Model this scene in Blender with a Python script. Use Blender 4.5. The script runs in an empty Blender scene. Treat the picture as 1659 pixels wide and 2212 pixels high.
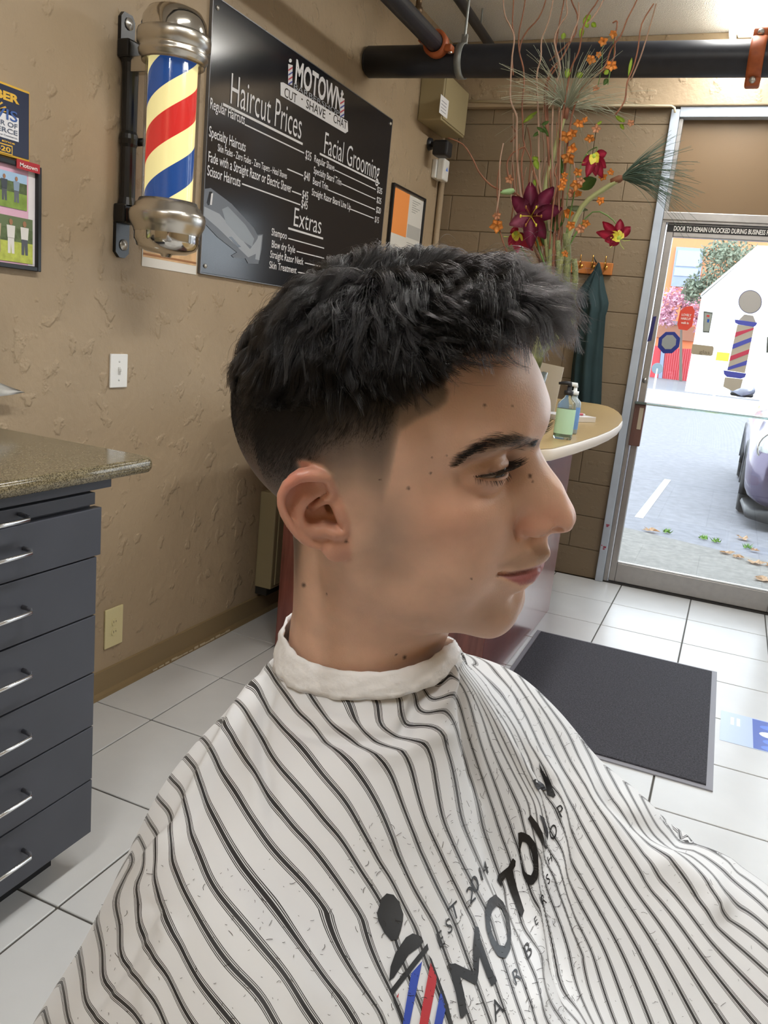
import bpy, bmesh, math, random
import numpy as np
from mathutils import Vector, Matrix, noise as mnoise

# ---------------------------------------------------------------- camera, sky, exposure, daylight
SC = bpy.context.scene
COL = SC.collection
CAM_Z = 1.36
CAM_O = np.array([0.0, 0.0, CAM_Z]); CAM_F = 1754.8
def _axes(yaw, pitch, roll):
    f = np.array([math.sin(yaw) * math.cos(pitch), math.cos(yaw) * math.cos(pitch), -math.sin(pitch)])
    r = np.array([math.cos(yaw), -math.sin(yaw), 0.0]); d = np.cross(f, r)
    c, s = math.cos(roll), math.sin(roll)
    return np.array([[c, -s, 0], [s, c, 0], [0, 0, 1]]) @ np.array([r, d, f])
CAM_R = _axes(-0.386867, 0.222444, 0.101224)
_cd = bpy.data.cameras.new('camera'); CAM = bpy.data.objects.new('camera', _cd); COL.objects.link(CAM)
_m = np.eye(4); _m[:3, :3] = np.stack([CAM_R[0], -CAM_R[1], -CAM_R[2]], 1); _m[:3, 3] = CAM_O
CAM.matrix_world = Matrix(_m.tolist())
_cd.sensor_fit = 'HORIZONTAL'; _cd.sensor_width = 36; _cd.lens = CAM_F / 1659 * 36; _cd.clip_start = 0.03; _cd.clip_end = 300
SC.camera = CAM
WORLD = bpy.data.worlds.new('overcast_sky'); SC.world = WORLD; WORLD.use_nodes = True
_b = WORLD.node_tree.nodes['Background']; _b.inputs[0].default_value = (0.86, 0.92, 1.0, 1); _b.inputs[1].default_value = 4.6
SC.view_settings.view_transform = 'Standard'; SC.view_settings.look = 'None'
SC.view_settings.gamma = 1; SC.view_settings.use_curve_mapping = False; SC.view_settings.exposure = 0.12
SC.cycles.use_denoising = True
SC.cycles.max_bounces = 7; SC.cycles.diffuse_bounces = 4; SC.cycles.glossy_bounces = 3; SC.cycles.transmission_bounces = 6; SC.cycles.transparent_max_bounces = 12
SC.cycles.caustics_reflective = False; SC.cycles.caustics_refractive = False; SC.cycles.sample_clamp_indirect = 6
def portal(loc, rx, sx, sy):                       # lets the sky through the storefront glass be sampled
    l = bpy.data.lights.new('sky_portal', 'AREA'); l.shape = 'RECTANGLE'; l.size = sx; l.size_y = sy; l.cycles.is_portal = True
    o = bpy.data.objects.new('sky_portal', l); o.location = loc; o.rotation_euler = (rx, 0, 0); COL.objects.link(o)
portal((1.0, 4.98, 1.3), math.radians(-90), 3.0, 2.6)

WALL_X = -1.847; FRONT_Y = 4.9; CEIL_Z = 3.0

# ---------------------------------------------------------------- helpers
def px_ray(px, py): return np.array([(px - 829.5) / CAM_F, (py - 1106) / CAM_F, 1.0]) @ CAM_R
def on_plane(px, py, ax, val):
    d = px_ray(px, py); return CAM_O + d * ((val - CAM_O[ax]) / d[ax])
def lwall(px, py, off=0.0): return on_plane(px, py, 0, WALL_X + off)
def fwall(px, py, off=0.0): return on_plane(px, py, 1, FRONT_Y - off)
def at_z(px, py, z): return on_plane(px, py, 2, z)
def at_y(px, py, y): return on_plane(px, py, 1, y)

def lin(c):
    if isinstance(c, str):
        c = [int(c[i:i + 2], 16) / 255 for i in (0, 2, 4)]
    return tuple((x / 12.92 if x <= 0.04045 else ((x + 0.055) / 1.055) ** 2.4) for x in c)
MATS = {}
def mat(name, color='808080', rough=0.5, metal=0.0, spec=0.5, emit=None, estr=0.0, trans=0.0, alpha=1.0, coat=0.0, ior=1.45, noise=None, bump=None, sss=0.0, sheen=0.0):
    """noise=(scale, amount, detail) varies the colour; bump=(scale, strength, distance)"""
    if name in MATS: return MATS[name]
    m = bpy.data.materials.new(name); m.use_nodes = True; nt = m.node_tree; p = nt.nodes['Principled BSDF']
    c = lin(color)
    p.inputs['Base Color'].default_value = (*c, 1); p.inputs['Roughness'].default_value = rough; p.inputs['Metallic'].default_value = metal
    p.inputs['Specular IOR Level'].default_value = spec; p.inputs['IOR'].default_value = ior
    p.inputs['Transmission Weight'].default_value = trans; p.inputs['Alpha'].default_value = alpha; p.inputs['Coat Weight'].default_value = coat
    p.inputs['Subsurface Weight'].default_value = sss; p.inputs['Sheen Weight'].default_value = sheen
    if emit: p.inputs['Emission Color'].default_value = (*lin(emit), 1); p.inputs['Emission Strength'].default_value = estr
    if noise or bump: tc = nt.nodes.new('ShaderNodeTexCoord')
    if noise:
        n = nt.nodes.new('ShaderNodeTexNoise'); n.inputs['Scale'].default_value = noise[0]; n.inputs['Detail'].default_value = noise[2] if len(noise) > 2 else 4
        nt.links.new(tc.outputs['Object'], n.inputs['Vector'])
        r = nt.nodes.new('ShaderNodeMapRange'); r.inputs['From Min'].default_value = 0.3; r.inputs['From Max'].default_value = 0.7
        r.inputs['To Min'].default_value = 1 - noise[1]; r.inputs['To Max'].default_value = 1 + noise[1]
        nt.links.new(n.outputs['Fac'], r.inputs['Value'])
        x = nt.nodes.new('ShaderNodeMix'); x.data_type = 'RGBA'; x.blend_type = 'MULTIPLY'; x.inputs[0].default_value = 1
        x.inputs[6].default_value = (*c, 1); nt.links.new(r.outputs[0], x.inputs[7]); nt.links.new(x.outputs[2], p.inputs['Base Color'])
    if bump:
        n2 = nt.nodes.new('ShaderNodeTexNoise'); n2.inputs['Scale'].default_value = bump[0]; n2.inputs['Detail'].default_value = 5
        nt.links.new(tc.outputs['Object'], n2.inputs['Vector'])
        bp = nt.nodes.new('ShaderNodeBump'); bp.inputs['Strength'].default_value = bump[1]; bp.inputs['Distance'].default_value = bump[2]
        nt.links.new(n2.outputs['Fac'], bp.inputs['Height']); nt.links.new(bp.outputs[0], p.inputs['Normal'])
    MATS[name] = m; return m

def world_of(o):
    return o.matrix_basis.copy() if o.parent is None else world_of(o.parent) @ o.matrix_parent_inverse @ o.matrix_basis
def obj(name, me, m=None, parent=None, smooth=False, loc=None):
    """link a mesh (its vertices in world space, or moved by loc) as one object, below parent if given"""
    if isinstance(me, bmesh.types.BMesh):
        b = me; me = bpy.data.meshes.new(name); b.to_mesh(me); b.free()
    if m is not None and not me.materials: me.materials.append(m)
    if smooth: me.shade_smooth()
    o = bpy.data.objects.new(name, me); COL.objects.link(o)
    if loc is not None: o.location = loc
    if parent is not None:
        o.parent = parent; o.matrix_parent_inverse = world_of(parent).inverted()
    return o
def tag(o, label=None, cat=None, group=None, kind=None):
    if label: o['label'] = label
    if cat: o['category'] = cat
    if group: o['group'] = group
    if kind: o['kind'] = kind
    return o
def thing(name, label, cat, loc=(0, 0, 0), rot=(0, 0, 0), group=None):
    o = bpy.data.objects.new(name, None); COL.objects.link(o); o.location = loc; o.rotation_euler = rot
    o.empty_display_size = 0.05
    return tag(o, label, cat, group)
def BM(): return bmesh.new()
def box(b, lo, hi, bev=0.0, seg=2, M=None):
    r = bmesh.ops.create_cube(b, size=1.0)
    lo = Vector(lo); hi = Vector(hi)
    for v in r['verts']: v.co = Vector(((lo[i] + hi[i]) / 2 + v.co[i] * (hi[i] - lo[i]) for i in range(3)))
    vs = r['verts']
    if bev > 0:
        es = list({e for v in vs for e in v.link_edges})
        rr = bmesh.ops.bevel(b, geom=es, offset=bev, segments=seg, affect='EDGES', profile=0.5)
        vs = list({v for f in rr['faces'] for v in f.verts} | {v for v in vs if v.is_valid})
    if M is not None:
        for v in vs: v.co = M @ v.co
    return b
def tube(b, pts, rad, n=8, closed=False, cap=True):
    """tube along a polyline; rad is one radius or one per point"""
    P = [Vector(p) for p in pts]; N = len(P)
    R = rad if hasattr(rad, '__len__') else [rad] * N
    rings = []; up = None
    for i in range(N):
        a = P[i - 1] if (i > 0 or closed) else P[i]; c = P[(i + 1) % N] if (i < N - 1 or closed) else P[i]
        t = (c - a)
        t = t.normalized() if t.length > 1e-9 else Vector((0, 0, 1))
        if up is None:
            up = t.orthogonal().normalized()
        else:
            up = up - t * up.dot(t); up = up.normalized() if up.length > 1e-6 else t.orthogonal().normalized()
        s = t.cross(up)
        rings.append([b.verts.new(P[i] + (up * math.cos(k * 2 * math.pi / n) + s * math.sin(k * 2 * math.pi / n)) * R[i]) for k in range(n)])
    for i in range(N if closed else N - 1):
        A, B = rings[i], rings[(i + 1) % N]
        for k in range(n): b.faces.new((A[k], A[(k + 1) % n], B[(k + 1) % n], B[k]))
    if cap and not closed:
        b.faces.new(rings[0][::-1]); b.faces.new(rings[-1])
    return b
def lathe(b, prof, n=32, M=None):
    """prof: (r, z) list; r = 0 closes"""
    rings = []
    for r, z in prof:
        if r < 1e-6: rings.append([b.verts.new((0, 0, z))])
        else: rings.append([b.verts.new((r * math.cos(k * 2 * math.pi / n), r * math.sin(k * 2 * math.pi / n), z)) for k in range(n)])
    for A, B in zip(rings, rings[1:]):
        for k in range(n):
            if len(A) == 1 and len(B) == 1: continue
            if len(A) == 1: b.faces.new((A[0], B[k], B[(k + 1) % n])) if False else b.faces.new((A[0], B[(k + 1) % n], B[k]))
            elif len(B) == 1: b.faces.new((A[k], A[(k + 1) % n], B[0]))
            else: b.faces.new((A[k], A[(k + 1) % n], B[(k + 1) % n], B[k]))
    if M is not None:
        for R in rings:
            for v in R: v.co = M @ v.co
    return b
def prism(b, poly, h, M=None, bev=0.0):
    """polygon (x, y) extruded along +z by h, then M"""
    vs = [b.verts.new((p[0], p[1], 0)) for p in poly]
    f = b.faces.new(vs)
    if h:
        r = bmesh.ops.extrude_face_region(b, geom=[f])
        ev = [g for g in r['geom'] if isinstance(g, bmesh.types.BMVert)]
        for v in ev: v.co.z += h
        vs = vs + ev
    if bev and h:
        es = [e for e in b.edges if e.verts[0] in ev and e.verts[1] in ev]
        rr = bmesh.ops.bevel(b, geom=es, offset=bev, segments=2, affect='EDGES', profile=0.5)
        vs = [v for v in b.verts]
    if M is not None:
        for v in vs: v.co = M @ v.co
    bmesh.ops.recalc_face_normals(b, faces=b.faces[:])
    return b
def frame_M(o, x, y, z):
    return Matrix(((x[0], y[0], z[0], o[0]), (x[1], y[1], z[1], o[1]), (x[2], y[2], z[2], o[2]), (0, 0, 0, 1)))
def LW(y, z, off=0.0):                                  # local x -> world y, local y -> world z, local z -> off the left wall
    return frame_M((WALL_X + off, y, z), (0, 1, 0), (0, 0, 1), (1, 0, 0))
def FW(x, z, off=0.0):                                  # on the front wall, facing the room
    return frame_M((x, FRONT_Y - off, z), (1, 0, 0), (0, 0, 1), (0, -1, 0))
_FC = {}
def text_mesh(s, ext=0.0, bold=0.0, shear=0.0, spacing=1.0):
    """text as a flat mesh, height of a capital about 0.73, origin at the left of the baseline; returns mesh, width"""
    k = (s, ext, bold, shear, spacing)
    if k in _FC: return _FC[k]
    cu = bpy.data.curves.new('lettering', 'FONT'); cu.body = s; cu.extrude = ext; cu.offset = bold; cu.shear = shear; cu.space_character = spacing
    cu.resolution_u = 3
    o = bpy.data.objects.new('lettering', cu); COL.objects.link(o)
    dg = bpy.context.evaluated_depsgraph_get(); dg.update()
    me = bpy.data.meshes.new_from_object(o.evaluated_get(dg))
    bpy.data.objects.remove(o); bpy.data.curves.remove(cu)
    w = max((v.co.x for v in me.vertices), default=0.1)
    _FC[k] = (me, w); return me, w
def text_on(name, s, m, parent, M, width=None, height=0.1, bold=0.0, shear=0.0, x0=0.0, spacing=1.0):
    """lettering laid on a surface: M maps (x right, y up, z out); height = capital height, width = total length (condensed to fit)"""
    me, w = text_mesh(s, 0.0, bold, shear, spacing); me = me.copy()
    sy = height / 0.73; sx = (width / w) if width else sy
    me.materials.clear(); me.materials.append(m)
    T = M @ Matrix(((sx, 0, 0, x0), (0, sy, 0, 0), (0, 0, 1, 0), (0, 0, 0, 1)))
    me.transform(T)
    return obj(name, me, None, parent)
def copy_tree(o, parent=None):
    c = o.copy(); COL.objects.link(c)
    if parent is not None: c.parent = parent
    for ch in list(o.children): copy_tree(ch, c)
    return c
def qmesh(name, verts, faces):
    me = bpy.data.meshes.new(name); me.from_pydata([tuple(map(float, v)) for v in verts], [], [tuple(f) for f in faces]); me.update(); return me
# ---------------------------------------------------------------- the room
def wall_paint(name, color, bump_s, bump_d, patch=0.06):
    m = mat(name, color, rough=0.55, spec=0.35)
    nt = m.node_tree; p = nt.nodes['Principled BSDF']
    tc = nt.nodes.new('ShaderNodeTexCoord')
    n1 = nt.nodes.new('ShaderNodeTexNoise'); n1.inputs['Scale'].default_value = bump_s; n1.inputs['Detail'].default_value = 6; n1.inputs['Roughness'].default_value = 0.55
    n2 = nt.nodes.new('ShaderNodeTexNoise'); n2.inputs['Scale'].default_value = 2.2; n2.inputs['Detail'].default_value = 3
    vo = nt.nodes.new('ShaderNodeTexNoise'); vo.inputs['Scale'].default_value = bump_s * 0.35; vo.inputs['Detail'].default_value = 4
    for n in (n1, n2, vo): nt.links.new(tc.outputs['Object'], n.inputs['Vector'])
    cr = nt.nodes.new('ShaderNodeMapRange'); cr.inputs['From Min'].default_value = 0.56; cr.inputs['From Max'].default_value = 0.66; cr.interpolation_type = 'SMOOTHSTEP'
    nt.links.new(vo.outputs['Fac'], cr.inputs['Value'])
    ad = nt.nodes.new('ShaderNodeMath'); ad.operation = 'MULTIPLY_ADD'; ad.inputs[1].default_value = 1.1
    nt.links.new(cr.outputs[0], ad.inputs[0]); nt.links.new(n1.outputs['Fac'], ad.inputs[2])
    bp = nt.nodes.new('ShaderNodeBump'); bp.inputs['Strength'].default_value = 0.55; bp.inputs['Distance'].default_value = bump_d
    nt.links.new(ad.outputs[0], bp.inputs['Height']); nt.links.new(bp.outputs[0], p.inputs['Normal'])
    r = nt.nodes.new('ShaderNodeMapRange'); r.inputs['From Min'].default_value = 0.3; r.inputs['From Max'].default_value = 0.7; r.inputs['To Min'].default_value = 1 - patch; r.inputs['To Max'].default_value = 1 + patch
    nt.links.new(n2.outputs['Fac'], r.inputs['Value'])
    x = nt.nodes.new('ShaderNodeMix'); x.data_type = 'RGBA'; x.blend_type = 'MULTIPLY'; x.inputs[0].default_value = 1; x.inputs[6].default_value = (*lin(color), 1)
    nt.links.new(r.outputs[0], x.inputs[7]); nt.links.new(x.outputs[2], p.inputs['Base Color'])
    return m
M_WALL = wall_paint('tan_stucco_paint', 'A7947A', 34, 0.006)
M_BLOCK = wall_paint('tan_block_paint', '85755F', 60, 0.0016, 0.05)
M_BASEB = mat('tan_rubber_base', '8C7857', 0.5)
M_PLAIN = mat('far_room_paint', 'A08A68', 0.7)
M_CEIL = mat('sprayed_ceiling', 'EAE8E3', 0.9, bump=(170, 0.9, 0.01), noise=(170, 0.10, 3))
M_ALU = mat('brushed_aluminium', 'A9A6A3', 0.38, metal=0.75, noise=(30, 0.05))
M_ALUB = mat('pale_blue_frame_paint', 'B3BDC9', 0.5, noise=(9, 0.08))
def thin_glass(name, tint, gloss=0.06):
    m = bpy.data.materials.new(name); m.use_nodes = True; nt = m.node_tree; nt.nodes.remove(nt.nodes['Principled BSDF'])
    t = nt.nodes.new('ShaderNodeBsdfTransparent'); t.inputs[0].default_value = (*tint, 1)
    g = nt.nodes.new('ShaderNodeBsdfGlossy'); g.inputs['Roughness'].default_value = 0.02
    lw = nt.nodes.new('ShaderNodeLayerWeight'); lw.inputs[0].default_value = 0.2
    mp = nt.nodes.new('ShaderNodeMapRange'); mp.inputs['To Min'].default_value = gloss * 0.6; mp.inputs['To Max'].default_value = 0.6
    x = nt.nodes.new('ShaderNodeMixShader'); nt.links.new(lw.outputs['Fresnel'], mp.inputs['Value']); nt.links.new(mp.outputs[0], x.inputs[0])
    nt.links.new(t.outputs[0], x.inputs[1]); nt.links.new(g.outputs[0], x.inputs[2]); nt.links.new(x.outputs[0], nt.nodes['Material Output'].inputs[0])
    return m
M_GLASS = thin_glass('clear_glass', (0.96, 0.98, 0.98))

def struct(name, b, m, parent=None, smooth=False):
    o = obj(name, b, m, parent, smooth)
    if parent is None: o['kind'] = 'structure'
    return o
# floor: grout bed plus separate tiles where the photograph shows them
M_GROUT = mat('dark_grout', '504D48', 0.8)
M_TILE = mat('pale_floor_tile', 'CFD0D0', 0.28, noise=(5, 0.045, 6), spec=0.45, bump=(9, 0.05, 0.002))
FLOOR = struct('floor', box(BM(), (-1.95, -1.6, -0.06), (3.2, 4.95, -0.004)), M_GROUT)
TX, TY = 0.3955, 0.4065
tb = box(BM(), (0.003, 0.003, -0.02), (TX - 0.003, TY - 0.003, 0.0), 0.0016, 1)
tile_me = bpy.data.meshes.new('tile'); tb.to_mesh(tile_me); tb.free(); tile_me.materials.append(M_TILE)
for i in range(-4, 5):
    for j in range(-10, 1):
        x0 = -0.4145 + i * TX; y0 = 4.485 + j * TY
        xa = max(x0, WALL_X + 0.0); ya = min(y0 + TY, FRONT_Y)
        me = tile_me
        if xa > x0 + 0.01 or ya < y0 + TY - 0.01:
            c = box(BM(), (xa - x0 + 0.002, 0.002, -0.02), (TX - 0.002, ya - y0 - 0.002, 0.0), 0.0016, 1)
            me = bpy.data.meshes.new('tile'); c.to_mesh(me); c.free(); me.materials.append(M_TILE)
        obj('tile', me, None, FLOOR, loc=(x0, y0, 0))
b = BM(); far = [(-1.85, -1.55, 3.15, 0.35), (1.1, 0.35, 3.15, 4.9)]
for x0, y0, x1, y1 in far: box(b, (x0, y0, -0.02), (x1, y1, -0.0005))
tag(obj('tile_field', b, M_TILE, FLOOR), kind='stuff')
# walls
struct('wall_left', box(BM(), (WALL_X - 0.12, -1.6, -0.06), (WALL_X, FRONT_Y + 0.2, CEIL_Z)), M_WALL)
struct('wall_back', box(BM(), (-1.95, -1.7, -0.06), (3.2, -1.6, CEIL_Z)), M_PLAIN)
struct('wall_right', box(BM(), (3.1, -1.6, -0.06), (3.2, FRONT_Y + 0.2, CEIL_Z)), M_PLAIN)
struct('ceiling', box(BM(), (-1.95, -1.7, CEIL_Z), (3.2, FRONT_Y + 0.2, CEIL_Z + 0.1)), M_CEIL)
# front wall: painted concrete blocks laid in running bond, joints recessed
WF = struct('wall_front', box(BM(), (-1.95, FRONT_Y + 0.006, 0), (-0.572, FRONT_Y + 0.2, CEIL_Z)), M_BLOCK)
box_cache = {}
def block(x0, x1, z0, z1):
    k = (round(x1 - x0, 3), round(z1 - z0, 3))
    if k not in box_cache:
        b = box(BM(), (0.002, 0, 0.002), (k[0] - 0.002, 0.05, k[1] - 0.002), 0.003, 2)
        me = bpy.data.meshes.new('block'); b.to_mesh(me); b.free(); me.materials.append(M_BLOCK); box_cache[k] = me
    o = obj('block', box_cache[k], None, WF, loc=(x0, FRONT_Y, z0))
zs = [0.0] + [0.176 + 0.1995 * i for i in range(13)]
zs = [z for z in zs if z < 2.6] + [2.655]
for r in range(len(zs) - 1):
    off = -0.763 if r % 2 == 1 else -0.763 - 0.2
    xs = [-1.847] + [x for x in (off - 0.4 * k for k in range(4, -2, -1)) if -1.80 < x < -0.60] + [-0.572]
    for x0, x1 in zip(xs, xs[1:]): block(x0, x1, zs[r], zs[r + 1])
struct('trim_1', box(BM(), (-1.847, FRONT_Y - 0.045, 2.652), (3.1, FRONT_Y + 0.19, CEIL_Z), 0.006), M_WALL)   # concrete lintel band
# tan rubber baseboard, scraped along its foot
BB = struct('baseboard_left', prism(BM(), [(0, 0), (0.016, 0), (0.012, 0.012), (0.006, 0.022), (0.006, 0.098), (0.0, 0.102)], 6.4, frame_M((WALL_X, FRONT_Y - 0.01, 0), (1, 0, 0), (0, 0, 1), (0, -1, 0))), M_BASEB)
b = BM()
ya, yb = 2.34, 2.86
n = 14; rnd = random.Random(4)
for i in range(n):
    y0 = ya + (yb - ya) * i / n; y1 = y0 + (yb - ya) / n * rnd.uniform(0.6, 1.0); h = rnd.uniform(0.004, 0.010)
    box(b, (WALL_X + 0.0155, y0, 0.006), (WALL_X + 0.0172, y1, 0.006 + h))
obj('scrape', b, mat('bare_scraped_base', 'C9BBA0', 0.8), BB)
# storefront: jamb, transom panel, door
JX0, JX1 = -0.572, -0.505
D = thing('door_1', None, None, (0, FRONT_Y, 0)); D['kind'] = 'structure'
b = BM(); box(b, (JX0, FRONT_Y - 0.03, 0), (-0.527, FRONT_Y + 0.1, 2.64), 0.004); obj('jamb', b, M_ALUB, D)
b = BM(); box(b, (-0.527, FRONT_Y - 0.01, 0), (JX1, FRONT_Y + 0.09, 2.6), 0.003); obj('jamb', b, M_ALU, D)
b = BM(); box(b, (-0.527, FRONT_Y - 0.03, 2.60), (0.48, FRONT_Y + 0.1, 2.652), 0.003); obj('head_bar', b, M_ALUB, D)
b = BM(); box(b, (-0.527, FRONT_Y - 0.02, 2.082), (0.48, FRONT_Y + 0.09, 2.125), 0.004); box(b, (-0.527, FRONT_Y - 0.012, 2.07), (0.48, FRONT_Y + 0.08, 2.084), 0.002); obj('header', b, M_ALU, D)
b = BM(); box(b, (JX1, FRONT_Y + 0.03, 2.12), (0.45, FRONT_Y + 0.05, 2.605)); obj('transom_panel', b, mat('brown_transom_panel', '7C6549', 0.5), D)
b = BM(); box(b, (0.43, FRONT_Y - 0.03, 0), (0.48, FRONT_Y + 0.1, 2.64), 0.004); obj('jamb', b, M_ALUB, D)
# moving leaf
b = BM(); box(b, (-0.498, FRONT_Y, 0.012), (-0.461, FRONT_Y + 0.045, 2.068), 0.004); obj('stile', b, M_ALU, D)
b = BM(); box(b, (0.385, FRONT_Y, 0.012), (0.425, FRONT_Y + 0.045, 2.068), 0.004); obj('stile', b, M_ALU, D)
b = BM(); box(b, (-0.461, FRONT_Y, 1.998), (0.385, FRONT_Y + 0.045, 2.068), 0.004); TR = obj('top_rail', b, M_ALU, D)
b = BM(); box(b, (-0.461, FRONT_Y, 0.012), (0.385, FRONT_Y + 0.045, 0.128), 0.004); BR = obj('bottom_rail', b, M_ALU, D)
b = BM(); box(b, (-0.461, FRONT_Y + 0.004, 0.128), (0.385, FRONT_Y + 0.02, 0.138), 0.003); obj('glass_bead', b, mat('bright_bead', 'D8DADB', 0.3, metal=0.5), D)
b = BM(); box(b, (-0.463, FRONT_Y + 0.02, 0.125), (0.387, FRONT_Y + 0.026, 2.0)); obj('pane', b, M_GLASS, D)
b = BM(); box(b, (-0.527, FRONT_Y - 0.012, 0.0), (0.43, FRONT_Y + 0.10, 0.010)); obj('threshold', b, mat('dark_threshold', '3A3836', 0.5, metal=0.4), D)
# sticker strip over the door
b = BM(); box(b, (-0.497, FRONT_Y - 0.0012, 2.022), (0.395, FRONT_Y - 0.0002, 2.062)); ST = obj('notice_strip', b, mat('black_notice', '22201F', 0.5), D)
text_on('lettering', 'DOOR TO REMAIN UNLOCKED DURING BUSINESS HOURS', mat('notice_white', 'E4E2DC', 0.6), ST, FW(-0.462, 2.030, 0.0016), width=0.535, height=0.025, bold=0.02)
# latch handle and clear push bar
b = BM(); box(b, (-0.508, FRONT_Y - 0.034, 0.838), (-0.447, FRONT_Y + 0.0, 1.092), 0.003)
for i in range(5): box(b, (-0.505 + i * 0.0045, FRONT_Y - 0.036, 0.842), (-0.503 + i * 0.0045, FRONT_Y - 0.0335, 1.086))
HD = obj('latch_plate', b, mat('brown_latch', '6E4F46', 0.45), D)
b = BM(); box(b, (-0.478, FRONT_Y - 0.0365, 0.935), (-0.455, FRONT_Y - 0.033, 1.060), 0.001); obj('label_plate', b, mat('beige_latch_label', 'B5A993', 0.5), HD)
b = BM(); box(b, (-0.51, FRONT_Y - 0.050, 1.078), (0.40, FRONT_Y - 0.004, 1.092), 0.003); obj('push_bar', b, mat('greenish_clear_bar', 'AEC2BC', 0.08, trans=0.75, ior=1.2), D)
b = BM(); lathe(b, [(0, 0.008), (0.007, 0.008), (0.008, 0.005), (0.013, 0.005), (0.015, 0.002), (0.015, 0)], 20, FW(-0.4795, 1.212, 0.0)); obj('lock_cylinder', b, mat('lock_steel', '8C8984', 0.3, metal=0.9), D, True)
# red paint flecks on the jamb foot
b = BM(); rnd = random.Random(9)
for (px, py, w, h) in ((1313, 1134, 7, 2), (1312, 1137, 4, 2), (1306, 1182, 6, 3), (1304, 1186, 4, 2), (1300, 1178, 2, 2)):
    a = on_plane(px, py, 1, FRONT_Y - 0.031); box(b, (a[0] - w * 0.0014, FRONT_Y - 0.0312, a[2] - h * 0.0016), (a[0] + w * 0.0014, FRONT_Y - 0.0298, a[2] + h * 0.0016))
obj('paint_fleck', b, mat('red_fleck', 'A03048', 0.5), D)
# storefront window to the right of the door, out of frame but letting in the day
Wn = thing('window_1', None, None, (1.7, FRONT_Y, 0)); Wn['kind'] = 'structure'
b = BM()
for x in (0.48, 1.75, 3.04): box(b, (x, FRONT_Y - 0.03, 0), (x + 0.05, FRONT_Y + 0.1, 2.652), 0.004)
for z in (0.0, 0.30, 2.60): box(b, (0.5, FRONT_Y - 0.028, z), (3.09, FRONT_Y + 0.098, z + 0.05), 0.004)
obj('window_frame', b, M_ALU, Wn)
b = BM(); box(b, (0.52, FRONT_Y + 0.02, 0.05), (3.05, FRONT_Y + 0.05, 0.31)); obj('panel', b, mat('brown_transom_panel'), Wn)
b = BM(); box(b, (0.52, FRONT_Y + 0.03, 0.34), (1.76, FRONT_Y + 0.036, 2.61)); obj('pane', b, M_GLASS, Wn)
b = BM(); box(b, (1.79, FRONT_Y + 0.03, 0.34), (3.05, FRONT_Y + 0.036, 2.61)); obj('pane', b, M_GLASS, Wn)

# ---------------------------------------------------------------- stickers on the door (flat print on the glass, kept as parts of the door)
GY = FRONT_Y + 0.0195
def gl(px, py): return on_plane(px, py, 1, GY)
def poly_plate(pts, m, name, parent, y, t=0.0006):
    b = BM(); vs = [b.verts.new((p[0], y, p[2])) for p in pts]; vs2 = [b.verts.new((p[0], y + t, p[2])) for p in pts]
    b.faces.new(vs); b.faces.new(vs2[::-1])
    for i in range(len(vs)): b.faces.new((vs[i - 1], vs[i], vs2[i], vs2[i - 1]))
    bmesh.ops.recalc_face_normals(b, faces=b.faces[:])
    return obj(name, b, m, parent)
def px_poly(pp, m, name, parent, dy=0.0): return poly_plate([on_plane(x, y, 1, GY - dy) for x, y in pp], m, name, parent, GY - dy)
M_NAVY = mat('navy_print', '2A3A8C', 0.5); M_DGREY = mat('grey_print', '9AA0A0', 0.6)
octo = lambda cx, cy, r, k=0.4: [(cx + r * math.cos(math.pi / 8 + i * math.pi / 4) - 0.12 * r * math.sin(math.pi / 8 + i * math.pi / 4), cy + r * math.sin(math.pi / 8 + i * math.pi / 4)) for i in range(8)]
s = px_poly(octo(1445, 740, 25), M_NAVY, 'octagon_sticker', D); px_poly(octo(1445, 739, 16.5), M_DGREY, 'octagon_face', s, 0.0012)
px_poly([(1411, 684), (1418, 683), (1407, 736), (1398, 738)], mat('deep_navy_sticker', '2B2A66', 0.5), 'stile_sticker', D, 0.021)
s = px_poly([(1480, 663), (1496, 661), (1501, 672), (1495, 705), (1484, 714), (1466, 711), (1463, 700), (1469, 672)], mat('coral_red_sticker', 'E0503F', 0.5), 'closed_notice', D)
M_STW = mat('sticker_white', 'EFEAE6', 0.6)
for k, (t, px, py, w) in enumerate((('LOVELY', 1472, 682, 0.052), ('HAIRCUT', 1470.5, 690, 0.052), ('walk in', 1471, 699, 0.04))):
    a = gl(px, py); text_on('lettering', t, M_STW, s, frame_M((a[0], GY - 0.0014, a[2]), (1, 0, 0), (0, 0, 1), (0, -1, 0)), width=w, height=0.013, bold=0.02)
s = px_poly([(1520, 672), (1540, 675), (1532, 719), (1518, 718)], mat('card_sign_dark', '6E7672', 0.5), 'card_sticker', D)
px_poly([(1522, 676), (1538, 678), (1531, 716), (1520, 715)], mat('card_sign_grey', 'A7AFA8', 0.6), 'card_face', s, 0.0012)
px_poly([(1527, 680), (1533, 681), (1532, 685), (1526, 684)], mat('card_red', 'D9413D', 0.5), 'card_mark', s, 0.002)
px_poly([(1528, 689), (1533, 690), (1531, 697), (1527, 696)], mat('card_blue', '3060B8', 0.5), 'card_mark', s, 0.002)
s = px_poly([(1496, 743), (1540, 748), (1542, 752), (1539, 767), (1535, 769), (1495, 765), (1493, 761)], mat('khaki_sticker', 'B5AA92', 0.6), 'khaki_plate', D)
a = gl(1510, 763); text_on('lettering', 'glas', mat('khaki_ink', '847A66', 0.6), s, frame_M((a[0], GY - 0.0014, a[2]), (1, 0, 0), (0, 0, 1), (0, -1, 0)), width=0.055, height=0.02)
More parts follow.
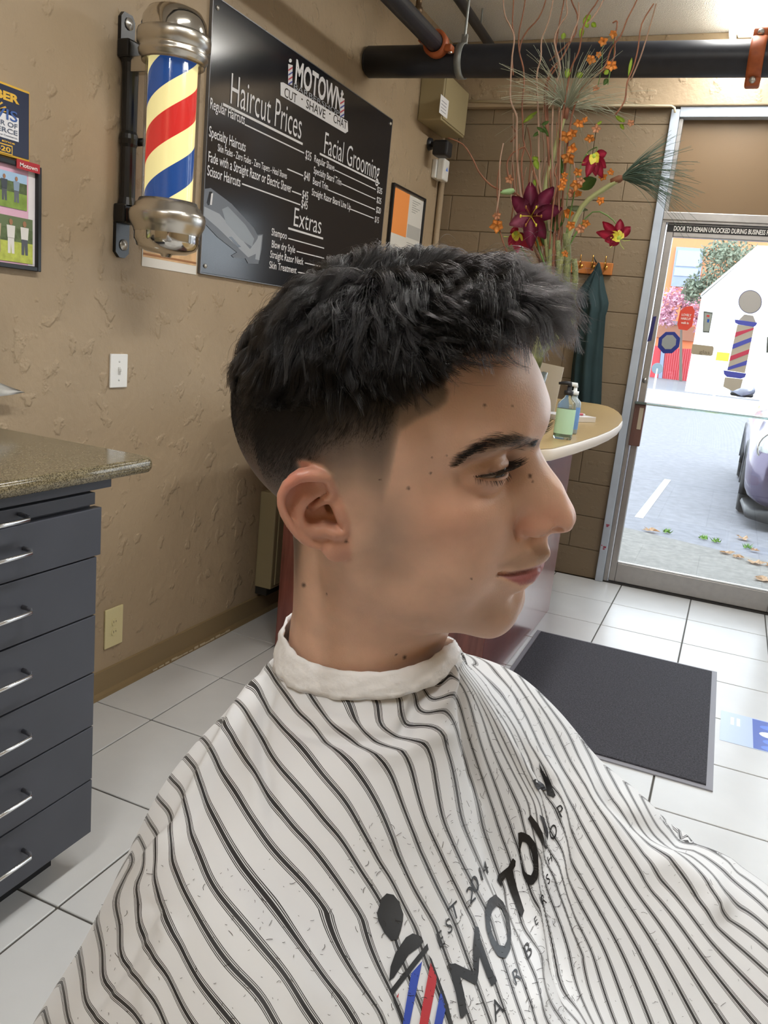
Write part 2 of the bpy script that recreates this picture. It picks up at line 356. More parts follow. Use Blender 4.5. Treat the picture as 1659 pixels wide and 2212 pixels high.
# barber pole decal
M_DEC = mat('decal_grey', 'B9B7B3', 0.7); M_DECL = mat('decal_line', '5D5F86', 0.6); M_DECB = mat('decal_blue', '5B63C8', 0.6); M_DECR = mat('decal_red', 'D8506A', 0.6); M_DECS = mat('decal_stone', 'C9C2B2', 0.7)
circ = lambda cx, cy, rx, ry, n=28: [(cx + rx * math.cos(2 * math.pi * i / n), cy + ry * math.sin(2 * math.pi * i / n)) for i in range(n)]
PD = px_poly(circ(1620.5, 652, 25.5, 25.5), M_DECL, 'pole_decal', D)
px_poly(circ(1620.5, 652, 24, 24), M_DEC, 'decal_ball', PD, 0.001)
px_poly([(1608, 679), (1627, 682), (1633, 697), (1596, 691)], M_DEC, 'decal_neck', PD, 0.001)
px_poly([(1587, 690), (1636, 697), (1633, 703), (1628, 706), (1595, 701), (1588, 697)], M_DECB, 'decal_band', PD, 0.0016)
px_poly([(1593, 701), (1629, 706), (1609, 806), (1571, 800)], M_DECS, 'decal_column', PD, 0.001)
def colx(v, side):                                    # column edge at height parameter v
    l = (1593 - 22 * v, 701 + 99 * v); r = (1629 - 20 * v, 706 + 100 * v); return l if side == 0 else r
for k, (v0, mm) in enumerate(((0.19, M_DECR), (0.45, M_DECB), (0.71, M_DECR), (0.95, M_DECB))):
    pts = [colx(min(v0 + 0.09, 1), 0), colx(v0 - 0.02, 0), colx(max(v0 - 0.23, 0.02), 1), colx(v0 - 0.13, 1)]
    px_poly(pts, mm, 'decal_stripe', PD, 0.0018)
px_poly([(1563, 800), (1612, 807), (1609, 815), (1600, 818), (1570, 814), (1564, 808)], M_DECB, 'decal_band', PD, 0.0016)
px_poly([(1566, 815), (1605, 819), (1600, 838), (1582, 845), (1562, 835)], M_DECS, 'decal_foot', PD, 0.001)
px_poly([(1657, 728), (1664, 727), (1663, 762), (1655, 762)], mat('card_sign_dark'), 'edge_card', D)
# ---------------------------------------------------------------- outside: lot, kerb, street, buildings
M_ASPH = mat('wet_asphalt', '717278', 0.75, noise=(14, 0.16, 8), bump=(90, 0.4, 0.01))
M_ASPH2 = mat('pale_pavement', '76746F', 0.8, noise=(22, 0.2, 8), bump=(90, 0.5, 0.01))
g = struct('ground_outside', box(BM(), (-30, FRONT_Y + 0.15, -0.14), (30, 70, -0.02)), M_ASPH)
b = BM(); prism(b, [(-4, 5.0), (4, 5.0), (4, 5.35), (0.44, 6.36), (-0.63, 6.66), (-4, 7.6)], 0.012, Matrix.Translation((0, 0, -0.025))); obj('apron', b, M_ASPH2, g)
b = BM(); prism(b, [(-0.60, 7.2), (-0.53, 7.2), (-0.49, 9.8), (-0.56, 9.8)], 0.004, Matrix.Translation((0, 0, -0.021))); obj('bay_line', b, mat('worn_white_line', 'C4C6C8', 0.8), g)
b = BM(); box(b, (-30, 24, -0.03), (30, 33.5, 0.06)); obj('far_pavement', b, mat('far_concrete', 'B9B3A8', 0.85), g)
# buildings, tree, sign post and parked car across the door
def far_poly(pp, y, m, name, parent, t=0.3):
    b = BM(); A = [on_plane(px, py, 1, y) for px, py in pp]
    v1 = [b.verts.new((p[0], y, p[2])) for p in A]; v2 = [b.verts.new((p[0], y + t, p[2])) for p in A]
    b.faces.new(v1); b.faces.new(v2[::-1])
    for i in range(len(A)): b.faces.new((v1[i - 1], v1[i], v2[i], v2[i - 1]))
    bmesh.ops.recalc_face_normals(b, faces=b.faces[:])
    return obj(name, b, m, parent)
WB = thing('white_street_building', 'white gabled building across the street seen through the door glass', 'building', (2, 37, 0))
M_WHITE = mat('white_render', 'F4F4F2', 0.8)
a = on_plane(1516, 640, 1, 37); apex = on_plane(1637, 536, 1, 37); fx = on_plane(1512, 852, 1, 37)
xL = a[0]; zE = a[2]; zA = apex[2]; xA = apex[0]
b = BM(); prism(b, [(xL, -0.1), (xA * 2 - xL + 6, -0.1), (xA * 2 - xL + 6, zE), (xA + 3.5, zA), (xA, zA), (xL, zE)], 9, frame_M((0, 37, 0), (1, 0, 0), (0, 0, 1), (0, 1, 0))); obj('wall', b, M_WHITE, WB)
b = BM(); prism(b, [(xL - 0.05, zE), (xA, zA), (xA + 3.5, zA), (xA + 3.5, zA + 0.10), (xA - 0.03, zA + 0.10), (xL - 0.05, zE + 0.1)], 9.1, frame_M((0, 36.97, 0), (1, 0, 0), (0, 0, 1), (0, 1, 0))); obj('roof', b, mat('pale_roof', 'E4E4E4', 0.7), WB)
OB = thing('orange_street_building', 'orange rendered building with pale windows and red shutters across the street', 'building', (-2, 54, 0))
far_poly([(1380, 480), (1660, 505), (1655, 850), (1370, 838)], 54.5, mat('orange_render', 'E08A5E', 0.8), 'wall', OB, 6)
f = far_poly([(1461, 533), (1521, 537), (1509, 622), (1449, 618)], 54.3, mat('pale_frame', '8F9CB3', 0.6), 'window', OB, 0.25)
far_poly([(1465, 540), (1515, 543), (1510, 577), (1459, 574)], 54.25, mat('bright_pane', '9FB0CC', 0.2), 'pane', f, 0.1)
far_poly([(1458, 578), (1509, 581), (1504, 598), (1455, 595)], 54.25, mat('bright_pane'), 'pane', f, 0.1)
far_poly([(1436, 690), (1464, 694), (1462, 702), (1430, 697)], 54.2, mat('grey_fascia', '8B8A90', 0.6), 'fascia', OB, 0.3)
far_poly([(1419, 698), (1500, 706), (1498, 738), (1417, 728)], 54.3, mat('brown_band', 'A0715C', 0.8), 'band', OB, 0.2)
sh = far_poly([(1437, 752), (1497, 754), (1484, 838), (1428, 834)], 54.0, mat('red_shutter', 'C8464E', 0.6), 'shutter', OB, 0.3)
b = BM()
for k in range(12):
    p = on_plane(1440 + k * 4.8, 753, 1, 53.98); q = on_plane(1430 + k * 4.6, 836, 1, 53.98); tube(b, [(p[0], 53.97, p[2]), (q[0], 53.97, q[2])], 0.02, 4)
tag(obj('rib', b, mat('pink_rib', 'DB7078', 0.6), sh), kind='stuff')
far_poly([(1396, 745), (1428, 748), (1420, 834), (1392, 830)], 54.0, mat('red_shutter'), 'shutter', OB, 0.3)
far_poly([(1429, 748), (1437, 749), (1428, 836), (1420, 834)], 53.9, mat('pale_frame'), 'pillar', OB, 0.3)
# tree and blossom in front of the orange wall
def leaf_cloud(name, pts, m, parent, size, seed, n):
    rnd = np.random.default_rng(seed); V = []; Fc = []
    for k in range(n):
        c, r = pts[k % len(pts)]
        d = rnd.normal(size=3); d /= np.linalg.norm(d); p = np.array(c) + d * np.array(r) * rnd.uniform(0.3, 1)
        a = rnd.normal(size=3); a /= np.linalg.norm(a); bb = np.cross(a, rnd.normal(size=3)); bb /= np.linalg.norm(bb); s = size * rnd.uniform(0.6, 1.3); i = len(V)
        V += [p - a * s, p + bb * s * 0.45, p + a * s, p - bb * s * 0.45]; Fc.append((i, i + 1, i + 2, i + 3))
    return tag(obj(name, qmesh(name, V, Fc), m, parent), kind='stuff')
tb_ = at_z(1560, 848, 0)
TRp = thing('street_tree', 'grey-green leafy tree standing before the orange building', 'tree', tuple(on_plane(1555, 842, 1, 48.5)))
def cl(px, py, y, rx, rz): p = on_plane(px, py, 1, y); return (p, (rx, rx, rz))
leaf_cloud('foliage', [cl(1575, 565, 48.5, 1.4, 1.25), cl(1550, 590, 48.5, 1.25, 1.25), cl(1600, 560, 48.5, 1.4, 1.0), cl(1530, 625, 48.5, 0.85, 1.0), cl(1495, 625, 48.5, 0.55, 0.85), cl(1560, 545, 48.5, 1.3, 0.7)], mat('grey_green_leaf', '7A8472', 0.8), TRp, 0.13, 3, 3000)
p0 = on_plane(1548, 842, 1, 48.5); p1 = on_plane(1560, 600, 1, 48.5)
b = BM(); tube(b, [p0, (p0 * 0.5 + p1 * 0.5), p1], [0.16, 0.12, 0.06], 8); obj('trunk', b, mat('grey_bark', '6F6860', 0.9), TRp)
PB = thing('blossom_shrub', 'pink flowering shrub under the pale windows of the orange building', 'shrub', tuple(on_plane(1465, 836, 1, 52.0)))
leaf_cloud('blossom', [cl(1445, 655, 52.0, 0.7, 1.0), cl(1470, 645, 52.0, 0.9, 0.7), cl(1500, 655, 52.0, 0.8, 1.0), cl(1440, 685, 52.0, 0.7, 0.6), cl(1512, 690, 52.0, 0.5, 0.8)], mat('pink_blossom', 'D3A2B4', 0.8), PB, 0.12, 5, 1800)
p0 = on_plane(1470, 836, 1, 52.0); p1 = on_plane(1472, 660, 1, 52.0)
b = BM(); tube(b, [p0, p1], [0.1, 0.05], 7); obj('trunk', b, mat('grey_bark'), PB)
SP = thing('yellow_street_sign', 'small yellow plate on a thin pale post at the far kerb', 'street sign', tuple(on_plane(1538, 884, 1, 25.5)))
b = BM(); a = on_plane(1556, 782, 1, 25.5); c = on_plane(1538, 884, 1, 25.5); tube(b, [(a[0], 25.5, c[2]), (a[0], 25.5, a[2])], 0.035, 8); obj('post', b, mat('pale_post', 'BFD3DE', 0.5, metal=0.3), SP)
b = BM(); a = on_plane(1549, 760, 1, 25.4); c = on_plane(1573, 781, 1, 25.4); box(b, (a[0], 25.40, c[2]), (c[0], 25.44, a[2])); obj('plate', b, mat('sign_yellow', 'F0DC32', 0.5), SP)
BS = thing('round_street_sign', 'small blue-grey round plate on a post before the red shutters', 'street sign', tuple(on_plane(1420, 846, 1, 33)))
a = on_plane(1420, 796, 1, 33); c = on_plane(1421, 848, 1, 33)
b = BM(); tube(b, [(a[0], 33, c[2]), (a[0], 33, a[2])], 0.04, 8); obj('post', b, mat('pale_post'), BS)
b = BM(); lathe(b, [(0, 0.03), (0.2, 0.03), (0.21, 0.015), (0.21, 0), (0, 0)], 20, frame_M((a[0], 33, a[2]), (1, 0, 0), (0, 0, 1), (0, -1, 0))); obj('plate', b, mat('blue_grey_plate', '5F707A', 0.5), BS)
# dead leaves on the apron
M_LEAF = mat('dead_leaf', 'C9AC8C', 0.8, noise=(60, 0.2))
LEAVES = [(1405, 1146, .075, 'dry maple leaf near the apron edge, farthest left of those outside'), (1606, 1163, .075, 'dry brown leaf near the front of the parked car'), (1568, 1194, .06, 'dry leaf in the middle of the apron, left one of a close pair'), (1594, 1203, .055, 'dry leaf in the middle of the apron, right one of a close pair'), (1632, 1216, .085, 'large pinkish dry leaf on the apron by the frame edge'), (1648, 1252, .08, 'dry leaf lying nearest the door rail'), (1664, 1222, .05, 'curled dry leaf beside the large pinkish one'), (1630, 1189, .045, 'small dry leaf by the weeds along the apron edge')]
for k, (px, py, s, lb) in enumerate(LEAVES):
    p = at_z(px, py, -0.005); rnd = random.Random(k)
    pts = []
    for i in range(15):
        a = i / 15 * 2 * math.pi; r = s * (1.0 if i % 3 == 0 else 0.5) * rnd.uniform(0.8, 1.1); pts.append((r * math.cos(a), r * math.sin(a)))
    b = BM(); c = b.verts.new((0, 0, 0.004)); vs = [b.verts.new((x, y, 0.002 + rnd.uniform(0, 0.022))) for x, y in pts]
    for i in range(15): b.faces.new((c, vs[i - 1], vs[i]))
    r = bmesh.ops.solidify(b, geom=b.faces[:], thickness=0.002)
    o = tag(obj('dead_leaf', b, M_LEAF, None, loc=(p[0], p[1], p[2] - 0.004)), lb, 'leaf', 'dead leaves outside the door')
def tuft(px, py, k, lb):
    p = at_z(px, py, -0.012); rnd = random.Random(k); b = BM()
    for i in range(26):
        a = rnd.uniform(0, 6.28); r = rnd.uniform(0, 0.035); x, y = r * math.cos(a), r * math.sin(a); l = rnd.uniform(0.015, 0.04)
        v = [b.verts.new((x - 0.006, y, 0)), b.verts.new((x + 0.006, y, 0)), b.verts.new((x + rnd.uniform(-.04, .04), y + rnd.uniform(-.03, .03), l))]; b.faces.new(v)
    tag(obj('weed_tuft', b, mat('weed_green', '7FA552', 0.8), None, loc=tuple(p)), lb, 'weed', 'weeds along the apron edge')
tuft(1546, 1170, 1, 'bright green weed tuft at the middle of the apron edge'); tuft(1518, 1163, 2, 'small weed tuft just left of the bright green one'); tuft(1612, 1183, 3, 'weed tuft near the parked car'); tuft(1440, 1150, 4, 'faint weed patch at the left of the apron edge')

# parked car, front towards the door
CARX, CARY = 0.20, 7.55
car = thing('parked_car', 'dark purple-grey car parked nose towards the door', 'car', (CARX + 0.9, CARY + 2.2, -0.02), (0, 0, math.radians(-2.0)))
M_CAR = mat('purple_grey_car_paint', '574F66', 0.25, metal=0.45, coat=0.6, spec=0.6); M_CARD = mat('black_car_plastic', '1E2023', 0.5); M_TYRE = mat('tyre_rubber', '18191A', 0.8)
M_CHROME = mat('chrome', 'D6D6D6', 0.12, metal=1.0); M_CGL = mat('car_window', '3A424C', 0.06, spec=0.8)
def loft(b, secs):
    """closed cross sections (equal length lists of points) skinned in order"""
    R = [[b.verts.new(p) for p in s] for s in secs]; n = len(R[0])
    for A, B in zip(R, R[1:]):
        for k in range(n): b.faces.new((A[k], A[(k + 1) % n], B[(k + 1) % n], B[k]))
    b.faces.new(R[0][::-1]); b.faces.new(R[-1]); bmesh.ops.recalc_face_normals(b, faces=b.faces[:]); return b
def sect(y, hw, z0, z1, e=4.0, n=28):
    out = []
    for k in range(n):
        a = 2 * math.pi * k / n; c, s = math.cos(a), math.sin(a)
        out.append((CARX + 0.9 + hw * math.copysign(abs(c) ** (2 / e), c), CARY + y, (z0 + z1) / 2 + (z1 - z0) / 2 * math.copysign(abs(s) ** (2 / e), s)))
    return out
b = BM(); loft(b, [sect(0.0, 0.72, 0.18, 0.60), sect(0.05, 0.82, 0.14, 0.70), sect(0.22, 0.885, 0.13, 0.80), sect(0.6, 0.90, 0.18, 0.90), sect(1.2, 0.90, 0.20, 0.99), sect(2.0, 0.90, 0.20, 1.02), sect(3.4, 0.90, 0.22, 1.03), sect(4.1, 0.86, 0.25, 1.02), sect(4.35, 0.74, 0.35, 0.9)]); obj('body', b, M_CAR, car, True)
b = BM(); loft(b, [sect(1.15, 0.74, 0.94, 1.0, 3), sect(1.5, 0.74, 0.94, 1.2, 3.2), sect(2.0, 0.70, 0.94, 1.46, 3.6), sect(3.0, 0.69, 0.94, 1.49, 3.6), sect(3.7, 0.68, 0.94, 1.36, 3.4), sect(4.15, 0.66, 0.94, 1.05, 3)]); obj('cabin', b, M_CGL, car, True)
b = BM(); loft(b, [sect(2.05, 0.64, 1.44, 1.485, 3), sect(2.5, 0.66, 1.45, 1.52, 3), sect(3.2, 0.64, 1.44, 1.51, 3)]); obj('roof', b, M_CAR, car, True)
for s in (-1, 1):
    X = CARX + 0.9 + s * 0.715
    b = BM(); tube(b, [(X + s * 0.02, CARY + 1.2, 1.0), (X, CARY + 1.7, 1.3), (X - s * 0.03, CARY + 2.05, 1.45)], 0.03, 6); obj('pillar', b, M_CAR, car, True)
    b = BM(); bmesh.ops.create_uvsphere(b, u_segments=16, v_segments=10, radius=1.0)
    for v in b.verts: v.co = Vector((CARX + 0.9 + s * 1.03 + v.co.x * 0.12, CARY + 1.55 + v.co.y * 0.07, 1.10 + v.co.z * 0.075))
    mi = obj('wing_mirror', b, mat('silver_lilac_mirror', 'B9BED0', 0.25, metal=0.5), car, True)
    b = BM(); box(b, (CARX + 0.9 + s * 1.03 - 0.11, CARY + 1.50, 1.035), (CARX + 0.9 + s * 1.03 + 0.11, CARY + 1.60, 1.075), 0.02); obj('mirror_foot', b, M_CARD, mi, True)
    b = BM(); bmesh.ops.create_uvsphere(b, u_segments=20, v_segments=12, radius=1.0)
    for v in b.verts: v.co = Vector((CARX + 0.9 + s * (0.66) + v.co.x * 0.17, CARY + 0.20 + v.co.y * 0.16, 0.68 + v.co.z * 0.15))
    hl = obj('headlight', b, mat('headlight_lens', 'E4EAE8', 0.08, metal=0.2, spec=0.8), car, True)
    b = BM(); tube(b, [(CARX + 0.9 + s * 0.66 + 0.175 * math.cos(t), CARY + 0.12, 0.68 + 0.155 * math.sin(t)) for t in [k * math.pi / 12 for k in range(24)]], 0.012, 6, closed=True); obj('bezel', b, M_CHROME, hl, True)
    for wy in (0.85, 3.45):
        Mw = frame_M((CARX + 0.9 + s * 0.785, CARY + wy, 0.295), (0, 1, 0), (0, 0, 1), (1, 0, 0))
        b = BM(); lathe(b, [(0.19, -0.1), (0.29, -0.11), (0.315, -0.08), (0.315, 0.08), (0.29, 0.11), (0.19, 0.1), (0.19, -0.1)], 28, Mw); wt = obj('wheel', b, M_TYRE, car, True)
        b = BM(); lathe(b, [(0, 0.06), (0.05, 0.07), (0.17, 0.05), (0.195, 0.09), (0.195, -0.09), (0.17, -0.05), (0.05, -0.07), (0, -0.06)], 20, Mw); obj('rim', b, M_CHROME, wt, True)
        b = BM(); tube(b, [(CARX + 0.9 + s * 0.875, CARY + wy + 0.35 * math.cos(t), 0.30 + 0.35 * math.sin(t)) for t in [k * math.pi / 12 - 0.25 for k in range(0, 20)][:15]], 0.035, 6); obj('wheel_arch', b, M_CARD, car, True)
b = BM(); box(b, (CARX + 0.30, CARY - 0.03, 0.28), (CARX + 1.50, CARY + 0.05, 0.46), 0.02); gr = obj('grille', b, M_CARD, car)
for k in range(5):
    b = BM(); tube(b, [(CARX + 0.32, CARY - 0.035, 0.32 + k * 0.033), (CARX + 1.48, CARY - 0.035, 0.32 + k * 0.033)], 0.006, 6); obj('slat', b, mat('grille_slat', '8E93A2', 0.3, metal=0.6), gr)
b = BM(); loft(b, [sect(-0.03, 0.74, 0.04, 0.17), sect(0.06, 0.84, 0.04, 0.17), sect(0.5, 0.88, 0.08, 0.20)]); obj('front_lip', b, M_CARD, car, True)
b = BM(); box(b, (CARX + 0.7, CARY - 0.045, 0.49), (CARX + 1.1, CARY + 0.0, 0.59), 0.008); obj('plate_holder', b, mat('grille_slat'), car)
# ---------------------------------------------------------------- ceiling lamps
M_TUBE = mat('lit_fluorescent_tube', 'FFFDF4', 0.4, emit='FFFBEF', estr=13.0); M_LAMPW = mat('white_lamp_enamel', 'E6E3DA', 0.5)
def strip_lamp(x, y0, y1, label, power, two=True):
    t = thing('strip_light', label, 'ceiling light', (x, (y0 + y1) / 2, CEIL_Z), group='fluorescent strips on the ceiling')
    b = BM(); prism(b, [(-0.055, 0), (0.055, 0), (0.03, -0.035), (-0.03, -0.035)], y1 - y0, frame_M((x, y1, CEIL_Z - 0.001), (1, 0, 0), (0, 0, 1), (0, -1, 0))); obj('housing', b, M_LAMPW, t)
    for s in (-1, 1):
        b = BM(); tube(b, [(x + s * 0.052, y0 + 0.03, CEIL_Z - 0.058), (x + s * 0.052, y1 - 0.03, CEIL_Z - 0.058)], 0.016, 12); obj('lamp_tube', b, M_TUBE, t, True)
        for yy in (y0 + 0.015, y1 - 0.015):
            b = BM(); box(b, (x + s * 0.052 - 0.012, yy - 0.015, CEIL_Z - 0.08), (x + s * 0.052 + 0.012, yy + 0.015, CEIL_Z - 0.02), 0.004); obj('socket', b, M_LAMPW, t)
    l = bpy.data.lights.new('tube_light', 'AREA'); l.shape = 'RECTANGLE'; l.size = 0.14; l.size_y = y1 - y0; l.energy = power; l.color = (1.0, 0.993, 0.98)
    o = bpy.data.objects.new('tube_light', l); o.location = (x, (y0 + y1) / 2, CEIL_Z - 0.082); COL.objects.link(o); o.parent = t; o.matrix_parent_inverse = world_of(t).inverted()
    return t
strip_lamp(-0.27, 3.62, 4.84, 'lit twin-tube fluorescent strip above the door end of the ceiling', 19)
strip_lamp(-0.27, 0.9, 2.12, 'lit fluorescent strip over the chair, outside the frame', 23)
strip_lamp(-0.27, -1.3, -0.08, 'lit fluorescent strip behind the viewer', 23)
strip_lamp(1.9, 1.6, 2.82, 'lit fluorescent strip over the far side of the shop', 23)
# ---------------------------------------------------------------- pipes
M_PIPE = mat('black_pipe_paint', '2A2C33', 0.42, noise=(25, 0.12)); M_CLAMP = mat('orange_brown_clamp', 'A5552B', 0.5, noise=(40, 0.15)); M_GALV = mat('galvanised_strap', '9BA09F', 0.45, metal=0.7); M_BOLT = mat('zinc_bolt', 'C8C6C0', 0.35, metal=0.8)
PY = 3.75
def pz(x): return 2.556 - 0.030 * (x + 1.847) / 1.75
mp = thing('black_main_pipe', 'thick black pipe running across the room under the ceiling', 'pipe', (-1.83, PY, 2.556))
b = BM(); R_ = 0.067
pts = [(WALL_X + 0.002, PY, pz(WALL_X))] + [(x, PY, pz(x)) for x in (-1.5, -1.0, -0.5, 0, 0.8, 1.6)]
tube(b, [(WALL_X + 0.004, PY, pz(WALL_X)), (WALL_X + 0.018, PY, pz(WALL_X))], [0.056, R_], 32); tube(b, [(WALL_X + 0.018, PY, pz(WALL_X))] + pts[1:], R_, 32); obj('pipe_run', b, M_PIPE, mp, True)
def clamp(px, parent, w, r, m, ears=True):
    z = pz(px); b = BM(); lathe(b, [(r, -w), (r + 0.010, -w), (r + 0.013, -w * 0.6), (r + 0.013, w * 0.6), (r + 0.010, w), (r, w)], 32, frame_M((px, PY, z), (0, 1, 0), (0, 0, 1), (1, 0, 0)))
    if ears:
        for s in (1, -1): box(b, (px - w, PY - 0.025, z + s * (r + 0.018) - 0.02), (px + w, PY + 0.025, z + s * (r + 0.018) + 0.02), 0.008)
    c = obj('coupling', b, m, parent, True)
    if ears:
        for s in (1, -1):
            b = BM(); lathe(b, [(0, 0.014), (0.007, 0.014), (0.012, 0.008), (0.013, 0.0), (0.013, -0.01)], 6 if False else 12, frame_M((px, PY - 0.026, z + s * (r + 0.018)), (1, 0, 0), (0, 0, 1), (0, -1, 0))); obj('bolt', b, M_BOLT, c, True)
clamp(-0.152, mp, 0.028, R_, M_CLAMP)
sx = -1.372
b = BM(); lathe(b, [(R_ + 0.001, -0.016), (R_ + 0.006, -0.016), (R_ + 0.006, 0.016), (R_ + 0.001, 0.016)], 28, frame_M((sx, PY, pz(sx)), (0, 1, 0), (0, 0, 1), (1, 0, 0))); box(b, (sx - 0.014, PY - 0.004, pz(sx) + R_), (sx + 0.014, PY + 0.004, pz(sx) + 0.11), 0.001); st = obj('hanger_strap', b, M_GALV, mp, True)
b = BM(); tube(b, [(sx, PY, pz(sx) + 0.10), (sx, PY, CEIL_Z)], 0.006, 8); obj('hanger_rod', b, M_GALV, st)
bp_ = thing('black_branch_pipe', 'thinner black pipe joining the main pipe through an orange coupling', 'pipe', (-1.464, PY - 0.08, 2.585))
bz = 2.588
b = BM(); tube(b, [(-1.464, PY - 0.075, bz), (-1.464, 2.6, bz + 0.004), (-1.464, 1.6, bz + 0.008), (-1.464, 0.2, bz + 0.01)], 0.038, 24); obj('pipe_run', b, M_PIPE, bp_, True)
b = BM(); lathe(b, [(0.040, -0.022), (0.054, -0.02), (0.056, 0.02), (0.048, 0.028), (0.040, 0.028)], 24, frame_M((-1.464, PY - 0.10, bz), (1, 0, 0), (0, 0, 1), (0, -1, 0)))
for s in (1, -1): box(b, (-1.464 + s * 0.062 - 0.018, PY - 0.125, bz - s * 0.02 - 0.014), (-1.464 + s * 0.062 + 0.018, PY - 0.078, bz - s * 0.02 + 0.014), 0.006)
cp = obj('coupling', b, M_CLAMP, bp_, True)
for s in (1, -1):
    b = BM(); lathe(b, [(0, 0.018), (0.006, 0.018), (0.009, 0.012), (0.010, -0.018)], 10, frame_M((-1.464 + s * 0.068, PY - 0.10, bz - s * 0.02), (1, 0, 0), (0, 1, 0), (0, 0, 1))); obj('bolt', b, M_BOLT, cp, True)
tp = thing('thin_ceiling_pipe', 'thin black pipe running under the ceiling to the front wall', 'pipe', (-1.54, FRONT_Y, 2.915))
b = BM(); tube(b, [(-1.555, FRONT_Y - 0.046, 2.905), (-1.52, 4.0, 2.905), (-1.50, 3.2, 2.905), (-1.48, 2.0, 2.905)], 0.024, 16); obj('pipe_run', b, M_PIPE, tp, True)
b = BM(); tube(b, [(-1.53, 4.4, 2.92), (-1.53, 4.4, CEIL_Z)], 0.005, 6); obj('hanger_rod', b, M_GALV, tp)
sp = thing('sprinkler_head', 'small brass sprinkler fitting hanging from the ceiling beside the branch pipe', 'sprinkler', (-1.665, 3.88, CEIL_Z))
M_BRASS = mat('dull_brass', '7E6A55', 0.4, metal=0.8)
b = BM(); Ms = Matrix.Translation((-1.665, 3.88, 0)); lathe(b, [(0.012, CEIL_Z), (0.012, 2.90), (0.022, 2.895), (0.022, 2.865), (0.014, 2.86), (0.014, 2.83), (0.02, 2.825), (0.02, 2.80), (0.008, 2.795), (0, 2.79)], 14, Ms); obj('stem', b, M_BRASS, sp, True)
b = BM(); tube(b, [(-1.665, 3.875, 2.79), (-1.683, 3.875, 2.775), (-1.68, 3.875, 2.755), (-1.665, 3.875, 2.745), (-1.65, 3.875, 2.755), (-1.647, 3.875, 2.775)], 0.004, 6, closed=True); lathe(b, [(0, 2.746), (0.016, 2.745), (0.016, 2.742), (0, 2.741)], 12, Ms); obj('deflector', b, M_BRASS, sp, True)
# ---------------------------------------------------------------- on the left wall near the corner
M_BOX = mat('tan_metal_box', 'A19472', 0.45); M_WHP = mat('white_plastic', 'E9E9E6', 0.4); M_BLKP = mat('black_plastic', '26272B', 0.45)
eb = thing('electrical_box', 'tan metal box high on the left wall in the corner', 'electrical box', (WALL_X, 4.65, 2.48))
b = BM(); box(b, (WALL_X + 0.001, 4.435, 2.478), (WALL_X + 0.14, 4.835, 2.72), 0.006); EB = obj('body', b, M_BOX, eb)
b = BM(); box(b, (WALL_X + 0.139, 4.445, 2.488), (WALL_X + 0.146, 4.825, 2.715), 0.003); obj('cover', b, M_BOX, eb)
b = BM(); a = on_plane(950, 258, 0, WALL_X + 0.1475); c = on_plane(976, 292, 0, WALL_X + 0.1475); box(b, (WALL_X + 0.1462, a[1] - 0.02, 2.50), (WALL_X + 0.1472, a[1] + 0.11, 2.59)); LB = obj('paper_label', b, mat('label_white', 'E8E8EA', 0.7), eb)
for k in range(4): b = BM(); box(b, (WALL_X + 0.1473, a[1], 2.515 + k * 0.016), (WALL_X + 0.1476, a[1] + 0.08, 2.519 + k * 0.016)); obj('print_line', b, mat('label_ink', '9A9CA6', 0.7), LB)
def from_wall(px, py, d): return on_plane(px, py, 0, WALL_X + d)
ms = thing('motion_sensor', 'small black sensor on a bracket below the tan box', 'sensor', tuple(from_wall(950, 322, 0.0)))
c0 = from_wall(958, 322, 0.10)
b = BM(); box(b, (c0[0] - 0.05, c0[1] - 0.05, c0[2] - 0.042), (c0[0] + 0.04, c0[1] + 0.045, c0[2] + 0.04), 0.012); obj('head', b, M_BLKP, ms)
b = BM(); tube(b, [(WALL_X + 0.002, c0[1] + 0.02, c0[2] + 0.03), (WALL_X + 0.05, c0[1] + 0.0, c0[2] + 0.02), (c0[0] - 0.04, c0[1], c0[2])], 0.016, 10); lathe(b, [(0, 0.02), (0.03, 0.02), (0.035, 0.0)], 16, LW(c0[1] + 0.02, c0[2] + 0.03)); obj('bracket', b, M_BLKP, ms, True)
wd = thing('wall_receiver', 'small white plastic device with a blue mark under the black sensor', 'wall device', tuple(from_wall(950, 370, 0.0)))
c1 = from_wall(956, 368, 0.05)
b = BM(); box(b, (WALL_X + 0.001, c1[1] - 0.055, c1[2] - 0.052), (WALL_X + 0.03, c1[1] + 0.055, c1[2] + 0.052), 0.006); obj('back_plate', b, M_WHP, wd)
b = BM(); box(b, (WALL_X + 0.03, c1[1] - 0.045, c1[2] - 0.06), (WALL_X + 0.075, c1[1] + 0.045, c1[2] + 0.06), 0.009); obj('body', b, M_WHP, wd)
b = BM(); prism(b, [(-0.016, 0), (0.016, 0), (0, 0.022)], 0.001, LW(c1[1] + 0.004, c1[2] - 0.004, 0.0752)); obj('blue_mark', b, mat('device_blue', '5A8CF0', 0.4), wd)
cd = thing('corner_conduit', 'painted conduit running down the corner below the white device', 'conduit', (WALL_X + 0.02, 4.86, 2.2))
b = BM(); tube(b, [(WALL_X + 0.022, 4.868, 2.28), (WALL_X + 0.022, 4.868, 1.2), (WALL_X + 0.022, 4.868, 0.11)], 0.018, 12); obj('run', b, M_WALL, cd, True)
wc = thing('white_cable_run', 'thin white cable fixed along the lintel and down to the door frame', 'cable', (-1.2, FRONT_Y - 0.05, 2.7))
b = BM(); A = [on_plane(px, py, 1, FRONT_Y - 0.052) for px, py in ((985, 217), (1150, 222), (1300, 228), (1450, 229), (1457, 233), (1458, 243))]; tube(b, A, 0.0065, 8); obj('run', b, mat('cream_cable', 'C4B79C', 0.6), wc, True)
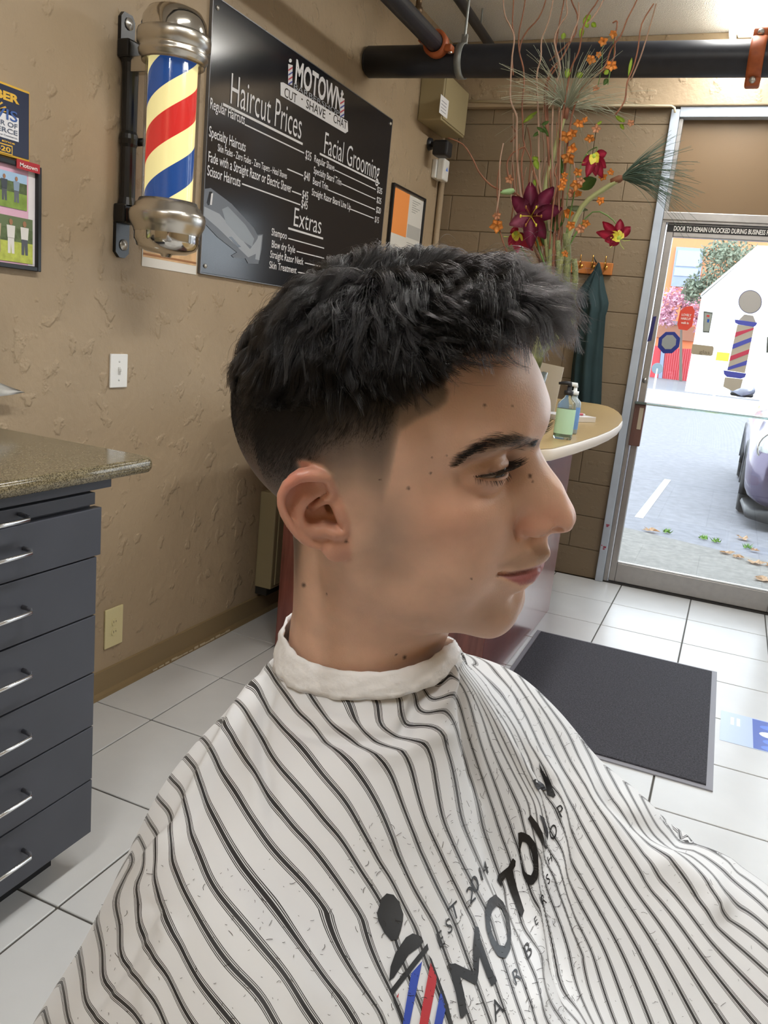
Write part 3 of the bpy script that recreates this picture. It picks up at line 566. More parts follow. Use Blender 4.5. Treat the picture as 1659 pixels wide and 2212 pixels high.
# ---------------------------------------------------------------- price board
M_SIGN = mat('gloss_black_board', '1B1C21', 0.16, spec=0.6); M_LET = mat('board_white', 'E6E6E8', 0.5); M_LETG = mat('board_grey', 'A7ABB2', 0.5)
SY0, SY1, SZ0, SZ1 = 2.528, 4.083, 1.487, 2.388
sg = thing('price_board', 'large black price board with white lettering and a straight razor picture', 'sign', (WALL_X, (SY0 + SY1) / 2, SZ0))
b = BM(); box(b, (WALL_X + 0.001, SY0, SZ0), (WALL_X + 0.012, SY1, SZ1), 0.0015); obj('panel', b, M_SIGN, sg)
b = BM(); e = 0.0035
for lo, hi in (((SY0 - e, SZ0 - e), (SY0, SZ1 + e)), ((SY1, SZ0 - e), (SY1 + e, SZ1 + e)), ((SY0, SZ0 - e), (SY1, SZ0)), ((SY0, SZ1), (SY1, SZ1 + e))): box(b, (WALL_X + 0.001, lo[0], lo[1]), (WALL_X + 0.013, hi[0], hi[1]))
obj('edge_trim', b, mat('board_edge', '77787A', 0.35, metal=0.6), sg)
for yy, zz in ((SY0 + 0.025, SZ1 - 0.03), (SY1 - 0.022, SZ1 - 0.022), (SY0 + 0.025, SZ0 + 0.025)):
    b = BM(); lathe(b, [(0, 0.006), (0.006, 0.0055), (0.008, 0.002), (0.008, 0)], 12, LW(yy, zz, 0.012)); obj('screw', b, M_BOLT, sg, True)
SO = 0.0135
def sgp(px, py): p = on_plane(px, py, 0, WALL_X + SO); return p[1], p[2]
def sg_text(s, p0, p1, h, m=M_LET, bold=0.01, parent=sg):
    """baseline from picture point p0 to p1, capital height h metres"""
    y0, z0 = sgp(*p0); y1, z1 = sgp(*p1); return text_on('lettering', s, m, parent, LW(y0, z0, SO), width=y1 - y0, height=h, bold=bold)
def sg_line(p0, p1, t=0.006, m=M_LET):
    y0, z0 = sgp(*p0); y1, z1 = sgp(*p1); b = BM(); box(b, (WALL_X + SO - 0.0008, y0, z0 - t / 2), (WALL_X + SO, y1, z0 + t / 2)); return obj('rule', b, m, sg)
sg_text('Haircut Prices', (495, 222), (650, 300), 0.108, bold=-0.004); sg_line((482, 225), (654, 309), 0.009)
sg_text('Facial Grooming', (698, 330), (818, 390), 0.094, bold=-0.004); sg_line((691, 332), (820, 396), 0.008)
sg_text('Extras', (632, 487), (693, 505), 0.080, bold=-0.004); sg_line((623, 493), (698, 515.5), 0.008)
T = 0.036
sg_text('Regular Haircuts', (453, 233), (528, 272), T); sg_line((529, 269), (657, 331), 0.005); sg_text('$35', (659, 342), (672, 348), T)
sg_text('Specialty Haircuts', (451, 294), (530, 331), T); sg_text('Skin Fades - Zero Fades - Zero Tapers - Head Shaves', (470, 326), (619, 391), 0.026); sg_line((621, 365), (655, 380), 0.005); sg_text('$40', (656, 387), (669, 392), T)
sg_text('Fade with a Straight Razor or Electric Shaver', (449, 348), (629, 418), T); sg_line((631, 413), (651, 420), 0.005); sg_text('$45', (652, 428), (665, 433), T)
sg_text('Scissor Haircuts', (447, 378), (519, 402), T); sg_line((523, 397), (649, 441), 0.005); sg_text('$45', (650, 448), (664, 452), T)
G = 0.030
for s, p0, p1, l0, l1, pr, q0, q1 in (('Regular Shave', (678, 349), (722, 369), (723, 367), (812, 409), '$35', (814, 415), (825, 420)), ('Specialty Beard Trim', (677, 374), (737, 399), (738, 397), (811, 430), '$25', (813, 437), (823, 441)), ('Beard Trim', (675, 397), (708, 412), (709, 410), (810, 453), '$20', (812, 458), (822, 462)), ('Straight Razor Beard Line Up', (673, 421), (757, 456), (758, 452), (807, 473), '$15', (809, 479), (818, 482))):
    sg_text(s, p0, p1, G); sg_line(l0, l1, 0.0045); sg_text(pr, q0, q1, G)
for s, p0, p1, l1 in (('Shampoo', (586, 508), (619, 519), (700, 538)), ('Blow dry Style', (586, 534), (637, 547), (700, 560)), ('Straight Razor Neck', (583, 556), (655, 572), (710, 584)), ('Skin Treatment', (581, 579), (640, 592), (700, 605))):
    sg_text(s, p0, p1, G); sg_line((p1[0] + 4, p1[1] - 4), l1, 0.0045)
# small emblem: pole, name, ribbon
def sg_poly(pp, m, name='shape', z=0.0, parent=sg):
    b = BM(); vs = []
    for px, py in pp: y, zz = sgp(px, py); vs.append(b.verts.new((WALL_X + SO + z, y, zz)))
    b.faces.new(vs); bmesh.ops.recalc_face_normals(b, faces=b.faces[:])
    for f in b.faces:
        if f.normal.x < 0: f.normal_flip()
    return obj(name, b, m, parent)
M_RED = mat('print_red', 'C04A55', 0.5); M_BLUE = mat('print_blue', '4A58A0', 0.5)
EM = sg_poly([(606, 178), (612, 178), (751, 262), (752, 284), (746, 288), (606, 206)], M_LET, 'emblem_ribbon')
for s_, a_, b_ in (('CUT', (613, 207.5), (640, 221.5)), ('·', (648, 222), (653, 225)), ('SHAVE', (660, 232), (702, 254)), ('·', (708, 253), (713, 256)), ('CHAT', (719, 263), (748, 278))): sg_text(s_, a_, b_, 0.036, M_SIGN, 0.0, EM)
for o in [o for o in EM.children]: o.data.transform(Matrix.Translation((0.0008, 0, 0)))
sg_text('MOTOWN', (636, 177), (738, 231), 0.088, M_LET, 0.03)
sg_text('BARBERSHOP', (633, 190), (733, 247), 0.022, M_LETG, 0.0)
for a, sc_ in (((627, 150), 1.0), ((739, 222), 0.95)):
    x, y = a; h = 34 * sc_
    P_ = sg_poly([(x - 4.5, y - 12), (x + 5, y - 9), (x + 4, y + h), (x - 5, y + h - 3)], M_LET, 'emblem_pole', 0.0004)
    sg_poly(circ(x, y - 19, 3.2, 4.2, 14), M_LET, 'emblem_ball', 0.0004, P_)
    for k in range(4):
        yy = y - 6 + k * 10 * sc_
        sg_poly([(x - 4.4, yy + 6), (x + 4.6, yy), (x + 4.4, yy + 4), (x - 4.5, yy + 10)], (M_RED, M_BLUE)[k % 2], 'emblem_stripe', 0.0009, P_)
# straight razor picture
RZ = sg_poly([(442, 408), (455, 406), (500, 440), (548, 492), (556, 507), (568, 506), (565, 538), (558, 570), (536, 569), (530, 558), (505, 557), (500, 552), (512, 545), (470, 512), (438, 478), (440, 430)], mat('razor_grey', '6C727B', 0.4), 'razor_picture', 0.0002)
sg_poly([(452, 414), (458, 414), (458, 440), (449, 444), (446, 438)], M_SIGN, 'razor_slot', 0.0006, RZ); sg_poly([(456, 418), (460, 417), (457, 443), (453, 442)], M_LET, 'razor_glint', 0.0009, RZ)
sg_poly([(479, 452), (492, 446), (530, 486), (549, 516), (544, 533), (520, 518), (488, 482)], mat('razor_blade', '8E969E', 0.3), 'razor_blade', 0.0006, RZ)
sg_poly([(441, 446), (474, 462), (540, 538), (552, 522), (558, 512), (553, 548), (536, 556), (470, 492), (440, 466)], mat('razor_light', 'A0A6AE', 0.4), 'razor_scale', 0.0004, RZ)
sg_poly([(557, 510), (566, 508), (560, 562), (551, 560)], mat('razor_light'), 'razor_tang', 0.0006, RZ)
sg_poly([(494, 512), (500, 511), (520, 533), (514, 535)], M_SIGN, 'razor_cut', 0.0007, RZ)
# ---------------------------------------------------------------- lit barber pole
M_NICK = mat('brushed_nickel', 'CBC6BD', 0.26, metal=0.95, bump=(8, 0.05, 0.004)); M_POLISH = mat('polished_nickel', 'D5D1CA', 0.10, metal=1.0); M_IRON = mat('black_cast_iron', '101113', 0.35, spec=0.6, bump=(40, 0.15, 0.003))
BPY, BPX = 2.115, WALL_X + 0.182
bpole = thing('barber_pole', 'lit barber pole with nickel caps on a black wall bracket', 'barber pole', (WALL_X, BPY, 1.5))
def zat(py, px=372): return on_plane(px, py, 0, BPX)[2]
Mp = Matrix.Translation((BPX, BPY, 0))
zt = [zat(y) for y in (22, 75, 120, 128, 440, 452, 480, 500, 545)]
b = BM(); lathe(b, [(0, zt[0] + 0.016), (0.045, zt[0] + 0.012), (0.075, zt[0]), (0.089, zt[0] - 0.022), (0.094, zt[0] - 0.045), (0.094, zt[1])], 40, Mp); obj('dome', b, M_POLISH, bpole, True)
b = BM(); lathe(b, [(0.094, zt[1] + 0.006), (0.104, zt[1] + 0.002), (0.106, zt[1] - 0.006), (0.105, zt[1] - 0.030), (0.099, zt[1] - 0.036), (0.097, zt[1] - 0.044), (0.101, zt[1] - 0.05), (0.099, zt[1] - 0.060), (0.092, zt[1] - 0.066), (0.090, zt[1] - 0.078), (0.082, zt[3] - 0.006), (0.0, zt[3] - 0.006)], 40, Mp); obj('upper_collar', b, M_NICK, bpole, True)
b = BM(); lathe(b, [(0, zt[4] + 0.004), (0.085, zt[4] + 0.004), (0.089, zt[4] - 0.006), (0.098, zt[4] - 0.012), (0.100, zt[4] - 0.022), (0.111, zt[5] - 0.014), (0.114, zt[6] + 0.012), (0.112, zt[6] - 0.008), (0.106, zt[6] - 0.020), (0.100, zt[7] - 0.004), (0.098, zt[7] - 0.012)], 40, Mp); obj('lower_collar', b, M_NICK, bpole, True)
b = BM(); lathe(b, [(0.097, zt[7] + 0.002), (0.097, zt[8] + 0.028), (0.088, zt[8] + 0.008), (0.06, zt[8] - 0.006), (0.018, zt[8] - 0.010), (0.014, zt[8] - 0.018), (0, zt[8] - 0.019)], 40, Mp); obj('lower_cup', b, M_POLISH, bpole, True)
mst = bpy.data.materials.new('lit_spiral'); mst.use_nodes = True; nt = mst.node_tree; p = nt.nodes['Principled BSDF']
tc = nt.nodes.new('ShaderNodeTexCoord'); se = nt.nodes.new('ShaderNodeSeparateXYZ'); nt.links.new(tc.outputs['UV'], se.inputs[0])
cm = nt.nodes.new('ShaderNodeMath'); cm.operation = 'MULTIPLY_ADD'; cm.inputs[1].default_value = 1.0; nt.links.new(se.outputs[0], cm.inputs[0]); nt.links.new(se.outputs[1], cm.inputs[2])
fr = nt.nodes.new('ShaderNodeMath'); fr.operation = 'FRACT'; nt.links.new(cm.outputs[0], fr.inputs[0])
cr = nt.nodes.new('ShaderNodeValToRGB'); cr.color_ramp.interpolation = 'CONSTANT'; el = cr.color_ramp.elements
cols = [(0.0, '1F4686'), (0.25, 'F4E6A4'), (0.5, 'C62F2C'), (0.75, 'F4E6A4')]
el[0].position = 0; el[0].color = (*lin(cols[0][1]), 1); el[1].position = 0.27; el[1].color = (*lin(cols[1][1]), 1)
for ps, c in ((0.49, cols[2][1]), (0.76, cols[3][1])): e_ = el.new(ps); e_.color = (*lin(c), 1)
nt.links.new(fr.outputs[0], cr.inputs[0]); nt.links.new(cr.outputs[0], p.inputs['Base Color']); nt.links.new(cr.outputs[0], p.inputs['Emission Color']); p.inputs['Emission Strength'].default_value = 0.62; p.inputs['Roughness'].default_value = 0.12
b = BM(); uvl = b.loops.layers.uv.new('UVMap'); nn = 48; RS = 0.0705
rows = [zt[4] + (zt[3] - zt[4]) * k / 8 for k in range(9)]
PER = 0.322; ZR = zat(345)
for i in range(nn):
    a0 = 2 * math.pi * i / nn; a1 = 2 * math.pi * (i + 1) / nn
    for z0, z1 in zip(rows, rows[1:]):
        vs = [b.verts.new((BPX + RS * math.cos(a), BPY + RS * math.sin(a), z)) for a, z in ((a0, z0), (a1, z0), (a1, z1), (a0, z1))]
        f = b.faces.new(vs); f.smooth = True
        for lp, (k, z) in zip(f.loops, ((i, z0), (i + 1, z0), (i + 1, z1), (i, z1))): lp[uvl].uv = (k / nn, -(z - ZR) / PER + 0.046)
bmesh.ops.remove_doubles(b, verts=b.verts[:], dist=1e-5)
sp_o = obj('striped_cylinder', b, mst, bpole)
b = BM(); lathe(b, [(0.079, zt[4]), (0.079, zt[3])], 48, Mp); obj('glass_tube', b, thin_glass('pole_glass', (0.97, 0.97, 0.96), 0.08), bpole, True)
# bracket
def bz_(py): return on_plane(262, py, 0, WALL_X + 0.02)[2]
b = BM()
def plate(z0, z1, w):
    prism(b, [(-w, z0), (w, z0), (w, z1 - w * 0.5), (w * 0.6, z1), (-w * 0.6, z1), (-w, z1 - w * 0.5)], 0.012, LW(BPY, 0, 0.001))
plate(bz_(115), bz_(18), 0.030)
prism(b, [(-0.030, bz_(480)), (-0.030, bz_(545)), (-0.012, bz_(556)), (0.012, bz_(556)), (0.030, bz_(545)), (0.030, bz_(480))], 0.012, LW(BPY, 0, 0.001))
box(b, (WALL_X + 0.001, BPY - 0.034, bz_(122)), (WALL_X + 0.045, BPY + 0.034, bz_(80)), 0.006); box(b, (WALL_X + 0.001, BPY - 0.034, bz_(482)), (WALL_X + 0.045, BPY + 0.034, bz_(440)), 0.006)
prof = [(0.030, bz_(122)), (0.026, bz_(130)), (0.024, bz_(150)), (0.023, bz_(280)), (0.027, bz_(287)), (0.029, bz_(297)), (0.027, bz_(308)), (0.023, bz_(315)), (0.024, bz_(425)), (0.028, bz_(436)), (0.030, bz_(442))]
lathe(b, prof, 20, Matrix.Translation((WALL_X + 0.026, BPY, 0)))
br = obj('bracket', b, M_IRON, bpole, False)
b = BM(); tube(b, [(WALL_X + 0.03, BPY + 0.02, bz_(300)), (WALL_X + 0.055, BPY + 0.03, bz_(297)), (WALL_X + 0.06, BPY + 0.036, bz_(300))], 0.012, 10); obj('bracket_knob', b, M_IRON, br, True)
for py in (40, 528):
    b = BM(); lathe(b, [(0, 0.008), (0.005, 0.008), (0.008, 0.004), (0.017, 0.003), (0.017, 0)], 18, LW(BPY + 0.004, bz_(py), 0.0135)); obj('screw', b, M_BOLT, br, True)
b = BM(); box(b, (WALL_X + 0.0452, BPY - 0.024, bz_(478)), (WALL_X + 0.047, BPY + 0.024, bz_(449)), 0.001); obj('maker_plate', b, mat('copper_plate', '4C3428', 0.4, metal=0.5), br)
for py, zc in ((118, 0), (468, 1)):
    z = bz_(py) - (0.02 if zc == 0 else -0.005); b = BM(); box(b, (WALL_X + 0.04, BPY - 0.02, z - 0.022), (BPX - 0.07, BPY + 0.02, z + 0.022), 0.004); obj('arm', b, M_NICK if zc == 0 else M_IRON, br)
# ---------------------------------------------------------------- pictures and plates on the left wall
def wallrect(name, y0, y1, z0, z1, m, parent, t0=0.0005, t1=0.004, bev=0.0): b = BM(); box(b, (WALL_X + t0, y0, z0), (WALL_X + t1, y1, z1), bev); return obj(name, b, m, parent)
M_GOLD = mat('gold_print', 'E3B53C', 0.4); M_NAVYP = mat('navy_plaque', '1D2440', 0.3)
y1, z1 = lwall(57, 207)[1:]; z0 = lwall(57, 345)[2]; y0 = y1 - 0.235
pq = thing('member_plaque', 'navy and gold member plaque at the left edge above the framed photographs', 'plaque', (WALL_X, (y0 + y1) / 2, z0))
wallrect('plaque_rim', y0 - 0.008, y1 + 0.004, z0 - 0.006, z1 + 0.01, M_GOLD, pq, 0.001, 0.008, 0.002); wallrect('plaque_face', y0, y1, z0, z1 + 0.004, M_NAVYP, pq, 0.008, 0.0095)
def pqt(s, yc, z, w, h, m, bold=0.02): return text_on('lettering', s, m, pq, LW(yc - w / 2, z, 0.0105), width=w, height=h, bold=bold)
yc = (y0 + y1) / 2; H = z1 - z0
pqt('MEMBER', yc, z1 - 0.030, 0.17, 0.020, M_GOLD, 0.05)
b = BM()
for k in range(9):
    a = math.pi * (0.08 + 0.84 * k / 8); c, s = math.cos(a), math.sin(a); prism(b, [(0.02 * c - 0.001 * s, 0.014 * s), (0.05 * c - 0.003 * s, 0.034 * s + 0.002 * c), (0.05 * c + 0.003 * s, 0.034 * s - 0.002 * c)], 0, LW(yc, z1 - 0.066, 0.0104))
obj('sun_ray', b, M_GOLD, pq)
wallrect('white_panel', y0 + 0.03, y1 - 0.035, z0 + 0.036, z1 - 0.064, mat('plaque_white', 'E9EAEE', 0.5), pq, 0.0095, 0.0105)
M_PB = mat('plaque_blue', '3E63A8', 0.5); M_PG = mat('plaque_grey', '5A6478', 0.5)
def pq2(s, z, w, h, m, bold=0.01): text_on('lettering', s, m, pq, LW(y1 - 0.040 - w, z, 0.0115), width=w, height=h, bold=bold)
pq2('DAVIS', z0 + 0.082, 0.155, 0.026, M_PB); pq2('CHAMBER OF', z0 + 0.066, 0.155, 0.012, M_PG); pq2('COMMERCE', z0 + 0.050, 0.155, 0.012, M_PG); pq2('Our Community. Our Commerce.', z0 + 0.041, 0.13, 0.0045, M_PG)
pqt('member since', yc + 0.01, z0 + 0.026, 0.12, 0.006, M_GOLD); wallrect('year_panel', y0 + 0.06, y1 - 0.055, z0 - 0.002, z0 + 0.022, M_GOLD, pq, 0.0095, 0.0102); wallrect('year_field', y0 + 0.063, y1 - 0.058, z0 + 0.001, z0 + 0.019, M_NAVYP, pq, 0.0102, 0.0106)
text_on('lettering', '2019-20', M_GOLD, pq, LW(y0 + 0.068, z0 + 0.004, 0.0114), width=0.105, height=0.012, bold=0.03)
# red name tab
a = lwall(36, 344, 0.02); c = lwall(86, 373, 0.02)
rt = thing('red_name_tab', 'small red tab with a white name above the framed photographs', 'label', (WALL_X, a[1], c[2]))
wallrect('tab', a[1], c[1], c[2] - 0.004, a[2] + 0.002, mat('tab_red', 'B02A33', 0.5), rt, 0.0185, 0.0205)
text_on('lettering', 'Motown', mat('tab_white', 'F0E4E0', 0.6), rt, LW(a[1] + 0.009, c[2] + 0.002, 0.0212), width=c[1] - a[1] - 0.018, height=0.011, bold=0.02)
# framed photographs
y1 = lwall(80, 370)[1]; z1 = lwall(80, 362)[2]; z0 = lwall(78, 587)[2]; y0 = y1 - 0.27
fp = thing('framed_photographs', 'black frame with two outdoor group photographs on a pink mount', 'picture', (WALL_X, (y0 + y1) / 2, z0))
M_FRM = mat('black_frame', '17181B', 0.35)
b = BM(); w = 0.013
for lo, hi in (((y0, z0), (y0 + w, z1)), ((y1 - w, z0), (y1, z1)), ((y0 + w, z0), (y1 - w, z0 + w)), ((y0 + w, z1 - w), (y1 - w, z1))): box(b, (WALL_X + 0.001, lo[0], lo[1]), (WALL_X + 0.018, hi[0], hi[1]), 0.002)
obj('frame', b, M_FRM, fp)
wallrect('mount', y0 + w, y1 - w, z0 + w, z1 - w, mat('pink_mount', 'E3B5CC', 0.6), fp, 0.003, 0.006)
wallrect('mount_edge', y1 - 0.036, y1 - w, z0 + w, z1 - w, mat('white_mount', 'E7E3E6', 0.6), fp, 0.006, 0.0065)
def photo(ya, yb, za, zb, sky, grass, people, seed):
    ph = wallrect('photograph', ya, yb, za, zb, sky, fp, 0.006, 0.0075); h = zb - za
    wallrect('tree_line', ya, yb, za + h * 0.42, za + h * 0.75, mat('photo_trees', '5C6B48', 0.7, noise=(60, 0.35)), ph, 0.0075, 0.0078)
    wallrect('lawn', ya, yb, za, za + h * 0.45, grass, ph, 0.0078, 0.0081)
    for k, (yy, sz, cols) in enumerate(people):
        yy = ya + (yb - ya) * yy; zz = za + h * 0.18; s = h * sz
        for kind, pl, mm in (('torso', [(-.13, .45), (.13, .45), (.16, .82), (-.16, .82)], cols[0]), ('legs', [(-.12, 0), (-.02, 0), (0, .3), (.03, 0), (.13, 0), (.12, .46), (-.12, .46)], cols[1])):
            b = BM(); prism(b, [(x * s, z * s) for x, z in pl], 0, LW(yy, zz, 0.0084)); obj('figure_' + kind, b, mm, ph)
        b = BM(); prism(b, [(0.07 * s * math.cos(t * 0.524), s * 0.92 + 0.09 * s * math.sin(t * 0.524)) for t in range(12)], 0, LW(yy, zz, 0.0085)); obj('figure_head', b, mat('photo_skin', 'A5795C', 0.7), ph)
MK = lambda n, c: mat(n, c, 0.7)
photo(y0 + 0.03, y1 - 0.042, z0 + 0.155, z1 - 0.03, MK('photo_sky', 'A8C8E6'), mat('photo_lawn', '86A04C', 0.7, noise=(50, 0.15)), [(0.35, 0.72, (MK('ph_navy', '3A4456'), MK('ph_dark', '35373A'))), (0.62, 0.72, (MK('ph_dk', '4A5058'), MK('ph_shorts', '5B5F66'))), (0.82, 0.72, (MK('ph_lblue', '8FA2B8'), MK('ph_grey', '6E727C')))], 1)
photo(y0 + 0.03, y1 - 0.022, z0 + 0.018, z0 + 0.135, MK('photo_bush', '6B7A58'), mat('photo_lawn2', 'B9C25A', 0.7, noise=(50, 0.2)), [(0.2, 0.75, (MK('ph_white', 'E2DFDA'), MK('ph_grey', '6E727C'))), (0.45, 0.75, (MK('ph_tan', 'B9A58C'), MK('ph_tan2', '9C8B74'))), (0.66, 0.75, (MK('ph_white', 'E2DFDA'), MK('ph_white', 'E2DFDA'))), (0.87, 0.75, (MK('ph_white', 'E2DFDA'), MK('ph_shorts', '5B5F66')))], 2)
# certificate frame by the corner
y0, z1 = lwall(846, 394)[1:]; y1 = lwall(915, 428)[1]; z0 = z1 - 0.40
cf = thing('framed_certificate', 'thin black frame holding a white notice with an orange block, right of the price board', 'picture', (WALL_X, (y0 + y1) / 2, z0))
b = BM(); w = 0.012
for lo, hi in (((y0, z0), (y0 + w, z1)), ((y1 - w, z0), (y1, z1)), ((y0 + w, z0), (y1 - w, z0 + w)), ((y0 + w, z1 - w), (y1 - w, z1))): box(b, (WALL_X + 0.001, lo[0], lo[1]), (WALL_X + 0.02, hi[0], hi[1]), 0.002)
obj('frame', b, M_FRM, cf)
PP = wallrect('paper', y0 + w, y1 - w, z0 + w, z1 - w, mat('notice_paper', 'D9D7D0', 0.7), cf, 0.002, 0.008)
ym = y0 + (y1 - y0) * 0.52; wallrect('orange_block', y0 + w + 0.004, ym, z1 - 0.245, z1 - w - 0.004, mat('notice_orange', 'F39A52', 0.6), PP, 0.008, 0.0085)
wallrect('grey_block', ym + 0.01, y1 - w - 0.01, z1 - 0.24, z1 - 0.17, mat('notice_grey', 'B4B3AE', 0.7), PP, 0.008, 0.0085)
for k in range(6): b = BM(); box(b, (WALL_X + 0.008, ym + 0.05, z1 - 0.04 - k * 0.012), (WALL_X + 0.0084, y1 - 0.06 - (k % 3) * 0.03, z1 - 0.037 - k * 0.012)); obj('print_line', b, mat('notice_ink', '8F8F8C', 0.7), PP)
for k in range(8): b = BM(); box(b, (WALL_X + 0.008, ym + 0.02, z1 - 0.27 - k * 0.013), (WALL_X + 0.0084, y1 - 0.04 - (k % 2) * 0.05, z1 - 0.267 - k * 0.013)); obj('print_line', b, mat('notice_ink'), PP)
# card behind the pole
a = lwall(306, 520); c = lwall(424, 590)
y0, y1 = lwall(305, 578)[1], lwall(423, 588)[1]; z0 = lwall(365, 584)[2]; z1 = z0 + 0.14
cdp = thing('picture_card', 'white bordered picture card on the wall under the barber pole', 'card', (WALL_X, (y0 + y1) / 2, z0))
wallrect('card', y0, y1, z0, z1, mat('card_white', 'E6E2DA', 0.6), cdp, 0.0005, 0.0025); wallrect('picture_field', y0 + 0.004, y1 - 0.004, z0 + 0.030, z1 - 0.004, mat('card_tan', 'D8B183', 0.6, noise=(14, 0.25)), cdp, 0.0025, 0.003); wallrect('picture_stripe', y0 + 0.004, y1 - 0.004, z0 + 0.036, z0 + 0.043, mat('card_brown', 'A36E42', 0.6), cdp, 0.003, 0.0034)
# switch and outlet plates
def plate_thing(name, label, cat, p0, p1, m):
    y0, z1 = lwall(*p0)[1:]; y1, z0 = lwall(*p1)[1:]; t = thing(name, label, cat, (WALL_X, (y0 + y1) / 2, (z0 + z1) / 2))
    wallrect('plate', y0, y1, z0, z1, m, t, 0.0005, 0.007, 0.002); return t, (y0 + y1) / 2, (z0 + z1) / 2
t, yc, zc = plate_thing('light_switch', 'white light switch plate on the tan wall', 'light switch', (236, 764), (271, 836), M_WHP)
b = BM(); box(b, (WALL_X + 0.0068, yc - 0.005, zc - 0.012), (WALL_X + 0.009, yc + 0.005, zc + 0.012), 0.0006); obj('switch_slot', b, mat('switch_grey', 'CFCFCA', 0.5), t)
b = BM(); box(b, (WALL_X + 0.008, yc - 0.0035, zc - 0.001), (WALL_X + 0.018, yc + 0.0035, zc + 0.008), 0.001); obj('toggle', b, M_WHP, t)
for s in (1, -1): b = BM(); lathe(b, [(0, 0.0015), (0.003, 0.001), (0.0035, 0)], 10, LW(yc, zc + s * 0.03, 0.007)); obj('screw', b, M_BOLT, t)
M_IV = mat('ivory_plastic', 'D9CE9E', 0.4)
t, yc, zc = plate_thing('wall_outlet', 'ivory double power outlet low on the tan wall', 'power outlet', (225, 1319), (261, 1386), M_IV)
for s in (1, -1):
    b = BM(); prism(b, [(0.014 * math.cos(k * math.pi / 12), max(-0.0115, min(0.0115, 0.0145 * math.sin(k * math.pi / 12)))) for k in range(24)], 0.0025, LW(yc, zc + s * 0.0185, 0.007)); soc = obj('socket', b, M_IV, t)
    for dy, hh in ((-0.006, 0.0045), (0.006, 0.0035)): b = BM(); box(b, (WALL_X + 0.0094, yc + dy - 0.001, zc + s * 0.0185 - hh + 0.002), (WALL_X + 0.0098, yc + dy + 0.001, zc + s * 0.0185 + hh + 0.002)); obj('slot', b, mat('slot_dark', '2B2820', 0.6), soc)
# wall heater low by the desk
a = lwall(549, 1066); c = lwall(545, 1268)
ht = thing('wall_heater', 'tan metal wall heater low on the left wall beside the desk', 'heater', (WALL_X, a[1] + 0.2, 0.16))
b = BM(); box(b, (WALL_X + 0.001, 3.06, 0.155), (WALL_X + 0.085, 3.62, 0.60), 0.006); obj('body', b, M_BOX, ht)
b = BM(); box(b, (WALL_X + 0.084, 3.09, 0.17), (WALL_X + 0.09, 3.60, 0.585), 0.003); FR_ = obj('front_cover', b, M_BOX, ht)
b = BM()
for k in range(7): box(b, (WALL_X + 0.0895, 3.14, 0.20 + k * 0.03), (WALL_X + 0.092, 3.55, 0.21 + k * 0.03))
tag(obj('louvre', b, mat('dark_louvre', '5E5642', 0.5), FR_), kind='stuff')
b = BM(); box(b, (WALL_X + 0.001, 3.07, 0.118), (WALL_X + 0.06, 3.61, 0.154)); obj('kick_base', b, mat('heater_dark', '2D2A25', 0.6), ht)
# ---------------------------------------------------------------- barber station: cabinet, granite top, towel
M_CAB = mat('charcoal_laminate', '42444C', 0.38, noise=(7, 0.06), spec=0.45); M_CABD = mat('cabinet_recess', '111216', 0.7); M_PULL = mat('satin_chrome_pull', 'D9D9DA', 0.18, metal=1.0)
CX, CY1, CY0 = -1.239, 1.372, 0.90
cab = thing('drawer_cabinet', 'charcoal drawer cabinet with chrome pulls under the granite top', 'cabinet', (-1.5, 1.1, 0))
b = BM(); box(b, (WALL_X + 0.01, CY0, 0.10), (CX - 0.02, CY1 - 0.003, 0.952)); obj('carcass', b, M_CAB, cab)
b = BM(); box(b, (WALL_X + 0.01, CY0, 0), (-1.325, CY1 - 0.04, 0.10)); obj('plinth', b, mat('black_plinth', '15161A', 0.5), cab)
b = BM(); box(b, (WALL_X + 0.012, CY0, 0.952), (CX - 0.001, CY1 + 0.043, 0.978), 0.0015); obj('top_rail', b, M_CAB, cab)
b = BM(); box(b, (WALL_X + 0.012, CY0, 0.912), (CX - 0.024, CY1 - 0.01, 0.952)); obj('recess', b, M_CABD, cab)
def pull(parent, z, yc, w=0.128):
    b = BM(); X = CX; P_ = [(X - 0.001, yc - w / 2, z + 0.004), (X + 0.022, yc - w / 2, z + 0.002), (X + 0.030, yc - w / 2 + 0.008, z), (X + 0.030, yc + w / 2 - 0.008, z), (X + 0.022, yc + w / 2, z + 0.002), (X - 0.001, yc + w / 2, z + 0.004)]
    tube(b, P_, 0.0048, 10); return obj('pull', b, M_PULL, parent, True)
zb = [0.099, 0.244, 0.384, 0.519, 0.661, 0.800, 0.913]
PYC = 1.100
for k in range(6):
    ext = 0.010 if k == 5 else 0.0
    b = BM(); box(b, (CX - 0.02, CY0, zb[k] + 0.0018), (CX + (0.002 if k == 5 else 0), CY1 + ext, zb[k + 1] - 0.0018), 0.0012); d = obj('drawer', b, M_CAB, cab)
    pull(d, (0.175, 0.321, 0.459, 0.597, 0.735, 0.859)[k], PYC)
b = BM(); box(b, (CX - 0.022, CY0, 0.919), (CX - 0.004, CY1 - 0.004, 0.946), 0.0012); d = obj('tray', b, M_CAB, cab); pull(d, 0.929, PYC - 0.006)
b = BM(); box(b, (CX - 0.02, CY0 - 0.006, 0.10), (CX, CY0 - 0.001, 0.95)); obj('end_panel', b, M_CAB, cab)
mg = bpy.data.materials.new('speckled_granite'); mg.use_nodes = True; nt = mg.node_tree; p = nt.nodes['Principled BSDF']; p.inputs['Roughness'].default_value = 0.13; p.inputs['Specular IOR Level'].default_value = 0.5
tc = nt.nodes.new('ShaderNodeTexCoord'); v = nt.nodes.new('ShaderNodeTexVoronoi'); v.inputs['Scale'].default_value = 520; n1 = nt.nodes.new('ShaderNodeTexNoise'); n1.inputs['Scale'].default_value = 260; n1.inputs['Detail'].default_value = 6
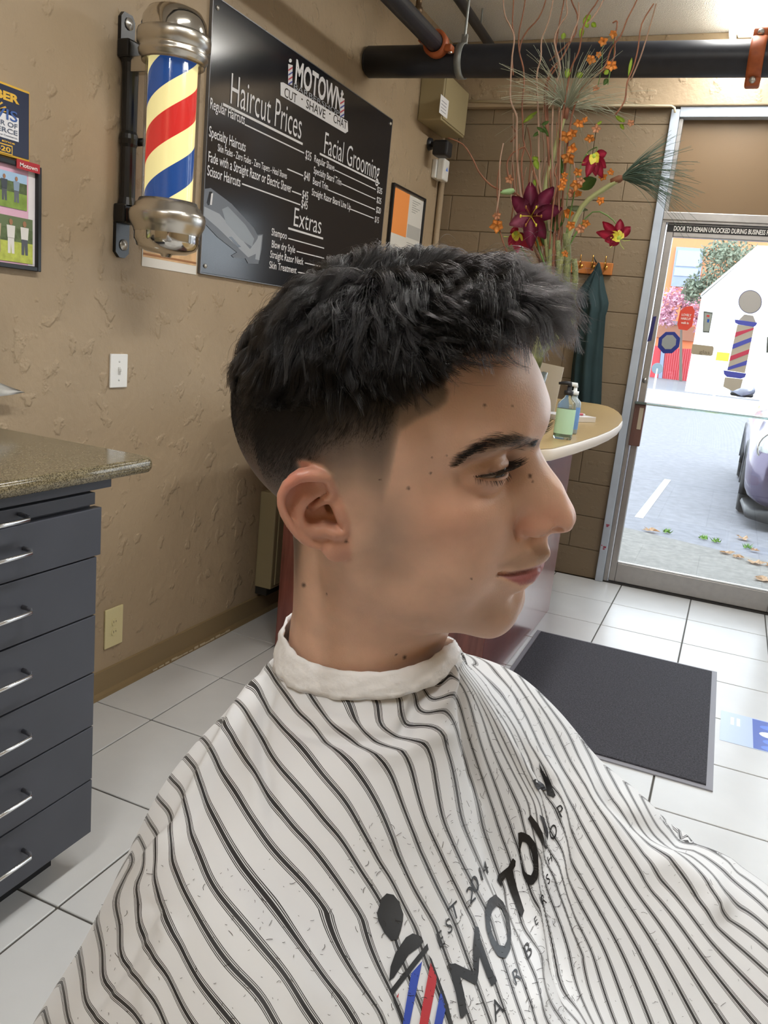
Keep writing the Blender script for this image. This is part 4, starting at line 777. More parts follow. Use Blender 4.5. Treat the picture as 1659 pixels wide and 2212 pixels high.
nt.links.new(tc.outputs['Object'], v.inputs['Vector']); nt.links.new(tc.outputs['Object'], n1.inputs['Vector'])
cr = nt.nodes.new('ShaderNodeValToRGB'); el = cr.color_ramp.elements; el[0].position = 0.32; el[0].color = (*lin('4A4436'), 1); el[1].position = 0.72; el[1].color = (*lin('8E8570'), 1)
for ps, c in ((0.45, '5E553F'), (0.55, '84795C')): e_ = el.new(ps); e_.color = (*lin(c), 1)
ad = nt.nodes.new('ShaderNodeMix'); ad.data_type = 'FLOAT'; ad.inputs[0].default_value = 0.4
nt.links.new(n1.outputs['Fac'], ad.inputs[2]); sep = nt.nodes.new('ShaderNodeSeparateColor'); nt.links.new(v.outputs['Color'], sep.inputs[0]); nt.links.new(sep.outputs[0], ad.inputs[3])
nt.links.new(ad.outputs[0], cr.inputs[0]); nt.links.new(cr.outputs[0], p.inputs['Base Color'])
b = BM(); GZ = 1.0125; gp = []
def arc(cx, cy, r, a0, a1, n=7): return [(cx + r * math.cos(math.radians(a0 + (a1 - a0) * k / (n - 1))), cy + r * math.sin(math.radians(a0 + (a1 - a0) * k / (n - 1)))) for k in range(n)]
gp = [(WALL_X + 0.003, 0.3), (-1.205, 0.3)] + arc(-1.24, 1.497, 0.035, 0, 90) + [(WALL_X + 0.003, 1.532)]
prof = [(0.0, -0.004), (0.006, -0.0343), (0.006, -0.0343), (0.001, -0.0335)]
def slab(b, poly, z1, th, r):
    """slab with a rounded edge: rings of the outline inset by (1 - cos) r"""
    from math import cos, sin, pi
    cen = Vector((sum(q[0] for q in poly) / len(poly), sum(q[1] for q in poly) / len(poly)))
    N = len(poly); nrm = []
    for i in range(N):
        a = Vector(poly[i - 1]); c = Vector(poly[(i + 1) % N]); t = (c - a).normalized(); nn = Vector((t.y, -t.x)); nrm.append(nn if nn.dot(Vector(poly[i]) - cen) > 0 else -nn)
    rings = []
    for k in range(9):
        a = -pi / 2 + pi * k / 8; ins = r * (1 - cos(a)); z = z1 - th / 2 + th / 2 * sin(a)
        rings.append([b.verts.new((poly[i][0] - nrm[i].x * ins, poly[i][1] - nrm[i].y * ins, z)) for i in range(N)])
    for A, B in zip(rings, rings[1:]):
        for i in range(N): b.faces.new((A[i - 1], A[i], B[i], B[i - 1]))
    b.faces.new(rings[0][::-1]); b.faces.new(rings[-1]); bmesh.ops.recalc_face_normals(b, faces=b.faces[:]); return b
slab(b, gp, GZ, 0.0345, 0.011)
gt = tag(obj('granite_worktop', b, mg), 'speckled brown granite worktop with a rounded edge', 'worktop')
for pl in gt.data.polygons: pl.use_smooth = len(pl.vertices) == 4
# towel tip over the worktop, from a dispenser beyond the frame
td = thing('paper_towel', 'white paper towel tip hanging at the left edge above the worktop', 'paper towel', (WALL_X + 0.05, 1.5, 1.1))
b = BM(); box(b, (WALL_X + 0.001, 1.25, 1.16), (WALL_X + 0.11, 1.56, 1.39), 0.01); obj('dispenser', b, M_BLKP, td)
b = BM(); rows = []
for i in range(7):
    u = i / 6
    rows.append([b.verts.new((WALL_X + 0.047 + 0.010 * math.sin(4 * u + j * 1.3), 1.40 + 0.29 * u, (1.20 - 0.112 * u) * (1 - j / 3) + (1.075 + 0.010 * u) * j / 3 + 0.004 * math.sin(7 * u))) for j in range(4)])
for A, B in zip(rows, rows[1:]):
    for j in range(3): b.faces.new((A[j], A[j + 1], B[j + 1], B[j]))
bmesh.ops.solidify(b, geom=b.faces[:], thickness=0.0008); obj('sheet', b, mat('white_paper', 'F0F0EE', 0.8), td, True)
# ---------------------------------------------------------------- reception desk
mc = bpy.data.materials.new('cherry_laminate'); mc.use_nodes = True; nt = mc.node_tree; p = nt.nodes['Principled BSDF']; p.inputs['Roughness'].default_value = 0.26; p.inputs['Specular IOR Level'].default_value = 0.7; p.inputs['Coat Weight'].default_value = 0.7; p.inputs['Coat Roughness'].default_value = 0.2
tc = nt.nodes.new('ShaderNodeTexCoord'); mp_ = nt.nodes.new('ShaderNodeMapping'); mp_.inputs['Scale'].default_value = (9, 9, 0.8); n1 = nt.nodes.new('ShaderNodeTexNoise'); n1.inputs['Scale'].default_value = 4; n1.inputs['Detail'].default_value = 8
nt.links.new(tc.outputs['Object'], mp_.inputs[0]); nt.links.new(mp_.outputs[0], n1.inputs['Vector'])
cr = nt.nodes.new('ShaderNodeValToRGB'); el = cr.color_ramp.elements; el[0].position = 0.3; el[0].color = (*lin('5E2A24'), 1); el[1].position = 0.72; el[1].color = (*lin('8E4C42'), 1); nt.links.new(n1.outputs['Fac'], cr.inputs[0]); nt.links.new(cr.outputs[0], p.inputs['Base Color'])
desk = thing('reception_desk', 'cherry wood reception desk with a beige curved counter top', 'desk', (-1.1, 3.4, 0))
b = BM(); box(b, (-1.579, 2.811, 0.0), (-0.69, 4.121, 1.03), 0.004); obj('body', b, mc, desk)
dp = [(-1.60, 2.66), (-1.2, 2.36), (-0.85, 2.22), (-0.60, 2.19), (-0.49, 2.22), (-0.445, 2.33), (-0.42, 2.56), (-0.400, 2.85), (-0.393, 3.1), (-0.397, 3.35), (-0.418, 3.64), (-0.455, 3.90), (-0.50, 4.12), (-0.55, 4.31), (-0.60, 4.45), (-0.66, 4.53), (-0.80, 4.556), (-0.96, 4.57), (-1.3, 4.59), (-1.60, 4.60)]
b = BM(); slab(b, dp, 1.07, 0.036, 0.004); tp_ = obj('counter_top', b, mat('cream_edge_band', 'D9CBB8', 0.35), desk)
for pl in tp_.data.polygons: pl.use_smooth = len(pl.vertices) == 4
b = BM(); prism(b, [(x * 0.996 - 0.004, y) for x, y in dp], 0.0012, Matrix.Translation((0, 0, 1.0698))); obj('laminate_face', b, mat('beige_laminate', 'B99F70', 0.32, noise=(40, 0.04)), desk)
DZ = 1.0711
def bottle(name, label, px, py, h, r, cb, cl, cp, pump=True):
    q = at_z(px, py, DZ); t = thing(name, label, 'bottle', tuple(q)); Mb = Matrix.Translation(tuple(q))
    b = BM(); lathe(b, [(0, 0.0), (r * 0.92, 0.0), (r, 0.006), (r, h * 0.60), (r * 0.93, h * 0.66), (r * 0.45, h * 0.74), (r * 0.40, h * 0.80), (0, h * 0.80)], 24, Mb @ Matrix.Diagonal((1, 0.7, 1, 1))); obj('body', b, cb, t, True)
    b = BM(); lathe(b, [(r * 1.015, h * 0.10), (r * 1.015, h * 0.55)], 24, Mb @ Matrix.Diagonal((1, 0.7, 1, 1))); obj('label_wrap', b, cl, t, True)
    b = BM(); lathe(b, [(0, h * 0.795), (r * 0.5, h * 0.795), (r * 0.5, h * 0.87), (r * 0.25, h * 0.875), (r * 0.22, h * 0.95), (0, h * 0.95)], 18, Mb)
    pu = obj('collar', b, cp, t, True)
    b = BM(); tube(b, [(q[0], q[1], q[2] + h * 0.95), (q[0], q[1], q[2] + h), (q[0] - 0.012, q[1], q[2] + h * 1.0), (q[0] - 0.035, q[1] - 0.004, q[2] + h * 0.985)], [0.008, 0.008, 0.007, 0.004], 10); obj('nozzle', b, cp, pu, True)
    b = BM(); lathe(b, [(r * 0.9, 0.008), (r * 0.9, h * 0.45), (0, h * 0.45)], 20, Mb @ Matrix.Diagonal((1, 0.7, 1, 1))); obj('gel', b, mat('green_gel', '6FBF7A', 0.2, trans=0.5), t, True)
M_CLR = mat('clear_plastic', 'E9F4EC', 0.05, trans=0.85, ior=1.2)
bottle('soap_bottle', 'clear green soap bottle with black pump on the beige desk top', 1214, 948, 0.175, 0.030, M_CLR, mat('pale_green_label', 'B9DFC0', 0.6), M_BLKP)
bottle('sanitizer_bottle', 'blue labelled bottle standing just behind the green soap bottle', 1229, 936, 0.165, 0.026, mat('pale_blue_plastic', 'CFE4F2', 0.1, trans=0.5), mat('blue_label', '6F9BD8', 0.5), mat('white_cap', 'EDF2F4', 0.5))
a = at_z(1222, 912, DZ); c = at_z(1286, 913, DZ); d = at_z(1290, 899, DZ)
nb = thing('notepad', 'white notepad lying on the beige desk top', 'notepad', tuple((a + d) / 2))
ux = np.array(c - a); L_ = np.linalg.norm(ux); ux /= L_; uy = np.array([-ux[1], ux[0], 0]); Mn = frame_M(a, ux, uy, (0, 0, 1))
b = BM(); box(b, (0, 0, 0.0005), (L_, 0.15, 0.020), 0.001, M=Mn); obj('pages', b, mat('page_edge', 'D9D4CC', 0.7), nb); b = BM(); box(b, (0, 0, 0.020), (L_, 0.15, 0.0215), 0.0005, M=Mn); obj('cover', b, mat('pad_cover', 'E9E9EC', 0.5), nb)
pe = thing('red_pen', 'red pen with a black end lying on the notepad', 'pen', tuple(Mn @ Vector((L_ * 0.4, 0.05, 0.022))))
b = BM(); tube(b, [Mn @ Vector((L_ * 0.26, 0.055, 0.0265)), Mn @ Vector((L_ * 0.82, 0.045, 0.0265))], 0.005, 10); obj('barrel', b, mat('pen_red', 'C21F2C', 0.3), pe, True)
b = BM(); tube(b, [Mn @ Vector((L_ * 0.06, 0.058, 0.0265)), Mn @ Vector((L_ * 0.26, 0.055, 0.0265))], 0.0055, 10); obj('cap', b, M_BLKP, pe, True)
b = BM(); tube(b, [Mn @ Vector((L_ * 0.82, 0.045, 0.0265)), Mn @ Vector((L_ * 0.90, 0.0435, 0.0265))], [0.0045, 0.002], 10); obj('tip', b, M_WHP, pe, True)
q = at_z(1182, 893, DZ)
ch = thing('card_stand', 'pale card in a clear stand behind the bottles', 'card stand', tuple(q))
Mc = Matrix.Translation(tuple(q)) @ Matrix.Rotation(math.radians(-8), 4, 'Z')
b = BM(); prism(b, [(-0.06, 0.0), (0.03, 0.0), (0.045, 0.20), (-0.06, 0.21)], 0.003, Mc @ Matrix(((1, 0, 0, 0), (0, 0, -1, 0), (0, 1, 0, 0), (0, 0, 0, 1)))); obj('card', b, mat('pale_card', 'E2DFD6', 0.6), ch)
b = BM(); box(b, (-0.065, -0.03, 0.0), (0.035, 0.03, 0.006), 0.002, M=Mc); obj('foot', b, M_CLR, ch)
# ---------------------------------------------------------------- mat and floor decal
mm = thing('entrance_mat', 'charcoal ribbed entrance mat with a grey rubber border', 'mat', (-0.28, 3.2, 0))
MX0, MX1, MY0, MY1 = -0.672, 0.150, 2.655, 3.772
sk = 0.014
def mq(x, y): return (x + sk * (MY1 - y) / 1.1, y)
b = BM(); prism(b, [mq(MX0, MY0), mq(MX1, MY0), mq(MX1, MY1), mq(MX0, MY1)], 0.005, Matrix.Translation((0, 0, 0.0005)), 0.002); obj('border', b, mat('grey_rubber', '8E8E96', 0.6), mm)
b = BM(); prism(b, [mq(MX0 + 0.022, MY0 + 0.022), mq(MX1 - 0.022, MY0 + 0.022), mq(MX1 - 0.022, MY1 - 0.022), mq(MX0 + 0.022, MY1 - 0.022)], 0.010, Matrix.Translation((0, 0, 0.001)), 0.003)
obj('pile', b, mat('charcoal_pile', '47474E', 0.95, noise=(170, 0.45, 6), bump=(300, 1.0, 0.006)), mm)
fd = thing('floor_decal', 'translucent blue notice stuck on the tiles beside the mat', 'decal', (0.4, 3.2, 0))
b = BM(); box(b, (0.176, 3.07, 0.0004), (0.70, 3.352, 0.0009)); FD = obj('film', b, mat('pale_blue_film', 'B9CBEF', 0.3), fd)
b = BM(); box(b, (0.292, 3.075, 0.0009), (0.56, 3.345, 0.0012)); dk = obj('blue_panel', b, mat('royal_blue_print', '3557B8', 0.3), FD)
M_DCB = mat('bright_blue_print', '4E7BEA', 0.3); M_DCW = mat('decal_white', 'E8EEF8', 0.4)
for z, w in ((3.285, 0.075), (3.155, 0.06), (3.10, 0.075)): b = BM(); prism(b, [(0.355 + w / 2 * math.cos(t * .393), z + 0.02 * math.sin(t * .393)) for t in range(16)], 0, Matrix.Translation((0, 0, 0.0014))); obj('print_blob', b, M_DCB, FD)
b = BM(); prism(b, [(0.350 + 0.036 * math.cos(t * .393), 3.218 + 0.026 * math.sin(t * .393)) for t in range(16)], 0, Matrix.Translation((0, 0, 0.0014))); obj('white_oval', b, M_DCW, FD)
for k, (x, z) in enumerate(((0.212, 3.26), (0.234, 3.26))): b = BM(); box(b, (x, 3.235, 0.0009), (x + 0.013, 3.31, 0.0012)); obj('print_bar', b, M_DCW, FD)
b = BM(); box(b, (0.355, 3.21, 0.00142), (0.366, 3.23, 0.0016)); obj('print_bar', b, dk.data.materials[0], FD)
# ---------------------------------------------------------------- hook board and hanging smock
hk = thing('hook_board', 'small orange wooden hook board on the block wall', 'hook rack', (-0.87, FRONT_Y, 1.8))
b = BM(); box(b, (-0.992, FRONT_Y - 0.022, 1.772), (-0.752, FRONT_Y - 0.0005, 1.838), 0.004); obj('board', b, mat('orange_pine', 'B56F35', 0.45, noise=(12, 0.12)), hk)
M_BR = mat('brass_hook', 'B98A45', 0.3, metal=0.9)
for x in (-0.93, -0.862, -0.79):
    b = BM(); lathe(b, [(0, 0.004), (0.010, 0.003), (0.012, 0)], 14, FW(x, 1.81, 0.022)); tube(b, [(x, FRONT_Y - 0.024, 1.815), (x, FRONT_Y - 0.05, 1.805), (x, FRONT_Y - 0.07, 1.815), (x, FRONT_Y - 0.072, 1.835)], 0.004, 8); tube(b, [(x, FRONT_Y - 0.024, 1.818), (x, FRONT_Y - 0.06, 1.84), (x, FRONT_Y - 0.065, 1.87)], 0.0035, 8); obj('hook', b, M_BR, hk, True)
jk = thing('hanging_smock', 'dark green smock hanging from the brass hook', 'smock', (-0.85, FRONT_Y - 0.08, 1.8))
lv = [(1.835, 1289, 1294), (1.815, 1284, 1296), (1.79, 1278, 1299), (1.74, 1264, 1302), (1.69, 1250, 1306), (1.655, 1238, 1310), (1.62, 1241, 1313), (1.585, 1250, 1311), (1.55, 1250, 1306), (1.4, 1240, 1302), (1.25, 1232, 1299), (1.07, 1226, 1297), (1.0, 1224, 1296)]
pts = []
for z, l, r in lv:
    yy = None
    for py in range(540, 960, 1):
        if on_plane((l + r) / 2, py, 1, FRONT_Y - 0.06)[2] <= z: yy = py; break
    a = on_plane(l, yy or 900, 1, FRONT_Y - 0.06)[0]; c = on_plane(r, yy or 900, 1, FRONT_Y - 0.06)[0]; pts.append((z, a, c))
b = BM(); secs = []; n = 40
for z, a, c in pts:
    s = []; d = 0.03 + 0.05 * min(1, (1.84 - z) / 0.25)
    for k in range(n):
        t = 2 * math.pi * k / n; u = math.cos(t); x = (a + c) / 2 + (c - a) / 2 * u
        fold = 0.018 * math.sin(u * 9 + 1.2) * min(1, (1.84 - z) / 0.3) + 0.008 * math.sin(u * 17 + z * 5)
        y = FRONT_Y - 0.012 - (d * (1 - abs(u) ** 2.5) + fold * (1 - abs(u) ** 4) if math.sin(t) > 0 else 0.0) - 0.004
        s.append((x, min(y, FRONT_Y - 0.004), z))
    secs.append(s)
loft(b, secs); obj('cloth', b, mat('dark_green_cloth', '24393C', 0.85, noise=(12, 0.1)), jk, True)
b = BM(); tube(b, [(-0.845, FRONT_Y - 0.03, 1.835), (-0.858, FRONT_Y - 0.06, 1.86), (-0.87, FRONT_Y - 0.03, 1.832)], 0.004, 6); obj('hanging_loop', b, mat('dark_green_cloth'), jk, True)
# ---------------------------------------------------------------- flower arrangement on the desk
FY = 3.0
def fp3(px, py, dy=0.0): return Vector(on_plane(px, py, 1, FY + dy))
def cc(x, y): return 1040 + x / 3.814, y / 3.814
fa = thing('flower_arrangement', 'tall arrangement of curly branches, burgundy lily and orange blossoms in a glass vase', 'flower arrangement', tuple(at_z(1138, 915, DZ)))
vb = Vector(at_z(1138, 915, DZ)); FY = vb.y
frn = random.Random(21)
M_BRN = mat('curly_willow', '86573F', 0.7, noise=(20, 0.2)); M_BRN2 = mat('pale_willow', 'A58671', 0.7); M_GRN = mat('leaf_green', '5F7F40', 0.6, noise=(20, 0.2)); M_LIME = mat('lime_green', 'A9C24A', 0.6); M_STEM = mat('papyrus_stem', '9DA06C', 0.6); M_SAGE = mat('sage_needle', '9A9E88', 0.7); M_DKN = mat('dark_needle', '566B5E', 0.7)
M_BURG = mat('burgundy_petal', '7E2244', 0.5, noise=(18, 0.3)); M_PINK = mat('dusky_pink_petal', 'A85A74', 0.5); M_ORG = mat('orange_petal', 'F0A856', 0.6, noise=(40, 0.25)); M_PEACH = mat('peach_petal', 'E8B48E', 0.6); M_CRIM = mat('crimson_petal', 'B52B4A', 0.5, noise=(20, 0.2)); M_YEL = mat('yellow_petal_base', 'D2C13C', 0.5)
b = BM(); lathe(b, [(0, 0), (0.055, 0), (0.06, 0.01), (0.05, 0.08), (0.045, 0.15), (0.05, 0.19), (0.046, 0.19), (0.041, 0.15), (0.046, 0.08), (0.055, 0.012), (0, 0.012)], 28, Matrix.Translation(vb)); obj('vase', b, M_CLR, fa, True)
mouth = vb + Vector((0, 0, 0.33))
def stem_curve(pts, r0, r1, m, name='branch', dys=None, k=3):
    if pts[-1][1] >= 600: pts = list(pts) + [(1163, 730), (1143, 815)]; dys = (list(dys) + [0, 0]) if dys else None
    P_ = [fp3(px, py, (dys[i] if dys else 0)) for i, (px, py) in enumerate(pts)]; out = []
    for i in range(len(P_) - 1):
        p0 = P_[max(i - 1, 0)]; p1 = P_[i]; p2 = P_[i + 1]; p3 = P_[min(i + 2, len(P_) - 1)]
        for s in range(k):
            t = s / k; out.append(0.5 * ((2 * p1) + (p2 - p0) * t + (2 * p0 - 5 * p1 + 4 * p2 - p3) * t * t + (3 * p1 - p0 - 3 * p2 + p3) * t ** 3))
    out.append(P_[-1]); n = len(out); b = BM(); tube(b, out, [r0 + (r1 - r0) * i / (n - 1) for i in range(n)], 6); return obj(name, b, m, fa, True)
BR_ = [[(180, 0), (195, 130), (240, 220), (270, 310), (255, 450), (245, 570), (240, 680), (240, 830), (290, 960), (290, 1100), (300, 1400), (380, 1900)],
       [(265, 0), (255, 200), (272, 320), (252, 460), (262, 620)], [(360, 0), (335, 150), (310, 270), (310, 420), (345, 560), (350, 700), (335, 860), (340, 1000), (345, 1150), (355, 1210), (330, 1400), (400, 1900)],
       [(590, 0), (545, 200), (495, 330), (490, 480), (455, 640), (470, 1000), (480, 1500), (560, 2000)], [(680, 0), (650, 150), (620, 330), (610, 450), (640, 520), (560, 640), (520, 760), (540, 1100), (600, 1900)],
       [(530, 0), (470, 150), (380, 250), (330, 340), (312, 430)], [(700, 0), (705, 120), (650, 200), (600, 340), (650, 560), (600, 760), (580, 1200), (600, 1900)], [(740, 0), (790, 120), (780, 260), (740, 330), (660, 480), (560, 600), (540, 800), (560, 1300)],
       [(960, 0), (880, 120), (830, 250), (820, 330), (800, 430), (740, 560), (700, 760), (640, 1200), (600, 2000)], [(1005, 0), (930, 130), (870, 200)], [(1280, 0), (1200, 160), (1150, 290), (1070, 400), (1010, 560), (880, 680), (800, 780), (720, 1100), (640, 1900)],
       [(1420, 30), (1320, 200), (1290, 400), (1250, 560), (1200, 680), (1180, 830), (1100, 950)], [(1440, 30), (1370, 280), (1310, 470), (1230, 660)], [(355, 1210), (300, 1235), (250, 1270), (210, 1350), (225, 1470)], [(355, 1210), (400, 1300), (450, 1480), (520, 1700)],
       [(800, 20), (800, 150), (760, 260), (730, 340)], [(1080, 190), (1120, 180), (1100, 330), (1090, 480), (1000, 600)], [(160, 1330), (130, 1500), (135, 1700), (150, 1900), (210, 2080)], [(180, 1180), (150, 1350), (150, 1560), (120, 1760)], [(250, 1300), (270, 1600), (240, 1850)], [(620, 1350), (600, 1420), (625, 1500), (590, 1700), (560, 2050)], [(740, 1650), (770, 1400), (720, 1250)], [(430, 1400), (470, 1600), (440, 1900)], [(380, 1050), (410, 1250), (380, 1600)], [(540, 750), (500, 1000), (520, 1300), (480, 1700)], [(250, 1040), (290, 1110), (240, 1170)], [(560, 500), (640, 430), (720, 350), (760, 300)]]
for k, c in enumerate(BR_):
    pts = [cc(*q) for q in c]; d0 = frn.uniform(-0.10, 0.10)
    tall = len(c) > 7
    if tall: pts.append((1190 + frn.uniform(-8, 8), 620)); 
    ds = [d0 * (1 - i / (len(pts) - 1)) for i in range(len(pts))] if tall else [d0] * len(pts)
    if pts[0][1] < 3:                                # runs on upward past the frame
        pts = [(pts[0][0] + (pts[0][0] - pts[1][0]) * 0.4 + frn.uniform(-6, 6), -45)] + pts; ds = [ds[0]] + ds
    stem_curve(pts, 0.0022, 0.0042 if tall else 0.003, M_BRN if k % 3 else M_BRN2, dys=ds)
for k in range(18):
    x0 = frn.uniform(1105, 1235); stem_curve([(x0, frn.uniform(230, 380)), (x0 + frn.uniform(-14, 14), 430), (1190 + (x0 - 1180) * 0.55 + frn.uniform(-8, 8), 540), (1190 + frn.uniform(-14, 14), 640)], 0.0014, 0.003, M_BRN if k % 2 else M_BRN2, dys=[frn.uniform(-0.1, 0.12)] + [frn.uniform(-0.05, 0.06), 0.02, 0])
stem_curve([(968, 298), (1000, 312), (1022, 345), (1035, 372), (1060, 400), (1088, 413), (1130, 430), (1170, 520), (1190, 620)], 0.002, 0.0045, M_BRN, dys=[-0.05] * 6 + [0, 0, 0])
# papyrus heads
def papyrus(cx, cy, stem, L, axis, spread, n, m, seed, tips=None):
    rnd = np.random.default_rng(seed); stem_curve(stem, 0.008, 0.011, M_STEM, 'papyrus_stem')
    c = np.array(fp3(cx, cy)); ax = np.array(axis, float); ax /= np.linalg.norm(ax); V = []; Fc = []
    for k in range(n):
        d = rnd.normal(size=3); d /= np.linalg.norm(d); d = d * spread + ax; d /= np.linalg.norm(d); l = L * rnd.uniform(0.55, 1.1); drp = rnd.uniform(0.1, 0.6) * l
        s = np.cross(d, rnd.normal(size=3)); s /= np.linalg.norm(s); w = 0.0011; prev = None
        for j in range(6):
            t = j / 5; p = c + d * l * t - np.array([0, 0, 1]) * drp * t * t; ww = w * (1 - 0.5 * t); i = len(V); V += [p - s * ww, p + s * ww, p + np.cross(d, s) * ww * 1.5]
            if prev is not None:
                for a in range(3): Fc.append((prev + a, prev + (a + 1) % 3, i + (a + 1) % 3, i + a))
            prev = i
    h = tag(obj('papyrus_spray', qmesh('papyrus_spray', V, Fc), m, fa), kind='stuff')
    b = BM(); tube(b, [Vector(c) - Vector(ax) * 0.03, Vector(c), Vector(c) + Vector(ax) * 0.02], [0.010, 0.013, 0.004], 8); obj('papyrus_sheath', b, M_BRN, fa, True)
papyrus(1223, 236, [(1222, 243), (1205, 300), (1192, 350), (1178, 410), (1180, 520), (1190, 620)], 0.29, (0, 0, 0.22), 1.0, 210, M_SAGE, 1)
papyrus(1339, 386, [(1336, 389), (1300, 412), (1258, 446), (1225, 520), (1200, 620)], 0.26, (0.9, -0.1, 0.32), 0.55, 170, M_DKN, 2)
def petal(b, o, d, up, L, W, curl, n=6, col=None):
    d = d.normalized(); s = d.cross(up).normalized(); u = s.cross(d); prev = None
    for i in range(n):
        t = i / (n - 1); w = W * math.sin(math.pi * min(0.05 + 0.95 * t, 0.98)) ** 0.75; a = curl * t
        p = o + d * (L * (math.sin(a) / a if abs(a) > 1e-3 else 1) * t) - u * (L * t * (1 - math.cos(a)) / (a if abs(a) > 1e-3 else 1e9))
        row = [b.verts.new(p - s * w + u * w * 0.3), b.verts.new(p), b.verts.new(p + s * w + u * w * 0.3)]
        if prev:
            for k in range(2): b.faces.new((prev[k], prev[k + 1], row[k + 1], row[k]))
        prev = row
    return b
def camv(p): return (Vector(CAM_O) - p).normalized()
def ip(p, dx, dy): return p + (Vector(CAM_R[0]) * dx + Vector(CAM_R[1]) * dy) / (CAM_F / (np.array(p - Vector(CAM_O)) @ CAM_R[2]))
# burgundy lily
lc = fp3(1147, 467, -0.06)
ly = thing('lily', None, None, tuple(lc)); ly.parent = fa; ly.matrix_parent_inverse = world_of(fa).inverted()
for k, (tx, ty) in enumerate(((1146, 402), (1190, 412), (1207, 452), (1176, 512), (1146, 532), (1104, 484), (1110, 428), (1128, 440), (1168, 430))):
    tip = ip(lc, tx - 1147, ty - 467); d = tip - lc; L_ = d.length * 1.12; b = BM(); petal(b, lc, (d.normalized() + camv(lc) * 0.45), camv(lc), L_, 0.026 if k < 7 else 0.018, 0.7); bmesh.ops.solidify(b, geom=b.faces[:], thickness=0.0012); obj('petal', b, M_PINK if k == 5 else M_BURG, ly, True)
for k in range(6):
    d = ip(lc, 22 * math.cos(k * 1.05), 22 * math.sin(k * 1.05)) - lc + camv(lc) * 0.04; b = BM(); tube(b, [lc, lc + d * 0.6, lc + d], 0.0015, 5); q = lc + d; lathe(b, [(0, -0.006), (0.003, -0.004), (0.003, 0.004), (0, 0.006)], 6, Matrix.Translation(q)); obj('stamen', b, M_YEL if k % 2 else mat('rust_stamen', '8A5A22', 0.7), ly, True)
stem_curve([(1147, 470), (1165, 540), (1188, 620)], 0.004, 0.004, M_GRN, 'lily_stem', dys=[-0.05, -0.02, 0])
# flame lilies
def gloriosa(cx, cy, tips, seed, dy=-0.03):
    c = fp3(cx, cy, dy); g_ = thing('flame_lily', None, None, tuple(c)); g_.parent = fa; g_.matrix_parent_inverse = world_of(fa).inverted()
    for tx, ty in tips:
        tip = ip(c, tx - cx, ty - cy); d = tip - c
        b = BM(); petal(b, c, d.normalized() + camv(c) * 0.2, camv(c), d.length * 1.05, 0.016, 0.5); bmesh.ops.solidify(b, geom=b.faces[:], thickness=0.001); pt = obj('petal', b, M_CRIM, g_, True)
        b = BM(); petal(b, c + camv(c) * 0.004, d.normalized() + camv(c) * 0.2, camv(c), d.length * 0.42, 0.012, 0.3); obj('petal_base', b, M_YEL, g_, True)
    for k in range(5):
        a = seed + k * 1.25; q = ip(c, 26 * math.cos(a), 18 * math.sin(a) + 8); b = BM(); tube(b, [c, (c + q) / 2 + Vector((0, 0, -0.006)), q], 0.001, 4); obj('stamen', b, M_LIME, g_)
    b = BM(); bmesh.ops.create_uvsphere(b, u_segments=10, v_segments=6, radius=0.010, matrix=Matrix.Translation(c)); obj('pistil', b, M_LIME, g_, True)
gloriosa(1283, 338, [(1258, 356), (1268, 380), (1287, 378), (1300, 382), (1310, 330), (1308, 362)], 0.3); stem_curve([(1283, 338), (1290, 318), (1262, 340), (1240, 420), (1200, 620)], 0.002, 0.003, M_GRN, 'lily_stem')
gloriosa(1336, 514, [(1290, 502), (1303, 480), (1308, 520), (1318, 530), (1362, 490), (1340, 474)], 1.1); stem_curve([(1345, 515), (1325, 476), (1280, 458), (1235, 520), (1200, 620)], 0.002, 0.003, M_GRN, 'lily_stem')
gloriosa(1114, 505, [(1100, 530), (1118, 545), (1150, 540), (1135, 520), (1108, 492)], 2.0); stem_curve([(1114, 505), (1140, 560), (1185, 620)], 0.002, 0.003, M_GRN, 'lily_stem')
# orange blossoms
OFL = [(1085, 280, 30), (1000, 345, 34), (900, 490, 34), (965, 450, 22), (1070, 545, 36), (945, 730, 22), (800, 1020, 34), (850, 990, 22), (945, 1065, 30), (895, 1140, 34), (700, 1130, 42), (745, 1100, 34), (745, 1230, 40), (715, 1300, 44), (790, 1420, 30), (1000, 1460, 28), (1065, 1420, 24), (675, 1490, 30), (740, 1595, 38), (780, 1520, 40), (815, 1490, 30), (980, 1655, 28), (710, 1760, 44), (735, 1860, 36), (860, 1840, 30), (815, 1890, 36), (130, 1860, 46), (125, 1780, 30), (230, 1480, 30), (480, 1990, 40), (690, 2090, 24), (660, 1545, 30), (1230, 1015, 26), (685, 1440, 20), (800, 1595, 26)]
PEACH = {1230, 740, 815, 230, 945, 125}
for k, (x, y, s) in enumerate(OFL):
    px, py = cc(x, y); c = fp3(px, py, frn.uniform(-0.09, 0.03)); r = s / 3.814 / (CAM_F / (np.array(c - Vector(CAM_O)) @ CAM_R[2])); b = BM(); a0 = frn.uniform(0, 6); tl = frn.uniform(0.2, 0.9)
    for j in range(5):
        a = a0 + j * 1.2566; d = Vector(CAM_R[0]) * math.cos(a) + Vector(CAM_R[1]) * math.sin(a) * 0.85 + camv(c) * tl; petal(b, c, d, camv(c), r * frn.uniform(1.1, 1.6), r * 0.55, frn.uniform(0.2, 1.2), 4)
    bmesh.ops.solidify(b, geom=b.faces[:], thickness=0.0008)
    obj('orange_blossom', b, M_PEACH if x in PEACH else M_ORG, fa, True)
